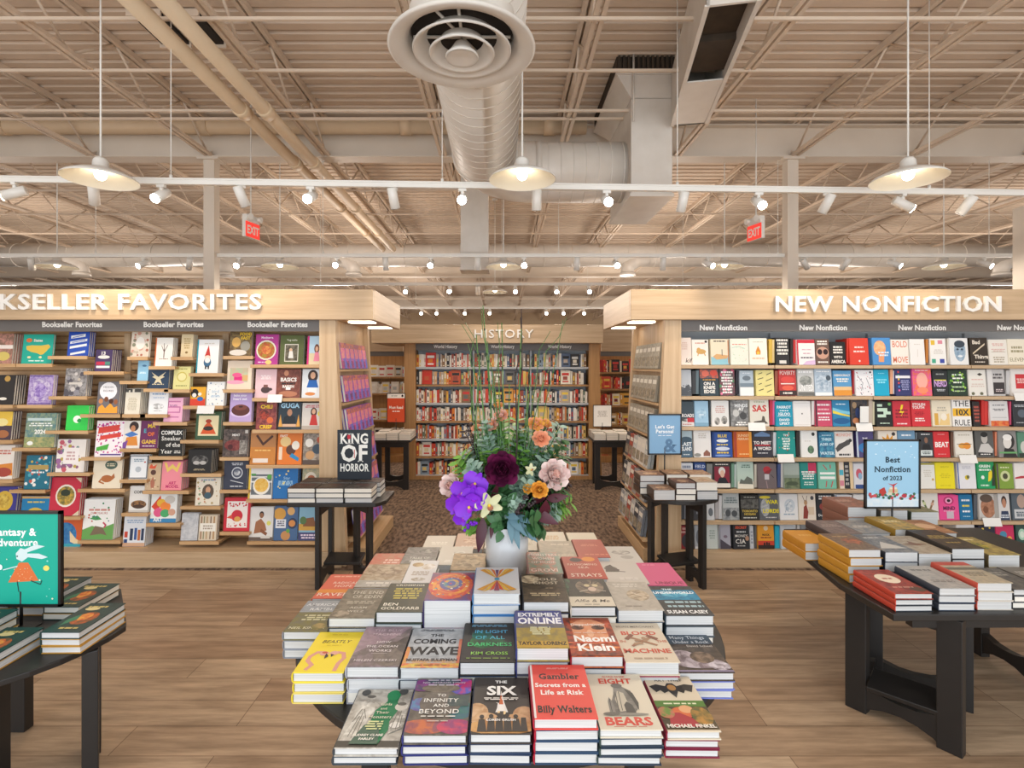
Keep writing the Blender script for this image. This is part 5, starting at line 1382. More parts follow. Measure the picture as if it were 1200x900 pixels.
(6, 1122, 1144, 'e2e2e2', 'plain white book on the bottom row behind stacked books', 'b,.5,.7,.6,.12,2,b8b8bc'),
(6, 1148, 1168, '2c2e40', 'dark blue book on the bottom row behind stacked books', 'd,14,.07,c85a6a:4a8a9a:e8c84a e,.5,.5,.2,.16,e8e4ec'),
(6, 1168, 1190, 'c8305e', 'pink book on the bottom row behind stacked books', 'e,.4,.6,.2,.16,4a8aa8 r,.2,.1,.5,.34,e8e0e8 e,.74,.4,.14,.14,e0a04a'),
(6, 1192, 1206, '33504a', 'dark green book with pale disc on the bottom row', 'e,.5,.6,.34,.24,a8d0b8 e,.5,.6,.2,.14,d8e8d8'),
]
ROWN = ('top', 'second', 'third', 'fourth', 'fifth', 'sixth', 'bottom')
for i, (row, x0, x1, bgc, desc, ops) in enumerate(RB):
    yb = RROWS[row]
    hh = 31 if row != 2 else 30.5
    hh -= (i * 29 % 5) * .55
    if 'short' in desc:
        hh -= 4
    sp = None
    lab = desc + ' on ' + ROWN[row] + ' shelf'
    if row == 6 and desc.endswith('row') or 'bottom row' in desc:
        lab = desc
    wall_book(x0 + .4, x1 - .4, yb - hh, yb, bgc, ops, lab, RY + .025, 5, .026, 2 + (i * 13) % 4,
              'books facing out on the right wall', sp, seed=100 + i,
              z_floor=uz(yb + 1, RY) + .0005 if row < 6 else PLZ + .0005)
# spines and half hidden copies that show between the facing books on the right
GAP = [(0, 901, 909, 'd8b24a:e4c88a'), (0, 926, 933, '2a2220:c03030'), (0, 992, 996, 'c83a2c'), (0, 1085, 1091, 'c07a34:4a5a78'), (0, 1110, 1114, 'd8d0c4'),
       (1, 811, 820, '3a3a3c:6a7a80'), (1, 862, 867, '23202a'), (1, 908, 913, 'a05a44'), (1, 999, 1003, 'a82a34'), (1, 1043, 1050, 'e8a884:d8d8dc'), (1, 1179, 1186, 'c8c8c8'),
       (2, 831, 834, '3a444a'), (2, 902, 909, 'c8304a:e86a9a'), (2, 951, 956, 'e8e4e0'), (2, 1018, 1027, 'c8b8a8:d8d0b0'), (2, 1150, 1161, 'c8302c:d03a34:b82a28'), (2, 1183, 1188, 'd85a7a'),
       (3, 906, 911, 'd8d8dc'), (3, 933, 939, '2f2a28'), (3, 1074, 1077, 'a8b4bc'), (3, 1114, 1120, '6a4a3a'), (3, 1166, 1171, 'e08a6a'),
       (4, 828, 836, '8a8a86'), (4, 857, 864, '7aa08a:c8d4d0'), (4, 884, 888, 'e0d8c8'), (4, 911, 919, '4a5a8a:d8d4d0'),
       (5, 797, 812, '4a5058:8a9098:3a3a40'), (5, 838, 847, 'b8b4b4:e0e0e0'), (5, 1141, 1148, '5a6068'),
       (6, 842, 844, 'e4e4e4'), (6, 857, 859, '2a2a2a'), (6, 884, 888, '6a6a6a'), (6, 908, 915, '2ab0d0'), (6, 934, 939, 'd8d8d8')]
for row, x0, x1, cols in GAP:
    cs = cols.split(':')
    Y = RY + .05
    z0 = uz(RROWS[row], Y)
    for k, c in enumerate(cs):
        a = ux(x0 + (x1 - x0) * k / len(cs), Y) + .001
        b = ux(x0 + (x1 - x0) * (k + 1) / len(cs), Y) - .001
        SHELVED.box(a, b, Y, Y + .15, z0 + .012, z0 + .215 + rnd.uniform(-.01, .005), c)

# small white cards on shelf edges
CARDS = [(322, 467, LEFT, 17), (241, 480, LEFT, 20), (887, 500, RIGHT, 20), (1013, 500.5, RIGHT, 19), (921, 537, RIGHT, 19), (1135, 538, RIGHT, 20), (1197, 465, RIGHT, 16), (1013, 481, RIGHT, 10),
         (1163, 612, RIGHT, 21)]
CARDLAB = ['white price card on the ledge above the word GUGA', 'white price card above the dark green folk picture book', 'white card on the shelf below the red letters',
           'white card above the purple book with blue wave', 'white card above the misty green landscape book', 'white card above the white lemon book',
           'white card at the right picture edge below the second shelf', 'upright white card before the dark crowd book', 'white card above the pink bottom row book']
for (px, py, r, wpx), lab in zip(CARDS, CARDLAB):
    Y = 4.49 if r is LEFT else 4.43
    w = wpx * Y / F
    t = tag((lambda m: m.build('shelf_card', CARD))(
        (lambda m: (m.box(-w / 2, w / 2, 0, .002, -.034 if py != 481 else -.1, .034), m)[1])(MB())), lab, 'card', 'white cards on the shelf edges')
    t.location = U(px, py, Y)
    t.rotation_euler = (R_(-18) if py != 481 else 0, 0, 0)

# ================================================================ HISTORY BOOKCASE AND THE SHELVES BEHIND
PAL = ['c8442f', 'd8d0c0', '3a3836', 'e8e0d2', 'c05a3a', '5a6a84', 'e0a040', 'efe9dd', '8a6a4a', 'c9402c', '6a6866', 'dcc8a0', '9a4a3a', 'f0ece4', '6a7a68', 'd87a2a', '8a9aa8', 'e4dccc', 'e0c070', 'd8a878', 'ece4d6', 'b8a898', 'e08a3a', 'c8bca8']
HPAL = {0: PAL, 1: ['c8342c', 'd84a34', 'efe6da', 'b82a26', 'e8dcc8', '2a2428', 'e0b080', 'd8c8b0', '7a2a28', 'f2eee6']}


def shelf_row(x0, x1, Y, z, hmax, pal, seed, face_p=.1, wmin=.018, wmax=.045, dirn=-1, depth=.16):
    """a row of spine-out books with an occasional one facing out"""
    r = random.Random(seed)
    x = x0
    while x < x1 - .03:
        if r.random() < face_p and x < x1 - .16:
            w = r.uniform(.12, .15)
            hh = min(hmax, w * 1.5)
            c = r.choice(pal)
            M = Matrix.Translation((x + w / 2, Y + .035, z + hh / 2)) @ Matrix.Rotation(R_(84), 4, 'X')
            box_book(M, w, hh, .025, c)
            SHELVED.M = M
            d = r.choice(['f0ece4', '2a2a2a', 'e8c84a', 'c8342c'])
            SHELVED.box(-w * .36, w * .36, hh * .12, hh * .3, .0251, .0254, d)
            SHELVED.box(-w * .3, w * .3, -hh * .36, -hh * .26, .0251, .0254, d)
            SHELVED.box(-w * .25, w * .2, -hh * .2, hh * .06, .0251, .0254, r.choice(pal))
            SHELVED.M = None
            x += w + .006
        else:
            w = r.uniform(wmin, wmax)
            hh = hmax * r.uniform(.78, 1.0)
            c = r.choice(pal)
            dd = r.uniform(0, .015)
            y0, y1 = Y + dd, Y + depth
            SHELVED.box(x, x + w - .0015, y0, y1, z, z + hh, c)
            if w > .02:
                d = r.choice(['f0ece4', '2a2a2a', 'e8c84a', 'c8342c', 'e8e0d2'])
                a = r.uniform(.3, .5)
                SHELVED.box(x + w * .25, x + w * .7, y0 - .0006, y0, z + hh * a, z + hh * (a + r.uniform(.2, .4)), d)
                SHELVED.box(x + w * .2, x + w * .75, y0 - .0006, y0, z + hh * .08, z + hh * .14, d)
            x += w


HY = 7.9
HIST = thing('bookcase', 'oak history bookcase filled with upright spines at the end of the aisle', 'bookcase')
x0, x1 = ux(487, HY), ux(690, HY)
mb = MB()
mb.box(ux(436, 7.7), ux(706, 7.7), 7.66, 7.7, uz(402, 7.68), uz(380.5, 7.68))
hfas = mb.build('fascia', OAK, HIST, bevel=.004)
mb = MB()
mb.box(ux(436, 7.7), ux(706, 7.7), 7.7, 8.9, uz(402, 7.68) - .0, uz(402, 7.68) + .02)
mb.box(ux(436, 7.7), ux(706, 7.7), 7.7, 8.9, uz(380.5, 7.68) - .03, uz(380.5, 7.68) - .01)
mb.build('canopy', OAK, HIST)
mb = MB()
solid_text(mb, 'HISTORY', 'n', ux(590, 7.65), uz(391, 7.65), .115, 70 * 7.65 / F, 7.635, .025, .06)
mb.build('header_lettering', LETTER, hfas)
mb = MB()
mb.box(x0, x1, 7.86, 7.88, uz(410.5, 7.86), uz(402, 7.86) + .02)
hst = mb.build('header_strip', GREY, HIST)
for px in (522, 589, 656):
    mb = MB()
    put_text(mb, 'World History', 'b', ux(px, 7.85), uz(406, 7.85), .046, .34, lambda x, y: (x, 7.858, y))
    mb.build('strip_lettering', LETTER, hst)
for a, b, c, d in ((474, 487, 474, 487), (690, 702, 690, 705)):
    mb = MB()
    q = [(ux(a, 7.84), uz(402, 7.84)), (ux(b, 7.84), uz(402, 7.84)), (ux(d, 7.84), 0.007), (ux(c, 7.84), 0.007)]
    mb.prism(q, 1, 7.82, 8.6)
    mb.build('end_panel', OAKD, HIST, bevel=.004)
mb = MB()
mb.box(x0, x1, 8.12, 8.16, .1, uz(402, 7.86))
mb.build('back_panel', GREYB, HIST)
mb = MB()
mb.box(x0 - .02, x1 + .02, 7.84, 8.16, 0.007, uz(556, HY) - .012)
mb.build('plinth', OAKD, HIST)
for px in (555, 622):
    mb = MB()
    mb.box(ux(px, HY) - .012, ux(px, HY) + .012, 7.93, 8.13, .1, 1.98)
    mb.build('upright', GREYB, HIST)
HROWS = (430, 450.5, 472, 493, 514, 534.5, 556)
for i, py in enumerate(HROWS):
    z = uz(py, HY)
    mb = MB()
    mb.box(x0, x1, 7.88, 8.13, z - .03, z - .002)
    mb.build('shelf', OAKD if i % 2 else GREYB, HIST)
    for k, (a, b) in enumerate(((488, 554), (556, 621), (623, 689))):
        shelf_row(ux(a, HY), ux(b, HY), HY, z, .208, PAL if (k + i) % 3 else HPAL[1] + PAL, i * 7 + k, .07)

# small bookcases seen past both ends of the history bookcase
for sgn, a, b, rows, pal, lab in ((-1, 425, 474, (441.5, 461, 492, 515), ['e6e0d6', 'd8d0c4', 'c8b8a0', 'efeae2', 'b8c0c4'], 'oak bookcase with pale gift books behind the red poster'),
                                  (1, 703, 760, (436, 455.5, 475, 498, 520), ['c8342c', 'd8543c', '7a2a28', 'c8a878', '2a2420', 'e8dcc8', 'd8a040', 'a83228'], 'oak bookcase of red and brown spines behind the white sheet')):
    Y = 9.3
    t = thing('bookcase', lab, 'bookcase')
    xa, xb = ux(a - (26 if sgn < 0 else 0), Y), ux(b + (16 if sgn > 0 else 0), Y)
    mb = MB(); mb.box(xa, xb, Y + .2, Y + .24, 0.007, 2.1); mb.build('back_panel', OAKD, t)
    mb = MB(); mb.box(xa, xb, Y - .12, Y - .08, uz(412, Y), uz(386, Y)); mb.build('fascia', OAK, t)
    mb = MB(); mb.box(xa, xb, Y - .06, Y - .05, uz(417.5, Y), uz(411, Y)); mb.build('header_strip', GREY, t)
    mb = MB(); mb.box(xa, xb, Y - .04, Y + .24, 0.007, .12); mb.build('plinth', OAKD, t)
    for i, py in enumerate(rows + (548,)):
        z = uz(py, Y)
        mb = MB(); mb.box(xa, xb, Y - .02, Y + .2, z - .03, z - .002); mb.build('shelf', OAKD, t)
        if sgn < 0:
            shelf_row(xa, xb, Y, z, .2, pal, 300 + i, .8)
        else:
            shelf_row(xa, xb, Y, z, .22, pal, 400 + i, .12)

# rows of matching books on the aisle ends of the two big bookcases
rr = random.Random(5)
for sg, xin in ((-1, 1.315), (1, 1.29)):
    for i, z in enumerate(AISLE_Z):
        out = xin + .03 - .03 * i
        n = 6
        for k in range(n):
            y = 4.58 + .85 * (k + .5) / n
            w, hh = .145, .225
            # facing the aisle, leaning back
            Rm = Matrix(((0, 0, -sg, 0), (sg, 0, 0, 0), (0, 1, 0, 0), (0, 0, 0, 1)))
            Rm = Matrix.Rotation(R_(8) * sg, 4, 'Y') @ Rm
            if sg < 0:
                c = '6a6ac8/d85aa0'
            elif i < 3:
                c = '8f8a7c/b0a898'
            else:
                c = rr.choice(['c8543a/5a3a38', '6a7078/a8acb0', 'd8d4cc', '3a3f48', '9aa0a0/d0d0cc'])
            for j in range(2):
                org = Vector((sg * (out + .03 + .026 * j + .016), y, z + hh / 2 + .002))
                M = Matrix.Translation(org) @ Rm
                box_book(M, w, hh, .022, c)
                if j == 0:
                    SHELVED.M = M
                    if sg < 0:
                        SHELVED.box(-w * .5, w * .5, hh * .3, hh * .5, .0221, .0224, 'd8804a/8a4a8a')
                        SHELVED.box(-w * .3, w * .4, -hh * .1, hh * .3, .0222, .0226, 'e8a080/d86aa8')
                        SHELVED.box(-w * .5, -w * .1, -hh * .5, -hh * .06, .0222, .0226, '4a7ad0/8a6ad0')
                        SHELVED.box(0, w * .46, -hh * .46, -hh * .2, .0222, .0226, '5a3a7a/c04a80')
                    else:
                        SHELVED.box(-w * .36, w * .36, hh * .18, hh * .34, .0221, .0224, 'e0dcd0')
                        SHELVED.box(-w * .4, w * .4, -hh * .4, -hh * .02, .0221, .0224, '6a665c/a89a80')
                    SHELVED.M = None


# ================================================================ TABLES
def table_legs(t, pts, ztop, pairs, shelf, w=.045):
    """flat posts joined in pairs by an arched foot panel, with a low tilted shelf"""
    for i, (x, y) in enumerate(pts):
        mb = MB()
        pr = next(((a, b) for a, b in pairs if i in (a, b)), None)
        ang = math.atan2(pts[pr[1]][1] - pts[pr[0]][1], pts[pr[1]][0] - pts[pr[0]][0]) if pr else 0
        mb.M = Matrix.Translation((x, y, 0)) @ Matrix.Rotation(ang, 4, 'Z')
        mb.box(-w, w, -w * .55, w * .55, 0, ztop)
        mb.build('leg', BLACK, t, bevel=.003)
    for a, b in pairs:
        p, q = Vector(pts[a] + (0,)), Vector(pts[b] + (0,))
        d = q - p
        n = d.normalized().cross(Vector((0, 0, 1))) * .02
        prof = [(0, 0), (.06, .0), (.16, .03), (.32, .05), (.5, .057), (.68, .05), (.84, .03), (.94, 0), (1, 0), (1, .17), (.86, .135), (.68, .115), (.5, .11), (.32, .115), (.14, .135), (0, .17)]
        mb = MB()
        A = [mb.pt(p + d * u + Vector((0, 0, z)) + n) for u, z in prof]
        B = [mb.pt(p + d * u + Vector((0, 0, z)) - n) for u, z in prof]
        mb.face(A); mb.face(B[::-1])
        for k in range(len(A)):
            j = (k + 1) % len(A)
            mb.face([A[k], B[k], B[j], A[j]])
        mb.build('foot_panel', BLACK, t)
        mb = MB()
        A = [mb.pt(p + d * u + Vector((0, 0, z)) + n) for u, z in ((0, ztop - .07), (1, ztop - .07), (1, ztop), (0, ztop))]
        B = [mb.pt(p + d * u + Vector((0, 0, z)) - n) for u, z in ((0, ztop - .07), (1, ztop - .07), (1, ztop), (0, ztop))]
        mb.face(A); mb.face(B[::-1])
        for k in range(4):
            j = (k + 1) % 4
            mb.face([A[k], B[k], B[j], A[j]])
        mb.build('apron', BLACK, t)
    if shelf:
        x, y, a = shelf
        mb = MB()
        mb.M = Matrix.Translation((x, y, .15)) @ Matrix.Rotation(a, 4, 'Z') @ Matrix.Rotation(R_(10), 4, 'X')
        mb.box(-.14, .14, -.08, .08, 0, .022)
        mb.build('low_shelf', BLACK, t, bevel=.003)


def top_poly(t, pts, z, th=.028):
    mb = MB()
    A = [mb.pt((x, y, z - th)) for x, y in pts]; B = [mb.pt((x, y, z)) for x, y in pts]
    mb.face(A[::-1]); mb.face(B)
    for k in range(len(A)):
        j = (k + 1) % len(A)
        mb.face([A[k], A[j], B[j], B[k]])
    return mb.build('tabletop', BLACK, t, bevel=.004)


# ---- the book things on the tables
NAMED = {}


def lying_book(w, h, t, bgc, ops, spine, label, loc, rz, group, seed, hard=True):
    th = thing('book', label, 'book', loc, (0, 0, rz), group)
    b = .0028 if hard else .0012
    mb = MB()
    book_shell(mb, w, h, t, bgc, spine, b)
    if ops:
        art(mb, ops, w * .975, h * .99, lambda x, y, z: (x + .0015, y, t + z), seed)
    mb.build('cover', PRINT, th, colors=True)
    mb = MB()
    pages(mb, w, h, t, None, b, .004 if hard else .001)
    mb.build('page_block', PAGES, th)
    return th


ORDW = ['second', 'third', 'fourth', 'fifth', 'sixth', 'seventh', 'eighth', 'ninth']


def stack(xc, yfront, z0, w, h, ztop, n, bgc, ops, spine, desc, where, seed, rz=0.0, board=None, hard=True, jit=.004, centre=False):
    """n copies of one title; only the uppermost shows its printed front"""
    r = random.Random(seed * 13 + 1)
    t = (ztop - z0 - .0004 * n) / n
    yc = yfront if centre else yfront + h / 2
    g = f'copies of the {desc.split(",")[0]} {where}'
    proto = None
    for k in range(n):
        z = z0 + .0004 + k * (t + .0004)
        last = k == n - 1
        x = xc + (0 if last else r.uniform(-jit, jit))
        y = yc + (0 if last else r.uniform(-jit * .6, jit * .6))
        a = rz + (0 if last else R_(r.uniform(-1.0, 1.0)))
        if not solo():
            M = Matrix.Translation((x, y, z)) @ Matrix.Rotation(a, 4, 'Z')
            box_book(M, w, h, t, bgc if last else board or bgc, spine)
            if last:
                SHELVED.M = M
                art(SHELVED, ops, w * .975, h * .99, lambda px, py, pz: (px + .0015, py, t + pz), seed)
                SHELVED.M = None
            continue
        if last:
            lab = f'{desc}, top copy {where}'
            lying_book(w, h, t, bgc, ops, spine, lab, (x, y, z), a, g, seed, hard)
        else:
            lab = f'{ORDW[n - 2 - k]} copy down under the {desc}'
            if proto is None:
                proto = lying_book(w, h, t, board or bgc, '', spine, lab, (x, y, z), a, g, seed, hard)
            else:
                c = copy_tree(proto)
                c.location = (x, y, z); c.rotation_euler = (0, 0, a); c['label'] = lab


# ---------------------------------------------------------------- centre table
CT = thing('display_table', 'black round table in the middle covered with books and a vase', 'table')
TZ = .678
oc = (.03, 2.08)
pts = [(.03 + .78 * math.cos(2 * PI * k / 64), 2.1 + .78 * math.sin(2 * PI * k / 64)) for k in range(64)]
top_poly(CT, pts, TZ)
table_legs(CT, [(-.42, 1.8), (.46, 1.8), (-.42, 2.5), (.46, 2.5)], TZ - .028, [(0, 1), (2, 3)], (.02, 2.15, 0))
W1 = 'on the centre table'
# px left, px right, py of the top front edge, depth Y, length, copies, cover, spine, description, art, lower boards
CB = [
(389, 467, 878, 1.31, .24, 2, 'cbc6bb/a39c90', '3a3f44', 'pale grey book with a green silhouette between engraved figures',
 'r,0,0,1,.1,4a463e p,e6e2d8/bdb7ab,.03,.1,.1,.34,.12,.56,.2,.7,.3,.76,.4,.72,.42,.6,.36,.46,.34,.28,.3,.1 e,.28,.82,.075,.055,dcd6ca/a59e92 p,dcd7cc/9a948a,.18,.66,.08,.8,.12,.84,.26,.72 p,e6e2d8/bdb7ab,.36,.7,.46,.66,.48,.7,.38,.76 e,.28,.86,.08,.03,6a655c s,.012,7a756b,.14,.16,.2,.5 s,.012,7a756b,.2,.14,.24,.56 s,.012,7a756b,.27,.14,.28,.5 s,.012,7a756b,.32,.46,.24,.62 s,.012,7a756b,.12,.4,.2,.62 p,1c7a4c,.36,.04,.42,.4,.44,.6,.6,.76,.56,.92,.68,.98,.8,.9,.78,.76,.84,.62,.78,.3,.66,.04 e,.68,.88,.12,.1,1f8a54 p,e2ded4/8a857a,.78,.2,.74,.4,.86,.66,.98,.7,1,.3 e,.86,.66,.1,.07,d8d2c6 e,.16,.93,.08,.06,4a4a48 e,.84,.95,.08,.06,4a4a48 e,.86,.34,.1,.05,ece8e0 p,4f6a58,.2,.04,.34,.34,.6,.4,.66,.04 e,.87,.71,.08,.03,6a655c s,.012,7a756b,.8,.28,.84,.56 s,.012,7a756b,.88,.26,.9,.58 s,.012,7a756b,.94,.3,.93,.5 t,Girls,.6,.7,.045,e8e2c8,s t,and,.58,.62,.035,e8e2c8,s t,Their,.58,.55,.045,e8e2c8,s t,Monsters,.56,.47,.05,e8e2c8,s,.4 b,.52,.33,.34,.16,4,d8dca0 t,AUDREY_CLARE,.46,.17,.035,f0ece0,b,.5 t,FARLEY,.46,.11,.035,f0ece0,b', '3a4650'),
(470, 548, 861, 1.31, .24, 3, '4d4740/6e655a', '2c2f6a', 'cosmic dark book with purple and teal clouds',
 'e,.16,.5,.2,.12,6a3a8a/4a8ab0 e,.84,.4,.24,.16,2f7a68/3a5a78 e,.3,.12,.4,.12,c86a3a/8a4a5a e,.8,.12,.3,.12,8a2f6a/c83a5a e,.84,.84,.24,.16,2a4ab0/c02a6a e,.12,.86,.2,.12,7a2a7a/3a3a5a e,.5,.94,.3,.06,2f5a58/4a3a5a e,.5,.52,.36,.24,57504a/6a6258 e,.46,.8,.34,.08,5a5248/7a7060 r,.62,.46,.98,.66,3a4a4c/4a5a54 t,NEIL_DEGRASSE_TYSON,.5,.91,.032,d8d0e0,s,.8 b,.5,.96,.6,.03,1,c8c0d0 b,.5,.86,.6,.03,1,c8c0d0 t,TO,.5,.66,.05,f2efe8,s t,INFINITY,.5,.565,.065,f2efe8,s,.75 t,AND,.52,.47,.055,f2efe8,s t,BEYOND,.5,.365,.075,f2efe8,s,.72 b,.5,.28,.66,.03,1,e0dcd4 b,.5,.2,.34,.02,1,c8c4b8', '27306e'),
(549, 624, 860, 1.31, .24, 3, '3c3531', '2e3446', 'dark brown book with a rocket launch and silhouetted people',
 'e,.08,.34,.2,.17,d8b48c/b88c60 e,.9,.3,.2,.15,d4ae84/b88a5e e,.24,.2,.24,.14,c89a68/d8b48c e,.76,.18,.24,.14,c89462/d8b48c e,.5,.1,.6,.12,c08850/d8a868 p,f0ece8,.42,.36,.44,.5,.4,.52,.48,.5,.5,.74,.56,.5,.6,.36 p,c8683a,.46,.48,.5,.7,.54,.48 p,e8e4e0,.4,.34,.46,.5,.46,.34 p,e8e4e0,.56,.34,.56,.5,.62,.34 r,.44,.3,.48,.36,f4d8a0 r,.54,.3,.58,.36,f4d8a0 p,332d2a,.1,.02,.12,.22,.22,.22,.26,.02 e,.17,.26,.04,.035,332d2a p,332d2a,.26,.02,.28,.24,.38,.24,.4,.02 e,.33,.27,.04,.035,332d2a p,332d2a,.4,.02,.42,.26,.52,.26,.54,.02 e,.47,.29,.04,.035,332d2a p,332d2a,.54,.02,.55,.25,.66,.25,.68,.02 e,.6,.28,.04,.035,332d2a p,332d2a,.68,.02,.7,.22,.8,.22,.84,.02 e,.75,.26,.04,.035,332d2a p,332d2a,.82,.02,.84,.24,.92,.24,.94,.02 t,THE,.5,.9,.055,f2f0ec,b t,SIX,.5,.73,.17,f2f0ec,b,.9 b,.5,.57,.8,.05,2,f0ece6 t,LOREN_GRUSH,.5,.2,.035,f0ece6,b,.5', '2a3c58'),
(624, 702, 842, 1.31, .24, 4, 'df4a40', 'a81c34', 'bright red book with black and white serif title',
 'r,0,0,.035,1,e8e0dc t,Gambler,.5,.76,.11,231c1c,S,.72 t,Secrets_from_a,.5,.585,.075,f8f2ee,S,.88 t,Life_at_Risk,.5,.445,.085,f8f2ee,S,.72 t,Billy_Walters,.5,.15,.115,231c1c,S,.88 b,.5,.92,.5,.035,2,f0a8a0', '2a4460'),
(701, 778, 855, 1.31, .24, 4, 'd9cfba', '31423f', 'cream book with a grey drawn bear and red capitals',
 't,GLORIA_DICKIE,.5,.95,.028,c8442f,b,.5 t,EIGHT,.5,.86,.1,d24a38,b,.8 t,BEARS,.5,.13,.13,d2483a,b,.9 b,.5,.04,.6,.02,1,c8806a p,6a6660/8a867e,.3,.26,.32,.45,.4,.6,.44,.75,.54,.79,.6,.74,.72,.66,.76,.5,.74,.34,.66,.26,.62,.4,.54,.26 p,c4bba8,.42,.28,.4,.5,.48,.66,.58,.62,.6,.44,.54,.3 p,4c4a46,.52,.26,.52,.4,.58,.46,.66,.4,.68,.26 p,8a867e,.24,.24,.26,.46,.3,.54,.34,.46,.34,.26 e,.5,.76,.1,.045,6e6a64 p,4c4a46,.62,.7,.74,.62,.78,.44,.74,.3,.7,.5 s,.012,4c4a46,.4,.3,.44,.6 s,.012,4c4a46,.46,.3,.5,.64 s,.012,4c4a46,.28,.28,.3,.5 e,.5,.235,.38,.025,8a867c e,.26,.24,.14,.03,6a665e', '2e3c4c'),
(780, 846, 857, 1.335, .24, 3, 'd6c8b0', '8a2038', 'cream topped book with a black bat above a painting',
 'r,0,.02,1,.47,5a4a30/3a3420 p,4f7a2a,0,.41,1,.41,1,.52,0,.52 b,.5,.465,.7,.04,1,e0e4c0 p,231f1f,.04,.8,.14,.68,.24,.72,.3,.66,.4,.7,.5,.57,.6,.7,.7,.66,.76,.72,.88,.68,.98,.82,.8,.84,.62,.8,.56,.86,.44,.86,.38,.8,.2,.84 e,.5,.77,.09,.06,b8854a t,ART_THIEF,.5,.92,.05,4a4440,n,.8 e,.46,.3,.22,.1,d8743a/c85a3a e,.56,.36,.14,.07,e0a878 p,a82f38,.1,.06,.2,.3,.4,.3,.6,.2,.7,.06 e,.8,.24,.2,.16,b8863a/5a5a2a e,.14,.3,.16,.1,c86a5a/6a8a3a t,MICHAEL_FINKEL,.5,.075,.055,f2ece0,b,.92', '7a1f3a'),
(341, 403, 788, 1.55, .24, 3, 'edd534', 'd8c02a', 'yellow book with two pink flamingo necks',
 't,BEASTLY,.5,.74,.075,3a2c22,i,.62 b,.5,.64,.4,.02,1,c8a82a s,.085,d99a8a,.22,.06,.28,.16,.14,.26,.14,.36,.24,.46,.38,.46 s,.085,d99a8a,.8,.04,.8,.2,.86,.32,.8,.44,.68,.46,.6,.42 e,.4,.43,.1,.05,e0a898 e,.6,.44,.09,.05,e0a898 p,3a302c,.44,.44,.52,.36,.46,.3,.44,.36 p,3a302c,.54,.42,.58,.34,.62,.4 e,.4,.45,.06,.025,c85a44 b,.5,.92,.4,.02,1,c8a82a', 'e0cc6a'),
(404, 468, 781, 1.55, .24, 3, '85757a/6a5f5c', 'a8a8b0', 'mauve grey book with soft white capitals',
 'e,.8,.3,.4,.3,5f554f/7a6e66 p,a38a94/8a767e,0,1,1,1,.6,.6,.3,.5,0,.3 p,4c4440/6a605a,.9,.7,1,.74,1,.3,.7,.5 t,THE_BLUE,.52,.9,.06,c8b4bc,s,.74 t,MACHINE,.52,.79,.06,c8b4bc,s,.78 t,HOW,.52,.58,.05,e8dede,s t,THE_OCEAN,.52,.47,.05,e8dede,s,.7 t,WORKS,.52,.36,.055,e8dede,s r,.36,.29,.68,.295,d8cccc t,HELEN_CZERSKI,.5,.13,.05,d8cece,s,.84', 'c8cacd'),
(467, 539, 783, 1.55, .24, 2, 'b4b8bc/9ea2a6', '2f3238', 'silver book with orange edges and heavy black capitals',
 'r,0,0,.07,.5,e0845a/d8a04a r,.93,0,1,.7,e0745a/d88a5a r,0,.0,1,.1,d8c04a/d86a4a r,.07,.1,.93,.18,c89a6a/b0aca8 e,.5,.55,.4,.3,bec2c6/a8acb0 t,THE,.5,.8,.07,262224,b t,COMING,.48,.64,.12,262224,b,.8 t,WAVE,.5,.4,.19,221e20,b,.88 t,MUSTAFA_SULEYMAN,.5,.18,.06,3a2a28,b,.9 b,.5,.94,.7,.05,2,5a5a60 b,.5,.06,.6,.02,1,5a4a30', '26364c'),
(537, 605, 776, 1.55, .24, 2, '2f2b26', '1d2430', 'black book with blue and green glowing title',
 'e,.4,.5,.26,.18,1e7a3c/2f3a28 e,.36,.66,.2,.14,1a6a5a/2a4a3c e,.62,.5,.2,.1,245a34/2f2b26 t,IN_LIGHT,.54,.76,.085,5ab4e0,n,.66 t,OF_ALL,.52,.6,.085,58bcd0,n,.6 t,DARKNESS,.52,.42,.09,4ac878,n,.86 t,KIM_CROSS,.52,.2,.07,9ad85a,n,.7 b,.5,.92,.8,.07,2,6a9ab8 b,.5,.08,.8,.03,1,8aa850', '22324a'),
(604, 668, 759, 1.55, .24, 2, 'a8903a/8a7a4a', '3a3f7a', 'purple to mustard book with white capitals',
 'r,0,.62,1,1,45488c/5a5a86 r,0,.5,1,.62,5a5a70/7a7058 r,0,.0,1,.16,c09a3a t,EXTREMELY,.5,.88,.11,f2f2f6,b,.9 t,ONLINE,.5,.7,.17,f2f2f6,b,.92 b,.5,.42,.5,.22,5,d8d8b0 t,TAYLOR_LORENZ,.5,.1,.085,332a26,b,.94', '4a4a56'),
(668, 732, 769, 1.55, .24, 2, 'c46a3a/8a3a24', '8a1f2a', 'orange book with blurred face and white bold name',
 'e,.5,.62,.44,.34,e0a07a/d88a5e r,0,.0,.14,1,5a2a1e/b8482a r,.86,0,1,1,6a2e20/c8562e e,.27,.72,.14,.06,3a241e/8a5a44 e,.7,.72,.14,.06,3a241e/8a5a44 e,.5,.56,.07,.1,e8b490 p,7a3a2a/a85030,0,.9,.5,1,1,.9,1,1,0,1 r,.0,.18,1,.22,d8562e/f0a050 r,0,.3,1,.33,e87a4a/c8442a r,.1,.0,1,.1,a8401f/4a241c t,Doppelganger,.5,.8,.06,f0d8c8,b,.8 t,Naomi,.54,.42,.16,faf4f0,b,.84 t,Klein,.52,.2,.17,faf4f0,b,.74 b,.5,.57,.8,.03,1,e8c8b8', '2a3040'),
(731, 798, 776, 1.55, .24, 2, 'd6c8b2', '8a2234', 'beige book with red letters and crossed hammers',
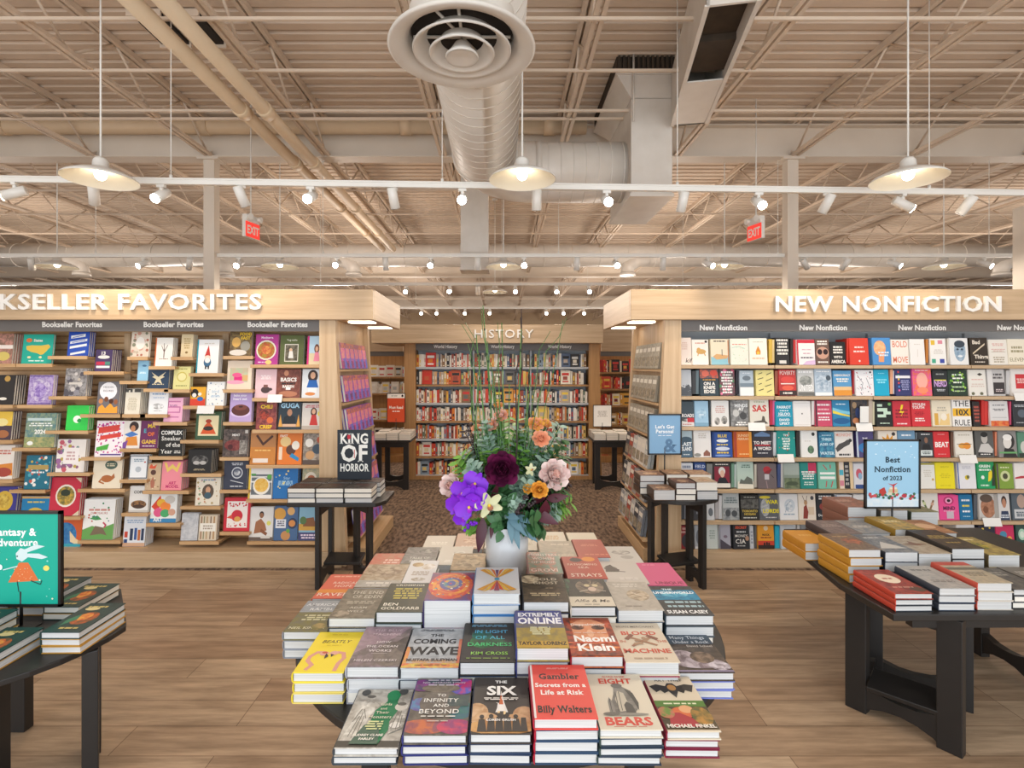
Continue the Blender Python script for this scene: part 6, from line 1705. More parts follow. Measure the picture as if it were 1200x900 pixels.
 't,BRIAN_MERCHANT,.5,.9,.045,8a7a6a,s,.8 t,BLOOD,.5,.72,.1,c8543f,b,.9 t,IN,.12,.5,.055,c8806a,b t,THE,.88,.5,.055,c8806a,b t,MACHINE,.5,.26,.1,c8543f,b,.9 b,.5,.08,.8,.06,1,b09a84 s,.06,9a6a54,.28,.38,.74,.62 s,.06,a87a5e,.26,.62,.74,.4 s,.09,8a5a48,.66,.64,.8,.56 s,.09,8a5a48,.22,.56,.34,.66 d,9,.05,a8866a,.34,.4,.66,.6', 'a02a48'),
(793, 862, 788, 1.572, .24, 3, '3d342c/5a4c42', '6a74b8', 'dark book of a mottled octopus under slate title panel',
 'r,0,.68,1,1,3f4b58/4a5866 t,Many_Things,.56,.86,.08,e8ecf0,s,.7 t,Under_a_Rock,.58,.74,.07,e8ecf0,s,.7 t,David_Scheel,.7,.63,.05,d8d0c8,s,.5 e,.26,.36,.24,.16,b8aab0/6a5a5e e,.5,.2,.46,.12,c0b4bc/7a6a70 e,.6,.34,.22,.14,4a3a2e/8a7460 e,.82,.14,.2,.1,d0c8d0/6a5c62 r,0,0,1,.04,8a7f98', '6f7cc4'),
(330, 386, 740, 1.79, .24, 3, '77713f/6e6a56', '7d8088', 'olive book with a grey band and pale capitals',
 'r,0,.6,1,1,8f9296/9aa0a4 t,AMERICAN,.46,.86,.08,dfe0e0,s,.8 t,RAMBLE,.54,.7,.08,dfe0e0,s,.8 b,.5,.42,.6,.2,3,ccc8a4 t,NEIL_KING_JR,.46,.1,.06,dcd8b8,s,.8 e,.7,.14,.16,.1,a8905a/77713f', '8d929c'),
(383, 440, 724, 1.79, .24, 2, '6a6152/857c6c', '23282f', 'grey brown book with faint white capitals',
 't,THE_END,.54,.86,.1,c8c2b2,s,.76 t,OF_EDEN,.58,.7,.1,c8c2b2,s,.7 b,.5,.5,.8,.12,2,b0a896 t,ADAM,.52,.32,.06,ccc6b8,s t,WELZ,.5,.2,.06,ccc6b8,s e,.2,.12,.2,.1,a89a86/6a6152', '1f2c3c'),
(439, 496, 717, 1.79, .24, 2, '3a3a24/2c3020', '2b3326', 'dark olive book with yellow hand lettering',
 't,CROSSINGS,.5,.93,.06,e8e4d4,n,.8 b,.5,.62,.72,.42,5,b8a83a t,BEN,.24,.24,.085,f0ecdc,n t,GOLDFARB,.48,.11,.09,f0ecdc,n,.84', '4a5a5a'),
(495, 553, 703, 1.79, .24, -2, '8a3a4a/5a4a7a', '3a2f5a', 'thick glossy book with concentric rings of many colours',
 'e,.5,.52,.5,.5,d8702e/c83a30 e,.5,.54,.42,.4,e8a83a/d05a2a e,.5,.55,.34,.32,c83a34/e89a3a e,.5,.56,.26,.24,3a6a9a/6a4a8a e,.5,.57,.18,.17,2f8a9a/d8a43a e,.5,.57,.1,.1,4a5a9a d,40,.03,f0d04a:d83a3a:3a8ab0:f0e8d0,.06,.1,.94,.94', 'd8d4e0'),
(553, 610, 696, 1.79, .24, 4, 'c4c6ca', '4a7aa8', 'white book with two bright fans of feathers',
 'p,c8902a,.5,.56,.08,.9,.2,.94 p,d8b03a,.5,.56,.2,.96,.32,.9 p,c86a2a,.5,.56,.34,.95,.44,.88 p,5a3a6a,.5,.56,.46,.9,.54,.9 p,c86a2a,.5,.56,.56,.88,.66,.95 p,d8b03a,.5,.56,.68,.9,.8,.96 p,c8902a,.5,.56,.8,.94,.92,.9 p,c8902a,.5,.48,.06,.14,.2,.1 p,d8b03a,.5,.48,.2,.06,.34,.14 p,c8502a,.5,.48,.34,.1,.44,.16 p,8a3a5a,.5,.48,.44,.1,.56,.1 p,c8502a,.5,.48,.56,.16,.66,.1 p,d8b03a,.5,.48,.66,.14,.8,.06 p,c8902a,.5,.48,.8,.1,.94,.14 e,.5,.52,.06,.05,3a8ab0', '3f78b0'),
(612, 668, 705, 1.79, .24, 2, '3d3328/584a3a', '2a2a30', 'dark brown forest book with silvery capitals',
 'e,.2,.8,.24,.16,c8b89a/6a5a48 t,GOLD,.56,.8,.09,d8cdb8,s,.6 t,GHOST,.56,.66,.09,d8cdb8,s,.6 b,.5,.24,.7,.12,2,b8a888 b,.5,.46,.5,.04,1,9a8a70 e,.3,.52,.3,.1,2c251d/4a3e30', '25364e'),
(668, 723, 711, 1.79, .24, 2, '2c2a26/3a3a30', 'c8c0b0', 'dark book of a tabby face above a cream band',
 'e,.58,.7,.34,.26,8a7868/4a3e36 e,.52,.74,.07,.05,c8b890 e,.72,.74,.07,.05,c8b890 e,.62,.6,.1,.08,c8b0a0 s,.03,2c2620,.4,.9,.5,.8 s,.03,2c2620,.7,.92,.66,.8 s,.03,2c2620,.8,.86,.72,.8 s,.02,d8ccba,.5,.56,.3,.5 s,.02,d8ccba,.74,.56,.92,.52 p,3a5a40/2c2a26,0,.36,.14,.9,.1,1,0,1 r,0,0,1,.32,d2c8b4 t,Alfie_&_Me,.5,.18,.09,4a4038,i,.8 b,.5,.06,.5,.04,1,9a8e7c', 'd0c8b8'),
(723, 779, 715, 1.79, .24, 2, 'aaa296/b8b0a4', '38424f', 'greige book with a faint drawn brain like tangle',
 'b,.45,.86,.6,.16,2,c8c2b8 e,.62,.5,.26,.2,c4b49c/9a8c78 s,.03,8a765e,.44,.5,.7,.6 s,.03,8a765e,.5,.4,.8,.46 s,.025,d8ccb8,.5,.6,.78,.4 b,.4,.12,.5,.05,1,8a8276', '3a4c64'),
(779, 838, 721, 1.79, .24, 2, '37393a/444648', '2a3a44', 'dark book with a turquoise undersea band and white capitals',
 'r,0,.5,1,.86,2f8fb4/1f6a8c e,.5,.7,.3,.1,7ac4d8/2f8fb4 t,THE,.4,.88,.06,d8ecf2,b t,UNDERWORLD,.5,.76,.08,eef6f8,b,.92 b,.55,.42,.8,.1,1,a8c4cc b,.55,.28,.9,.1,1,a8c4cc t,SUSAN_CASEY,.5,.1,.1,f0f2f2,b,.86', '4a545c'),
(364, 411, 701, 2.05, .24, 3, 'd0664f', 'b8503f', 'coral book with pale capitals',
 'b,.5,.9,.8,.08,1,e8b09a t,RADICAL,.6,.62,.09,f0d4c4,s,.7 t,HOPE,.6,.48,.09,f0d4c4,s,.5 r,.0,.2,1,.34,d88a3a t,RAVEN,.5,.14,.12,f0d8c8,s,.9', 'c8b8b0'),
(413, 468, 688, 2.05, .24, 2, '9a8468/b8a890', '8a8074', 'tan book with an old map like engraving',
 'r,0,0,1,.28,b0aca4/a39c90 e,.5,.66,.4,.24,86705a/c0ae94 b,.5,.16,.7,.1,1,d8d2c8 b,.5,.06,.5,.05,1,d8d2c8', 'c8c4bc'),
(469, 507, 683, 2.05, .24, 2, 'd4d2d0', 'b8b8bc', 'white book with gold brown bird shapes',
 'e,.3,.8,.2,.1,9a7a4a/c8b080 e,.7,.7,.24,.14,e8e4de/b8a890 b,.5,.4,.6,.2,3,a89a88 e,.5,.14,.24,.08,8a7a5a/d4d2d0', 'c8ccd4'),
(619, 661, 672, 2.05, .24, 3, 'c8907a/8a9a86', '9a6a5a', 'salmon and sage book with white capitals',
 't,MONSTERS,.5,.86,.11,f0dcd0,s,.92 t,WOMEN,.5,.68,.1,f0dcd0,s,.7 t,OF_MOON,.5,.5,.1,f0dcd0,s,.8 t,GROVE,.5,.14,.12,f0dcd0,s,.9 r,.86,.0,1,.8,8a9a86', '8a7a74'),
(664, 713, 678, 2.05, .24, 2, 'b04632', '8a2f24', 'brick red book with a fox and sun on top',
 'e,.36,.84,.16,.1,3a2a28 e,.72,.88,.18,.11,d88a2e p,3a2a28,.2,.8,.3,.96,.5,.9,.56,.8 t,FATHOMING,.5,.62,.08,e8ccb8,s,.8 t,SEA,.5,.48,.08,e8ccb8,s,.3 t,STRAYS,.5,.14,.13,f0dccc,s,.8', '6a2a24'),
(708, 762, 684, 2.05, .24, 2, 'c6bfb6', 'a8a29a', 'pale grey book with dark bent seated figure',
 'e,.3,.66,.16,.1,6a625a/8a8278 p,5c544c,.14,.5,.2,.76,.34,.84,.4,.7,.5,.6,.46,.5 s,.04,6a625a,.4,.54,.6,.5 b,.6,.2,.5,.12,2,d8d2ca', 'c8c8c8'),
(757, 806, 686, 2.05, .24, 2, 'd05f86', 'b04a70', 'plain pink book with small dark title at its foot',
 't,UNIQUE,.6,.1,.1,8a2f50,b,.7 b,.4,.9,.4,.04,1,e89ab4', 'a84a6c'),
(424, 470, 671, 2.3, .24, 2, 'c9705c/c08a70', 'b06050', 'faded coral book behind the tan engraving book',
 'b,.6,.5,.6,.4,3,e8c4b4 e,.6,.2,.3,.14,a89078/c9705c', 'c8a89c'),
(466, 509, 663, 2.3, .24, 2, '6a6560/8a857e', '5a5652', 'dark grey book with white word block',
 'e,.6,.76,.2,.14,a8a29a/5a5650 t,TALES_OF,.5,.4,.09,d8d4ca,s,.6 t,EDGE,.5,.24,.09,d8d4ca,s,.6 r,0,0,1,.1,6a5c3c', '8a8a8c'),
(509, 552, 662, 2.3, .24, 2, 'd0c9bc', 'b8b0a4', 'cream book with pale seal behind the ringed book',
 'e,.6,.6,.2,.14,eae6dc/b8b0a0 b,.5,.2,.6,.14,2,eee8de', 'c8c4bc'),
(526, 568, 668, 2.24, .2, -3, 'b89a72/8a7250', '8a7050', 'brown sandy book left of the vase',
 'e,.5,.4,.4,.24,c8b08a/7a6244 b,.5,.84,.6,.08,1,d8c8a8', 'b8a890'),
(633, 680, 655, 2.3, .24, 3, 'b3a692/a09480', '9a8e7c', 'beige book right of the vase',
 'b,.6,.8,.6,.1,1,d0c6b4 b,.6,.2,.7,.1,1,c8bca8', 'b8b0a4'),
(677, 716, 653, 2.3, .24, 3, 'a84a38', '8a3a2c', 'rust red book behind the brick red fox book',
 'b,.5,.66,.6,.14,2,c87a64 b,.6,.14,.8,.1,1,c87a64', '8a4a40'),
(716, 757, 662, 2.3, .24, 2, 'c9c4bc', 'a8a49e', 'whitish book with a grey bird wing at far right',
 'e,.5,.66,.3,.12,8a847c/c9c4bc e,.6,.4,.2,.1,b0aaa2', 'c0bcb6'),
(492, 530, 646, 2.56, .24, 2, 'd2cabc', 'b8b0a2', 'cream book in the back row left of the vase',
 'b,.5,.5,.6,.2,2,e8e2d6', 'c8c0b4'),
(531, 566, 643, 2.56, .24, 2, 'c8a890', 'a88870', 'peach book in the back row beside the vase',
 'e,.5,.5,.24,.2,e0c8b0/b88a70 b,.5,.14,.7,.1,1,e8d8c8', 'b8a898'),
(567, 600, 643, 2.56, .24, 2, 'cfc8bc', 'a8a298', 'off white book behind the vase',
 'b,.5,.5,.6,.2,2,e8e2d6', 'b8b2a8'),
(602, 632, 645, 2.56, .24, 2, 'cac4b4', 'a09a8c', 'grey cream book behind the vase on its right',
 'b,.5,.4,.6,.2,2,b0a890', 'b8b2a4'),
(632, 667, 641, 2.56, .24, 2, 'd6cebc', 'b8b09e', 'cream book with fine gold print in the back row',
 'b,.5,.6,.6,.3,3,c8a878', 'c8c0ae'),
(669, 706, 642, 2.56, .24, 2, 'd6cdb8', 'b8b09c', 'plain cream book at the back right corner',
 'b,.5,.3,.5,.12,2,e8e2d2', 'c8c0ae'),
]
for i, (x0, x1, py, Y, ln, n, bgc, spine, desc, ops, board) in enumerate(CB):
    w = (x1 - x0) * Y / F - .003
    zt = uz(py, Y)
    zt = max(zt, TZ + .022 * abs(n))
    nn = -n if n < 0 else max(n, int(round((zt - TZ) / .038)))
    xc = ux((x0 + x1) / 2, Y)
    lean = R_(0.0)
    stack(xc, Y, TZ, w, min(ln, .236), zt, nn, bgc, ops, spine, desc, W1, i + 1, lean, board)

# ---------------------------------------------------------------- right table with the framed nonfiction sign
RT = thing('display_table', 'black table with crossed low base on the right under stacked books', 'table')
RZ = .605
top_poly(RT, [(1.655, 2.27), (3.1, 2.27), (3.1, 3.5), (1.82, 3.47), (1.71, 3.18), (1.63, 2.6)], RZ, .03)
table_legs(RT, [(1.72, 2.60), (1.93, 2.31), (1.93, 2.80), (2.22, 2.60)], RZ - .03, [(0, 1), (2, 3), (0, 2)], (1.86, 2.47, R_(-45)))
mb = MB()
mb.box(1.78, 3.0, 2.33, 2.37, RZ - .085, RZ - .03)
mb.build('apron', BLACK, RT)
table_legs(RT, [(2.75, 3.1), (2.75, 2.75)], RZ - .03, [(0, 1)], None)
W2 = 'on the right table'
# x, y front, w, l, ztop, n, cover, spine, desc, art, boards
RTB = [
(1.76, 2.295, .165, .27, .683, 3, 'a8402f/7a2f24', 'b8402e', 'red and brown book with a cream oval', 'e,.5,.6,.3,.2,ead9c0 b,.5,.6,.36,.08,1,a8402f e,.8,.16,.2,.1,5a4030 b,.5,.24,.6,.05,1,d8a890', '2a3038'),
(1.95, 2.30, .16, .26, .703, 3, '9a9a98/b0aca6', '3a3f48', 'pale grey book between red stacks', 'b,.5,.8,.7,.1,1,6a6a68 b,.5,.3,.7,.12,2,787470', '2b3648'),
(2.12, 2.31, .155, .25, .722, 3, 'a39a88/b8aa90', 'c05040', 'tan book with red strip across its top', 'r,0,.82,1,1,b0483a r,.0,.6,1,.72,6a6658 b,.5,.4,.7,.2,3,7a7264', 'd0c8bc'),
(2.285, 2.32, .155, .25, .69, 3, '4a4a4a/6a665f', '3a3a3a', 'charcoal book on the front row near the picture edge', 'b,.5,.7,.7,.2,2,9a968c', '24324a'),
(1.757, 2.60, .16, .25, .767, 4, '6a5646/857058', 'c08a2c', 'brown book with golden ribbed spine', 'e,.6,.5,.3,.2,b06a4a/6a5646 b,.5,.8,.6,.08,1,b89a70', 'c8902e'),
(1.935, 2.60, .165, .26, .755, 3, '5c6066/8a8884', '2c3038', 'slate grey book with a white mountain', 'p,c0bcb4,.1,.2,.5,.6,.9,.2 b,.5,.84,.6,.1,1,c8c8c4', '24344a'),
(2.105, 2.61, .165, .27, .745, 2, 'b0a490/9a8c78', '4a4a4a', 'beige book with a brown soaring bird', 'p,7a5a44,.1,.5,.4,.56,.5,.7,.6,.56,.9,.5,.5,.42 b,.5,.86,.7,.06,1,8a7a66', 'c8c4ba'),
(2.275, 2.62, .165, .3, .765, 3, '2f2a24/4a4030', '26221e', 'thick black book with gold lettering', 'b,.5,.6,.8,.2,2,a08a4a b,.5,.3,.6,.1,1,a08a4a', '1e2838'),
(2.45, 2.62, .16, .27, .735, 2, '8a7a4a/b8a45a', '6a5a3a', 'mustard landscape book on the second row', 'e,.4,.5,.3,.2,5a6a3a/c8b040 b,.5,.84,.6,.08,1,e8dcb0', 'a8b0b8'),
(2.45, 2.33, .155, .25, .69, 3, '6f6a62', '4a463f', 'grey book on the front row touching the picture edge', 'b,.5,.7,.7,.2,2,b0aca4', '24324a'),
(1.71, 2.90, .15, .23, .70, 2, 'd2932e', 'c2862a', 'amber book lying by the left table corner', 'b,.5,.6,.5,.16,1,e0b060', 'b98a3c'),
(1.885, 2.93, .165, .26, .74, 3, '6f6260/8a7a72', '4a4040', 'mauve brown book behind the golden spines', 'b,.5,.6,.7,.2,2,a89a90', 'a8a098'),
(2.06, 2.96, .165, .25, .735, 2, '7f8488/a09a92', '4a5056', 'grey green book in front of the framed sign', 'b,.5,.5,.7,.2,2,c8c4bc', 'b0aca6'),
(2.24, 2.95, .165, .25, .76, 2, 'c09a3a/8a7a44', '9a7a2c', 'gold and olive book right of the framed sign', 'b,.5,.6,.7,.2,2,e8d8a0', 'b0a898'),
(2.42, 2.95, .165, .25, .74, 2, '9a6a4a/b88a60', '7a5038', 'copper brown book at the right of the back rows', 'e,.5,.5,.3,.2,d8b088', 'b0a898'),
(2.19, 3.265, .18, .26, .80, 3, 'b07a66/8a6a5a', '9a6a58', 'coral brown book behind the framed sign', 'b,.4,.6,.6,.2,2,d8b8a4', 'c0b0a0'),
(2.385, 3.265, .17, .26, .78, 2, '8a8478/a89c88', '5a564e', 'stone coloured book in the back row of the table', 'b,.5,.6,.7,.2,2,d0c8b8', 'b8b0a4'),
(2.57, 3.265, .17, .26, .77, 2, '6a705a/8a8c6a', '4a5040', 'moss green book in the back row of the table', 'b,.5,.6,.7,.2,2,c8c8a8', 'b8b0a4'),
]
for i, (x, y, w, l, zt, n, bgc, spine, desc, ops, board) in enumerate(RTB):
    stack(x, y, RZ, w, l, zt, n, bgc, ops, spine, desc, W2, 60 + i, 0, board)


def sign(name, label, base, w, h, zb, zt, fillers, frame=.011, rz=0.0, lean=0):
    """framed card on a thin post with a flat foot"""
    t = thing(name, label, 'sign', base, (0, 0, rz))
    mb = MB()
    mb.box(-.07, .07, -.018, .018, 0, .004)
    mb.build('foot', BLACKM, t)
    mb = MB()
    mb.tube([(0, 0.004, .004), (0, 0.004, zb - base[2] + .06)], .0055, 8)
    mb.build('post', BLACKM, t)
    z0, z1 = zb - base[2], zt - base[2]
    mb = MB()
    mb.box(-w / 2, w / 2, -.004, .012, z0, z0 + frame); mb.box(-w / 2, w / 2, -.004, .012, z1 - frame, z1)
    mb.box(-w / 2, -w / 2 + frame, -.004, .012, z0, z1); mb.box(w / 2 - frame, w / 2, -.004, .012, z0, z1)
    mb.box(-w / 2, w / 2, .008, .012, z0, z1)
    fr = mb.build('frame', BLACKM, t)
    mb = MB()
    iw, ih = w - 2 * frame + .002, z1 - z0 - 2 * frame + .002
    zc = (z0 + z1) / 2
    col, ops = fillers
    mb.box(-iw / 2, iw / 2, .0, .006, zc - ih / 2, zc + ih / 2, col)
    art(mb, ops, iw, ih, lambda x, y, z: (x, -z, zc + y), 9)
    mb.build('poster', PRINT, fr, colors=True)
    return t


sign('table_sign', 'black framed pale blue sign about best nonfiction on the right table', (ux(1046, 3.24), 3.24, RZ), .335, .40, uz(596, 3.24), uz(515, 3.24),
     ('9cc8e2', 'r,0,.0,1,.12,dfe9ee/cfe2ee r,0,.12,1,.2,bcd8ea t,Best,.5,.72,.085,1f3a4a,S,.5 t,Nonfiction,.5,.575,.085,1f3a4a,S,.86 t,of_2023,.5,.44,.065,1f3a4a,S,.56 d,16,.012,e4f0f8,.05,.75,.95,.97 r,.4,.18,.6,.22,d8d0b8 r,.42,.22,.6,.27,c8b890 r,.44,.27,.58,.3,e0d8c0 r,.5,.18,.53,.32,c03a3a p,c03a3a,.5,.32,.4,.36,.5,.34,.6,.37,.53,.32 p,b83a34,.24,.26,.34,.3,.38,.22,.32,.16,.24,.18 d,34,.03,3f6a4a:5a8a5a:c0444a:2f5a48,.04,.12,.96,.2 e,.72,.17,.05,.03,b83a48 e,.16,.17,.04,.025,c8505a e,.88,.16,.03,.02,b83a48'))

# ---------------------------------------------------------------- left round table
LT = thing('display_table', 'black round table at the lower left corner with fantasy books', 'table')
LZ = .62
cx, cy, rad = -1.98, 2.27, .57
top_poly(LT, [(-1.77, 2.5), (-2.0, 2.58), (-2.45, 2.5), (-2.56, 2.13)] + [(-2.01 + .515 * math.cos(a), 2.13 + .515 * math.sin(a)) for a in (R_(190 + 9.5 * k) for k in range(19))] + [(-1.515, 2.17)], LZ, .022)
table_legs(LT, [(-1.545, 2.02), (-1.83, 1.93), (-1.76, 2.32), (-2.2, 2.45)], LZ - .022, [(0, 2)], None, .046)
W3 = 'on the round table'
GA = 'b,.4,.86,.7,.1,1,c8b46a e,.55,.45,.3,.22,b85a2a/6a4a2a e,.5,.5,.16,.14,e0a040/c8502a p,3a7a5a,.2,.2,.4,.4,.3,.6,.14,.4 e,.34,.78,.2,.06,d8c890 b,.55,.12,.6,.08,1,c8b46a'
for i, (x, y, zt, n, bgc, desc, rz) in enumerate((
        (-1.588, 1.93, .698, 3, '2a4340/1f3634', 'dark green gilded book nearest the rounded table edge', 0),
        (-1.776, 1.765, .68, 2, '23403e/1a3032', 'dark green gilded book second from the table edge', 0),
        (-1.948, 1.85, .71, 3, '2a4340/1f3634', 'dark green gilded book cut by the left picture edge', 0),
        (-1.792, 2.185, .675, 2, '243a38/2f4a44', 'dark teal gilded book right behind the nearest stack', 0),
        (-1.945, 2.225, .69, 2, '2a4340/1f3634', 'dark green gilded book behind the teal rabbit sign', 0),
        (-2.1, 2.2, .70, 2, '3a4a3a/2a3630', 'dark gilded book at the back of the round table', 2))):
    stack(x, y, LZ, .143, .238, zt, n, bgc, GA, '2a3f3a', desc, W3, 90 + i, R_(rz), 'b98a3a')
sign('table_sign', 'black framed teal sign with a dancing rabbit on the left table', (ux(24, 2.135), 2.135, LZ), .325, .39, uz(711, 2.135), uz(599, 2.135),
     ('12a891', 't,Fantasy_&,.42,.8,.082,f4f6f2,S,.92 t,Adventure,.42,.685,.082,f4f6f2,S,.94 p,d8703a,.48,.46,.6,.46,.74,.26,.34,.24 p,cfe0e0,.44,.56,.5,.62,.58,.6,.6,.52,.52,.47,.45,.5 p,cfe0e0,.54,.6,.7,.66,.82,.64,.72,.61,.58,.57 p,cfe0e0,.56,.56,.74,.56,.86,.52,.78,.5,.6,.52 s,.012,1f3a3a,.46,.25,.48,.14 s,.012,1f3a3a,.64,.26,.76,.22,.78,.26 s,.012,cfe0e0,.46,.42,.28,.38 e,.46,.53,.01,.008,1f3a3a d,12,.012,e8e8c8:8ad8c8,.08,.06,.95,.6 d,16,.008,e8b080,.42,.27,.66,.42 e,.84,.4,.04,.03,e8d86a e,.24,.41,.03,.03,e8f0f0'), rz=R_(0))

# ---------------------------------------------------------------- table with the KING OF HORROR card
KT = thing('display_table', 'black table with stacked black books at the left aisle corner', 'table')
KZ = uz(589, 3.98)
kx0, kx1 = ux(337, 3.98), ux(456, 4.15)
top_poly(KT, [(kx0, 3.96), (kx1 - .06, 3.96), (kx1, 4.05), (kx1, 4.36), (kx0, 4.36)], KZ, .03)
table_legs(KT, [(ux(373, 4.0), 4.0), (ux(419, 4.22), 4.2), (ux(389, 4.32), 4.3), (ux(433, 4.06), 4.06)], KZ - .03, [(0, 2), (3, 1)], (ux(405, 4.2), 4.18, 0), .03)
W4 = 'by the left aisle'
kw = (ux(437, 3.97) - ux(337, 3.97)) / 3
for i in range(3):
    for j in range(2):
        nm = f'{("first", "second", "third")[i]} from left in the {("front", "back")[j]} row'
        stack(kx0 + kw * (i + .5) + j * .02, 3.965 + j * .185, KZ, kw - .006, .18, uz(572, 3.97) + j * .004, 3, '2d2926/4a403a',
              'b,.5,.72,.6,.1,1,6a2a2a b,.5,.4,.7,.1,1,7a746c e,.6,.5,.2,.16,4a2a28/3a3632', '24211f',
              f'black book {nm}', W4, 110 + i * 2 + j, 0, '2a3442')
t = thing('standing_card', 'black card with white serif words propped up behind black books', 'sign', (ux(415, 4.22), 4.235, uz(572, 3.97) + .007))
mb = MB()
w, z0, z1 = 40 * 4.22 / F, .0, uz(505, 4.22) - uz(572, 3.97)
mb.box(-w / 2, w / 2, -.008, .006, z0, z1, '1f2730')
art(mb, 't,KING,.5,.83,.2,e9e9e4,S,.84 t,OF,.5,.54,.33,e9e9e4,S,.8 t,HORROR,.5,.25,.15,e9e9e4,S,.84 e,.34,.86,.05,.05,c02a3a s,.02,c02a3a,.5,.6,.5,.44 r,.0,.0,1,.02,10161c', w, z1, lambda x, y, z: (x, -.008 - z, z1 / 2 + y), 3)
mb.build('card', PRINT, t, colors=True)
mb = MB()
mb.box(-.05, .05, .006, .1, 0, .004); mb.box(-.004, .004, .006, .09, 0, .2)
mb.build('easel_back', BLACKM, t)

# ---------------------------------------------------------------- round table with the blue ampersand sign
PT = thing('display_table', 'black half round table by the right aisle with brown book stacks', 'table')
PZ = uz(586, 3.98)
pc = (ux(797, 4.15), 4.16)
top_poly(PT, [(pc[0] + .29 * math.cos(2 * PI * k / 36), pc[1] + .225 * math.sin(2 * PI * k / 36)) for k in range(36)], PZ, .03)
table_legs(PT, [(ux(763, 4.18), 4.18), (ux(779, 4.33), 4.33), (ux(808, 4.16), 4.16), (ux(823, 4.01), 4.01)], PZ - .03, [(0, 1), (3, 2)], (ux(795, 4.17), 4.17, .3), .03)
W5 = 'on the half round table'
BA = 'b,.4,.8,.7,.12,2,a87a5a e,.5,.4,.3,.2,8a6a50/c0a080 b,.5,.1,.6,.06,1,c8b098'
for i, (x0, x1, yf, zt, n, bgc, desc) in enumerate(((766, 791.5, 3.97, 574, 1, '5a4638/8a6a52', 'single thick brown book front left'),
                                                (792, 815.5, 3.965, 566, 3, '6a4438/4a342c', 'brown book topping three in front centre'),
                                                (816, 841, 3.985, 565, 2, 'a8947c/c0ae98', 'tan book with a pale block front right'),
                                                (750, 779, 4.165, 557, 3, '5a4034/7a5a48', 'brown book back left of the sign post'),
                                                (781, 806, 4.165, 556, 3, '6a5040/9a7a60', 'brown book just behind the front centre stack'),
                                                (808, 834, 4.175, 556, 3, '8a6a54/b89a80', 'light brown book at the back right'))):
    zz = uz(zt, yf)
    stack(ux((x0 + x1) / 2, yf), yf, PZ, (x1 - x0) * yf / F, .19, zz, n, bgc, BA, '4a3a30', desc, W5, 130 + i, 0, '3a4450')
sign('table_sign', 'black framed blue sign with a large ampersand on the half round table', (ux(779, 4.37), 4.37, PZ), 40 * 4.37 / F, .36, uz(533, 4.37), uz(485, 4.37),
     ('7fa9cc', "t,Let's_Get,.5,.7,.09,f2f5f8,S,.7 t,Personal,.5,.58,.09,f2f5f8,S,.7 b,.5,.47,.5,.03,1,dfe8f0 t,&,.66,.22,.34,54799c,S,.7"), frame=.012)

# ---------------------------------------------------------------- white book tables at both ends of the history bookcase
for sgn, xa, xb, nm in ((-1, 438, 481, 'left'), (1, 696, 740, 'right')):
    Y = 7.15
    t = thing('display_table', f'black display table with white books {nm} of the history bookcase', 'table')
    zt = uz(516, Y)
    top_poly(t, [(ux(xa, Y), Y), (ux(xb, Y), Y), (ux(xb, Y), Y + .5), (ux(xa, Y), Y + .5)], zt, .03)
    table_legs(t, [(ux(xa + 5, Y), Y + .06), (ux(xb - 6, Y), Y + .06), (ux(xa + 8, Y), Y + .44), (ux(xb - 12, Y), Y + .44)], zt - .03, [(0, 1), (2, 3)], None, .035)
    for i in range(3):
        w = (ux(xb, Y) - ux(xa, Y)) / 3
        for j in range(2):
            nmb = f'{("first", "second", "third")[i]} from left in the {("front", "back")[j]} row'
            stack(ux(xa, Y) + w * (i + .5), Y + .01 + .24 * j, zt, w - .01, .22, zt + .085 + .012 * ((i + j) % 2), 3, 'ddd8d0/cfc8bc', 'b,.5,.6,.6,.2,2,b0a898', 'c8c2b8',
                  f'white book {nmb}', f'on the {nm} history table', 200 + i * 2 + j + (10 if sgn > 0 else 0), 0, 'cfcac2')
    if sgn < 0:
        sign('table_sign', 'red poster with white top band on the table left of history', (ux(462, 7.5), 7.63, zt), 22 * 7.55 / F, .3, uz(496, 7.55), uz(461, 7.55),
             ('d2512f', 'r,0,.84,1,1,eeeae4 t,Must_Read,.5,.52,.1,f4ece4,S,.8 b,.5,.38,.5,.06,1,f4ece4 e,.86,.92,.06,.045,2a2a30 b,.4,.92,.5,.04,1,8a8a88'), frame=.008)
    else:
        sign('table_sign', 'white sheet in thin black frame on the table right of history', (ux(708, 7.5), 7.63, zt), 22 * 7.55 / F, .3, uz(501, 7.55), uz(475, 7.55),
             ('eae8e4', 'b,.5,.6,.6,.3,4,b8b4ae'), frame=.007)

o = SHELVED.build('shelved_books', PRINT, colors=True)
stuff(o, 'all the remaining books: rows of spines on shelves and copies behind or under others', 'books')

# ================================================================ FLOWERS
def petal(mb, M, w, l, cup, col, curl=.0, n=4, tip=.0):
    """cupped petal growing along +Y, cupping towards +Z; tip narrows the end"""
    rows = []
    for i in range(n + 1):
        v = i / n
        wid = w * (math.sin(PI * min(.97, .14 + v * .74)) ** .75) * (1 - tip * v * v)
        r = []
        for j in range(n + 1):
            u = j / n * 2 - 1
            z = cup * (u * u * .35 + v * v * .9) * l - curl * max(0, v - .6) ** 2 * l * 4
            r.append(mb.pt(M @ Vector((u * wid / 2, v * l, z))))
        rows.append(r)
    for a, b in zip(rows, rows[1:]):
        for j in range(n):
            mb.face([a[j], a[j + 1], b[j + 1], b[j]], None, col, True)


def frame_to(c, d, roll=0.0):
    """matrix at c whose +Z looks along d"""
    q = Vector(d).normalized().to_track_quat('Z', 'Y')
    return Matrix.Translation(c) @ q.to_matrix().to_4x4() @ Matrix.Rotation(roll, 4, 'Z')


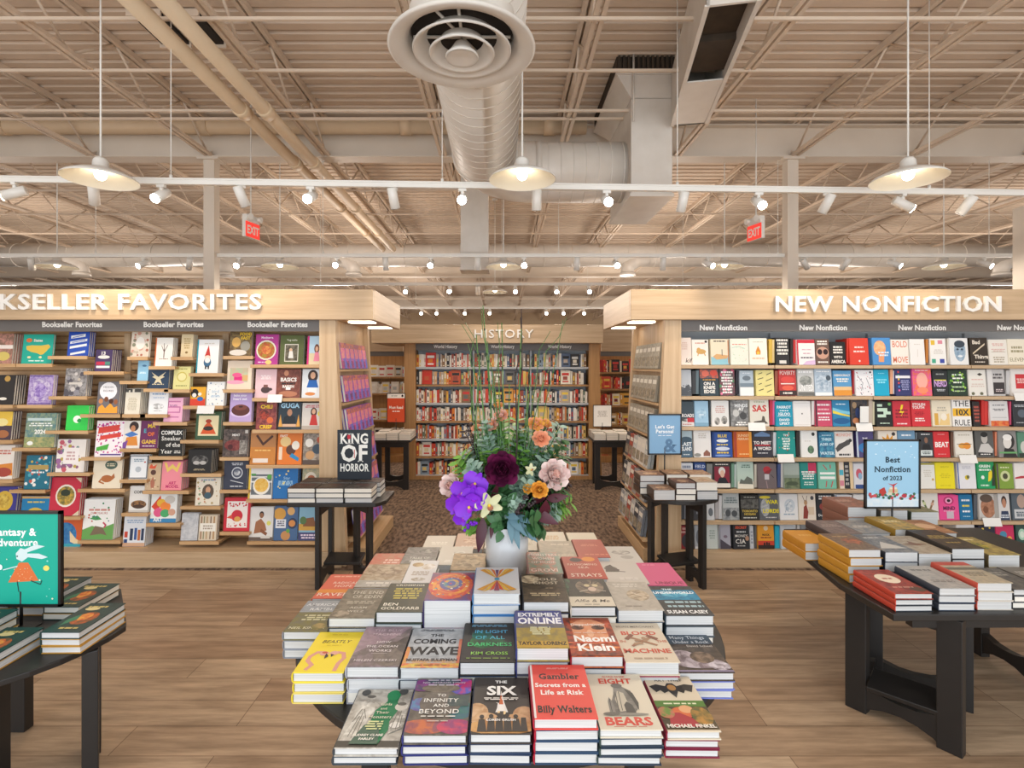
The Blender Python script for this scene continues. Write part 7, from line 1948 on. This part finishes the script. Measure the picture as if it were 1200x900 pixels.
def rosette(name, c, d, R, mats, layers, seed, parent, open_=.9):
    """rose or ranunculus: rings of cupped petals, tighter to the middle"""
    r = random.Random(seed)
    mb = MB()
    B = frame_to(c, d)
    for k in range(layers):
        f = k / max(1, layers - 1)          # 0 outer .. 1 inner
        rad = R * (1 - .86 * f)
        n = max(3, int(8 - 4 * f))
        tilt = R_(16 + 70 * f ** .8 * open_ + r.uniform(-7, 7))
        for i in range(n):
            a = 2 * PI * (i + .5 * (k % 2) + r.uniform(-.1, .1)) / n
            M = B @ Matrix.Rotation(a, 4, 'Z') @ Matrix.Translation((0, rad * .3, R * .12 * f)) @ Matrix.Rotation(tilt, 4, 'X')
            l = R * (.86 - .3 * f)
            petal(mb, M, l * (1.02 - .2 * f), l * r.uniform(.9, 1.06), .42 + .2 * f, (i + k) % 2 if f < .75 else len(mats) - 1, .2 * (1 - f))
    mb.sphere(B @ Vector((0, 0, R * .3)), R * .15, 8, 5, None, len(mats) - 1)
    return mb.build(name, mats, parent)


def leaf(mb, base, d, up, l, w, mi=0, fold=.15, droop=.2, n=5):
    d = Vector(d).normalized(); up = Vector(up)
    s_ = d.cross(up)
    if s_.length < .01:
        s_ = d.cross(Vector((1, 0, 0)))
    s_.normalize()
    u = s_.cross(d).normalized()
    prev = None
    for i in range(n + 1):
        v = i / n
        wd = w * math.sin(PI * (v ** .8 * .96 + .02)) / 2
        p = Vector(base) + d * l * v - u * droop * l * v * v
        row = [mb.pt(p - s_ * wd + u * fold * wd), mb.pt(p), mb.pt(p + s_ * wd + u * fold * wd)]
        if prev:
            mb.face([prev[0], prev[1], row[1], row[0]], None, mi, True)
            mb.face([prev[1], prev[2], row[2], row[1]], None, mi, True)
        prev = row


def sprig(name, pts, l, w, mats, n, seed, parent, kind='round'):
    """stem with paired leaves along it"""
    r = random.Random(seed)
    mb = MB()
    mb.tube(pts, .0022, 5, None, 1)
    P = [Vector(p) for p in pts]
    for i in range(n):
        f = .42 + .58 * i / max(1, n - 1)
        s_ = f * (len(P) - 1)
        k = min(int(s_), len(P) - 2)
        p = P[k].lerp(P[k + 1], s_ - k)
        ax = (P[k + 1] - P[k]).normalized()
        a0 = r.uniform(0, PI)
        for j in (0, 1):
            a = a0 + PI * j + r.uniform(-.3, .3)
            o = ax.cross(Vector((math.cos(a), math.sin(a), .3))).normalized()
            d = (o + ax * .5 + Vector((0, -.2, 0))).normalized()
            q = l * r.uniform(.75, 1.15)
            leaf(mb, p, d, ax + Vector((0, -.5, .2)), q, w * q / l, 0, .1, .15)
    return mb.build(name, mats, parent)


FY = 2.40
vx = ux(594, FY)
vz0 = TZ
vz1 = uz(613, FY)
BQ = thing('flower_arrangement', 'tall mixed bouquet in a white pot on the centre table', 'flowers', (vx, FY, vz0))
# child parts are built in the arrangement's own frame
def B(px, py, dy=0.0):
    Y = FY + dy
    return U(px, py, Y) - Vector((vx, FY, vz0))


mb = MB()
hv = vz1 - vz0
mb.lathe([(.001, .0), (.082, 0), (.086, .004), (.094, hv * .5), (.097, hv), (.092, hv), (.088, hv * .5), (.08, .02), (.001, .02)], seg=44)
mb.build('vase', VASE, BQ)
mb = MB()
mb.lathe([(.001, hv - .02), (.091, hv - .02)], seg=24)
mb.build('soil', mat('dark_foam', '2a3020', .9), BQ)

G1 = mat('eucalyptus', 'a8c0ae', .6, mottle=('8aa896', 20.0))
G2 = mat('deep_leaf', '4a7a48', .45, mottle=('3a643c', 20.0))
G3 = mat('fresh_leaf', '86b850', .5, mottle=('6fa444', 20.0))
G4 = mat('blue_leaf', '6d8f99', .5, mottle=('557a88', 20.0))
G5 = mat('burgundy_leaf', '5c2030', .45, mottle=('42141f', 20.0))
G6 = mat('dark_leaf', '3a2a2e', .5, mottle=('2c2024', 20.0))
ST = mat('stem_green', '4f7a38', .5, mottle=('3d6230', 30.0))
STR = mat('reed_green', '5c8644', .5, mottle=('47703a', 30.0))
TWIG = mat('dark_twig', '3a2c2a', .7)
PU = mat('violet_petal', '8a22d4', .45, mottle=('6a14bc', 16.0))
PU2 = mat('violet_lip', 'b02fd8', .45)
WINE = mat('wine_petal', '561338', .45, mottle=('3a0c28', 16.0))
WINE3 = mat('wine_petal_light', '7a2552', .4, mottle=('561338', 16.0))
WINE2 = mat('wine_heart', '35081f', .45)
BL = mat('blush_petal', 'e9cfc8', .5, mottle=('dcb8b2', 16.0))
BL3 = mat('blush_petal_light', 'f4e2dc', .5, mottle=('ecd6ce', 16.0))
BL2 = mat('blush_heart', 'e2b6a8', .5)
PE = mat('peach_petal', 'efb08c', .5, mottle=('e6966e', 16.0))
PE2 = mat('peach_heart', 'e8b04a', .5)
YO = mat('orange_petal', 'ec9e3c', .5, mottle=('e4b24a', 16.0))
CRM = mat('cream_orchid', 'd6d0ae', .5, mottle=('bcc08a', 16.0))
CY2 = mat('orchid_lip', 'b0745a', .5)
YEL = mat('yellow_core', 'e8c83a', .5)

# upright reeds with dark joints
NODE = mat('reed_joint', '243a26', .6)
reeds = [(566, 640, 558, 392, -.02), (574, 640, 571, 400, .03), (583, 640, 584, 420, .0), (589, 640, 588, 378, .04), (560, 640, 548, 430, .02), (598, 640, 612, 410, .03),
         (604, 640, 611, 385, -.03), (577, 640, 566, 358, .05), (610, 640, 622, 440, .0), (570, 640, 553, 470, -.04), (593, 640, 597, 450, -.04), (580, 640, 577, 440, .05),
         (586, 640, 580, 455, .0), (573, 640, 562, 440, .04), (606, 640, 618, 470, .02)]
for i, (xa, ya, xb, yb, dy) in enumerate(reeds):
    a, b = B(xa * .6 + 594 * .4, 625, dy * .4), B(xb, yb, dy)
    mb = MB()
    mb.tube([a, a.lerp(b, .5) + Vector((.004, 0, 0)), b], [.0034, .0031, .0022], 7)
    for k in range(1, 9):
        p, q = a.lerp(b, k / 9), a.lerp(b, k / 9 + .012)
        mb.tube([p, q], .0037, 7, None, 1)
    mb.build('reed', [STR, NODE], BQ)
# curling twigs
tw = [[(600, 620), (610, 540), (606, 480), (612, 430), (611, 362)], [(606, 620), (622, 560), (624, 500), (636, 450), (640, 412), (655, 395), (664, 372)],
      [(588, 620), (570, 540), (560, 470), (563, 420), (552, 398), (541, 380)], [(612, 620), (628, 540), (640, 470), (652, 420), (660, 375)],
      [(580, 620), (566, 560), (552, 480), (556, 430), (548, 402)], [(598, 620), (606, 520), (604, 440), (612, 400), (610, 372)],
      [(610, 620), (634, 540), (630, 470), (644, 430)], [(583, 620), (574, 500), (578, 440), (566, 392), (564, 360)],
      [(594, 620), (590, 520), (578, 460), (586, 410), (583, 378)], [(604, 620), (616, 520), (628, 450), (632, 410), (645, 388)],
      [(576, 620), (556, 520), (560, 450), (550, 420), (556, 396), (545, 378)], [(610, 620), (620, 520), (616, 450), (624, 420)]]
for i, pp in enumerate(tw):
    P = [B(x, y, .03 * math.sin(i * 2.1 + k)) for k, (x, y) in enumerate(pp)]
    mb = MB()
    n = len(P)
    mb.tube(P, [(.0042 if i in (0, 5) else .0026) * (1 - .6 * k / n) for k in range(n)], 6)
    mb.build('twig', TWIG if i in (0, 5) else ST, BQ)

# filler foliage
r = random.Random(21)
V0 = B(594, 622)


def mass(name, cpx, cpy, mats, cnt, spread, l, w, seed, dy=0.0, kind='sprig'):
    rr_ = random.Random(seed)
    for k in range(int(cnt * 1.8 + .5)):
        e = B(cpx + rr_.uniform(-spread, spread), cpy + rr_.uniform(-spread, spread) * .8, dy + rr_.uniform(-.04, .04))
        m = V0.lerp(e, .55) + Vector((rr_.uniform(-.012, .012), rr_.uniform(-.012, .012), .012))
        sprig(name, [V0, m, e], l * 1.25, w * 1.25, mats, 10, seed * 7 + k, BQ)


mass('eucalyptus_sprig', 556, 530, [G1, ST], 3, 9, .034, .03, 1, .0)
mass('eucalyptus_sprig', 618, 512, [G1, ST], 3, 10, .036, .03, 2, .02)
mass('eucalyptus_sprig', 573, 515, [G1, ST], 2, 10, .034, .03, 3, -.02)
mass('eucalyptus_sprig', 648, 505, [G1, ST], 2, 8, .03, .026, 31, .05)
mass('leaf_sprig', 560, 545, [G2, ST], 4, 16, .05, .026, 4, .04)
mass('leaf_sprig', 600, 520, [G3, ST], 5, 16, .05, .024, 5, .05)
mass('leaf_sprig', 632, 535, [G3, ST], 3, 12, .05, .022, 6, .05)
mass('leaf_sprig', 590, 505, [G3, ST], 3, 16, .045, .024, 7, .03)
mass('leaf_sprig', 620, 560, [G2, ST], 4, 16, .05, .028, 8, .02)
mass('leaf_sprig', 590, 580, [G2, ST], 4, 20, .045, .03, 9, -.03)
mass('leaf_sprig', 545, 570, [G2, ST], 3, 14, .05, .028, 10, .02)
mass('dark_sprig', 558, 512, [G6, TWIG], 4, 16, .03, .014, 11, .05)
mass('dark_sprig', 650, 545, [G6, TWIG], 3, 12, .03, .016, 12, .05)
mass('dark_sprig', 640, 580, [G6, TWIG], 2, 10, .034, .024, 13, -.03)
mass('dark_sprig', 668, 568, [G6, TWIG], 1, 3, .024, .02, 14, -.02)
mass('eucalyptus_sprig', 610, 565, [G1, ST], 3, 9, .03, .028, 15, -.07)
mass('eucalyptus_sprig', 568, 570, [G1, ST], 2, 8, .034, .032, 16, -.07)
mass('eucalyptus_sprig', 600, 590, [G1, ST], 2, 8, .026, .024, 17, -.09)
mass('leaf_sprig', 652, 577, [G2, ST], 3, 8, .055, .014, 18, -.04)
mass('leaf_sprig', 547, 618, [G3, ST], 3, 7, .026, .02, 19, -.04)
mass('leaf_sprig', 592, 605, [G2, ST], 4, 22, .04, .026, 20, -.06)
mass('eucalyptus_sprig', 645, 600, [G1, ST], 2, 8, .03, .024, 22, -.03)
mass('leaf_sprig', 582, 530, [G3, ST], 3, 14, .04, .024, 45, .0)
mass('leaf_sprig', 612, 535, [G3, ST], 3, 12, .04, .024, 46, -.01)
mass('eucalyptus_sprig', 553, 548, [G1, ST], 2, 7, .03, .03, 47, -.04)
mass('eucalyptus_sprig', 575, 500, [G1, ST], 2, 8, .03, .028, 48, -.0)
mass('eucalyptus_sprig', 640, 540, [G1, ST], 2, 8, .03, .028, 49, .0)
mass('leaf_sprig', 543, 540, [G3, ST], 2, 10, .045, .024, 41, .03)
mass('leaf_sprig', 657, 528, [G2, ST], 2, 10, .045, .024, 42, .04)
mass('leaf_sprig', 664, 590, [G3, ST], 2, 8, .04, .02, 43, -.03)
mass('dark_sprig', 600, 545, [G6, TWIG], 2, 14, .03, .018, 44, .04)
mass('leaf_sprig', 630, 612, [G2, ST], 2, 6, .05, .036, 23, -.08)

# big burgundy leaves and blue grey leaves over the rim
for i, (a, b, l, w) in enumerate((((566, 606), (562, 642), .15, .05), ((578, 606), (576, 628), .09, .026), ((628, 590), (638, 572), .1, .05), ((636, 605), (640, 590), .09, .055),
                                  ((624, 600), (650, 612), .1, .05), ((575, 588), (583, 570), .09, .03), ((600, 606), (618, 602), .07, .03), ((640, 585), (662, 582), .1, .04))):
    p, q = B(*a, -.07), B(*b, -.11)
    mb = MB()
    leaf(mb, p, q - p, Vector((.3, -1, .2)), (q - p).length * 1.15, w, 0, .25, .1)
    mb.build('burgundy_leaf', G5, BQ)
for i, (a, b, w) in enumerate((((598, 606), (627, 632), .04), ((597, 606), (600, 634), .03), ((600, 606), (608, 640), .036), ((592, 602), (606, 607), .034),
                               ((596, 604), (612, 622), .036), ((606, 604), (620, 612), .03))):
    p, q = B(*a, -.09), B(*b, -.14)
    mb = MB()
    leaf(mb, p, q - p, Vector((.1, -1, .3)), (q - p).length * 1.1, w, 0, .15, .08)
    mb.build('blue_grey_leaf', G4, BQ)

# the blooms
def stem_to(c):
    mb = MB()
    mb.tube([V0, V0.lerp(c, .5) + Vector((0, .01, 0)), c + Vector((0, .02, -.005))], .0035, 6)
    mb.build('flower_stem', ST, BQ)


blooms = [('ranunculus', 588, 550, -.12, .073, (0, -1, .22), [WINE, WINE3, WINE2], 7),
          ('rose', 649, 556, -.06, .066, (.35, -1, .4), [BL, BL3, BL2], 6),
          ('rose', 529, 569, -.04, .052, (-.5, -1, .3), [BL, BL3, BL2], 6),
          ('ranunculus', 632, 574, -.13, .036, (.1, -1, .25), [YO, YO, PE2], 6),
          ('ranunculus', 618, 573, -.1, .022, (.1, -1, .4), [PE2, YO], 4),
          ('ranunculus', 628, 497, .0, .036, (.1, -.8, .7), [PE2, PE, PE], 5),
          ('ranunculus', 640, 497, .02, .026, (.3, -.7, .7), [PE, PE2], 5),
          ('ranunculus', 634, 514, -.02, .036, (.1, -1, .5), [PE, PE], 5),
          ('ranunculus', 587, 487, .0, .032, (0, -.8, .7), [PE, BL2], 5),
          ('ranunculus', 576, 498, .0, .03, (-.2, -.8, .6), [BL2, PE], 5),
          ('ranunculus', 559, 503, .03, .026, (-.2, -.8, .6), [PE, PE], 4),
          ('ranunculus', 584, 475, .04, .022, (0, -.6, .8), [PE2, PE], 4)]
for i, (nm, px, py, dy, R, d, ms, ly) in enumerate(blooms):
    c = B(px, py, dy)
    rosette(nm, c - Vector(d).normalized() * R * .3, d, R, ms, ly, 50 + i, BQ)
    stem_to(c - Vector(d).normalized() * R * .3)


def orchid(c, d, R, m1, m2, core, parent, name, roll=0.0, narrow=False):
    M = frame_to(c, d, roll)
    mb = MB()
    for a, w, l in ((0, .62, .95), (125, .6, .92), (235, .6, .92)):
        petal(mb, M @ Matrix.Rotation(R_(a), 4, 'Z') @ Matrix.Rotation(R_(6), 4, 'X'), R * w, R * l, .12, 0, 0, 4, .35)
    for a in (68, 292):
        petal(mb, M @ Matrix.Rotation(R_(a), 4, 'Z') @ Matrix.Translation((0, 0, R * .06)) @ Matrix.Rotation(R_(3), 4, 'X'), R * (.55 if narrow else 1.15), R, .08, 0, 0, 5)
    for a in (150, 180, 210):
        petal(mb, M @ Matrix.Rotation(R_(a), 4, 'Z') @ Matrix.Translation((0, 0, R * .12)) @ Matrix.Rotation(R_(38), 4, 'X'), R * .26, R * .45, .3, 1)
    mb.sphere(M @ Vector((0, 0, R * .14)), R * .11, 8, 5, None, 2)
    return mb.build(name, [m1, m2, core], parent)


for i, (px, py, dy, R, d) in enumerate(((557, 567, -.12, .058, (-.15, -1, .15)), (543, 578, -.14, .06, (-.45, -1, .05)), (556, 582, -.16, .055, (0, -1, .0)),
                                         (536, 592, -.14, .054, (-.6, -1, -.1)), (550, 594, -.17, .062, (-.05, -1, -.05)), (543, 605, -.15, .046, (-.2, -1, -.3)))):
    orchid(B(px, py, dy), d, R, PU, PU2, YEL, BQ, 'violet_orchid', R_(i * 17 - 30))
orchid(B(573, 592, -.16), (.15, -1, .05), .062, CRM, CY2, YEL, BQ, 'cream_orchid', R_(20), True)
orchid(B(622, 551, -.06), (.2, -1, .5), .03, CRM, CY2, YEL, BQ, 'cream_orchid', R_(60), True)
# dark berries and buds
for i, (px, py, dy) in enumerate(((616, 583, -.14), (626, 586, -.13), (622, 592, -.14), (612, 594, -.14), (555, 613, -.13), (546, 618, -.1), (605, 598, -.15), (638, 566, -.1))):
    mb = MB()
    c = B(px, py, dy)
    for k in range(5):
        mb.sphere(c + Vector((r.uniform(-.012, .012), r.uniform(-.008, .008), r.uniform(-.012, .012))), .007, 8, 5)
    mb.build('berry_cluster', G6 if i not in (4, 5) else PU, BQ)
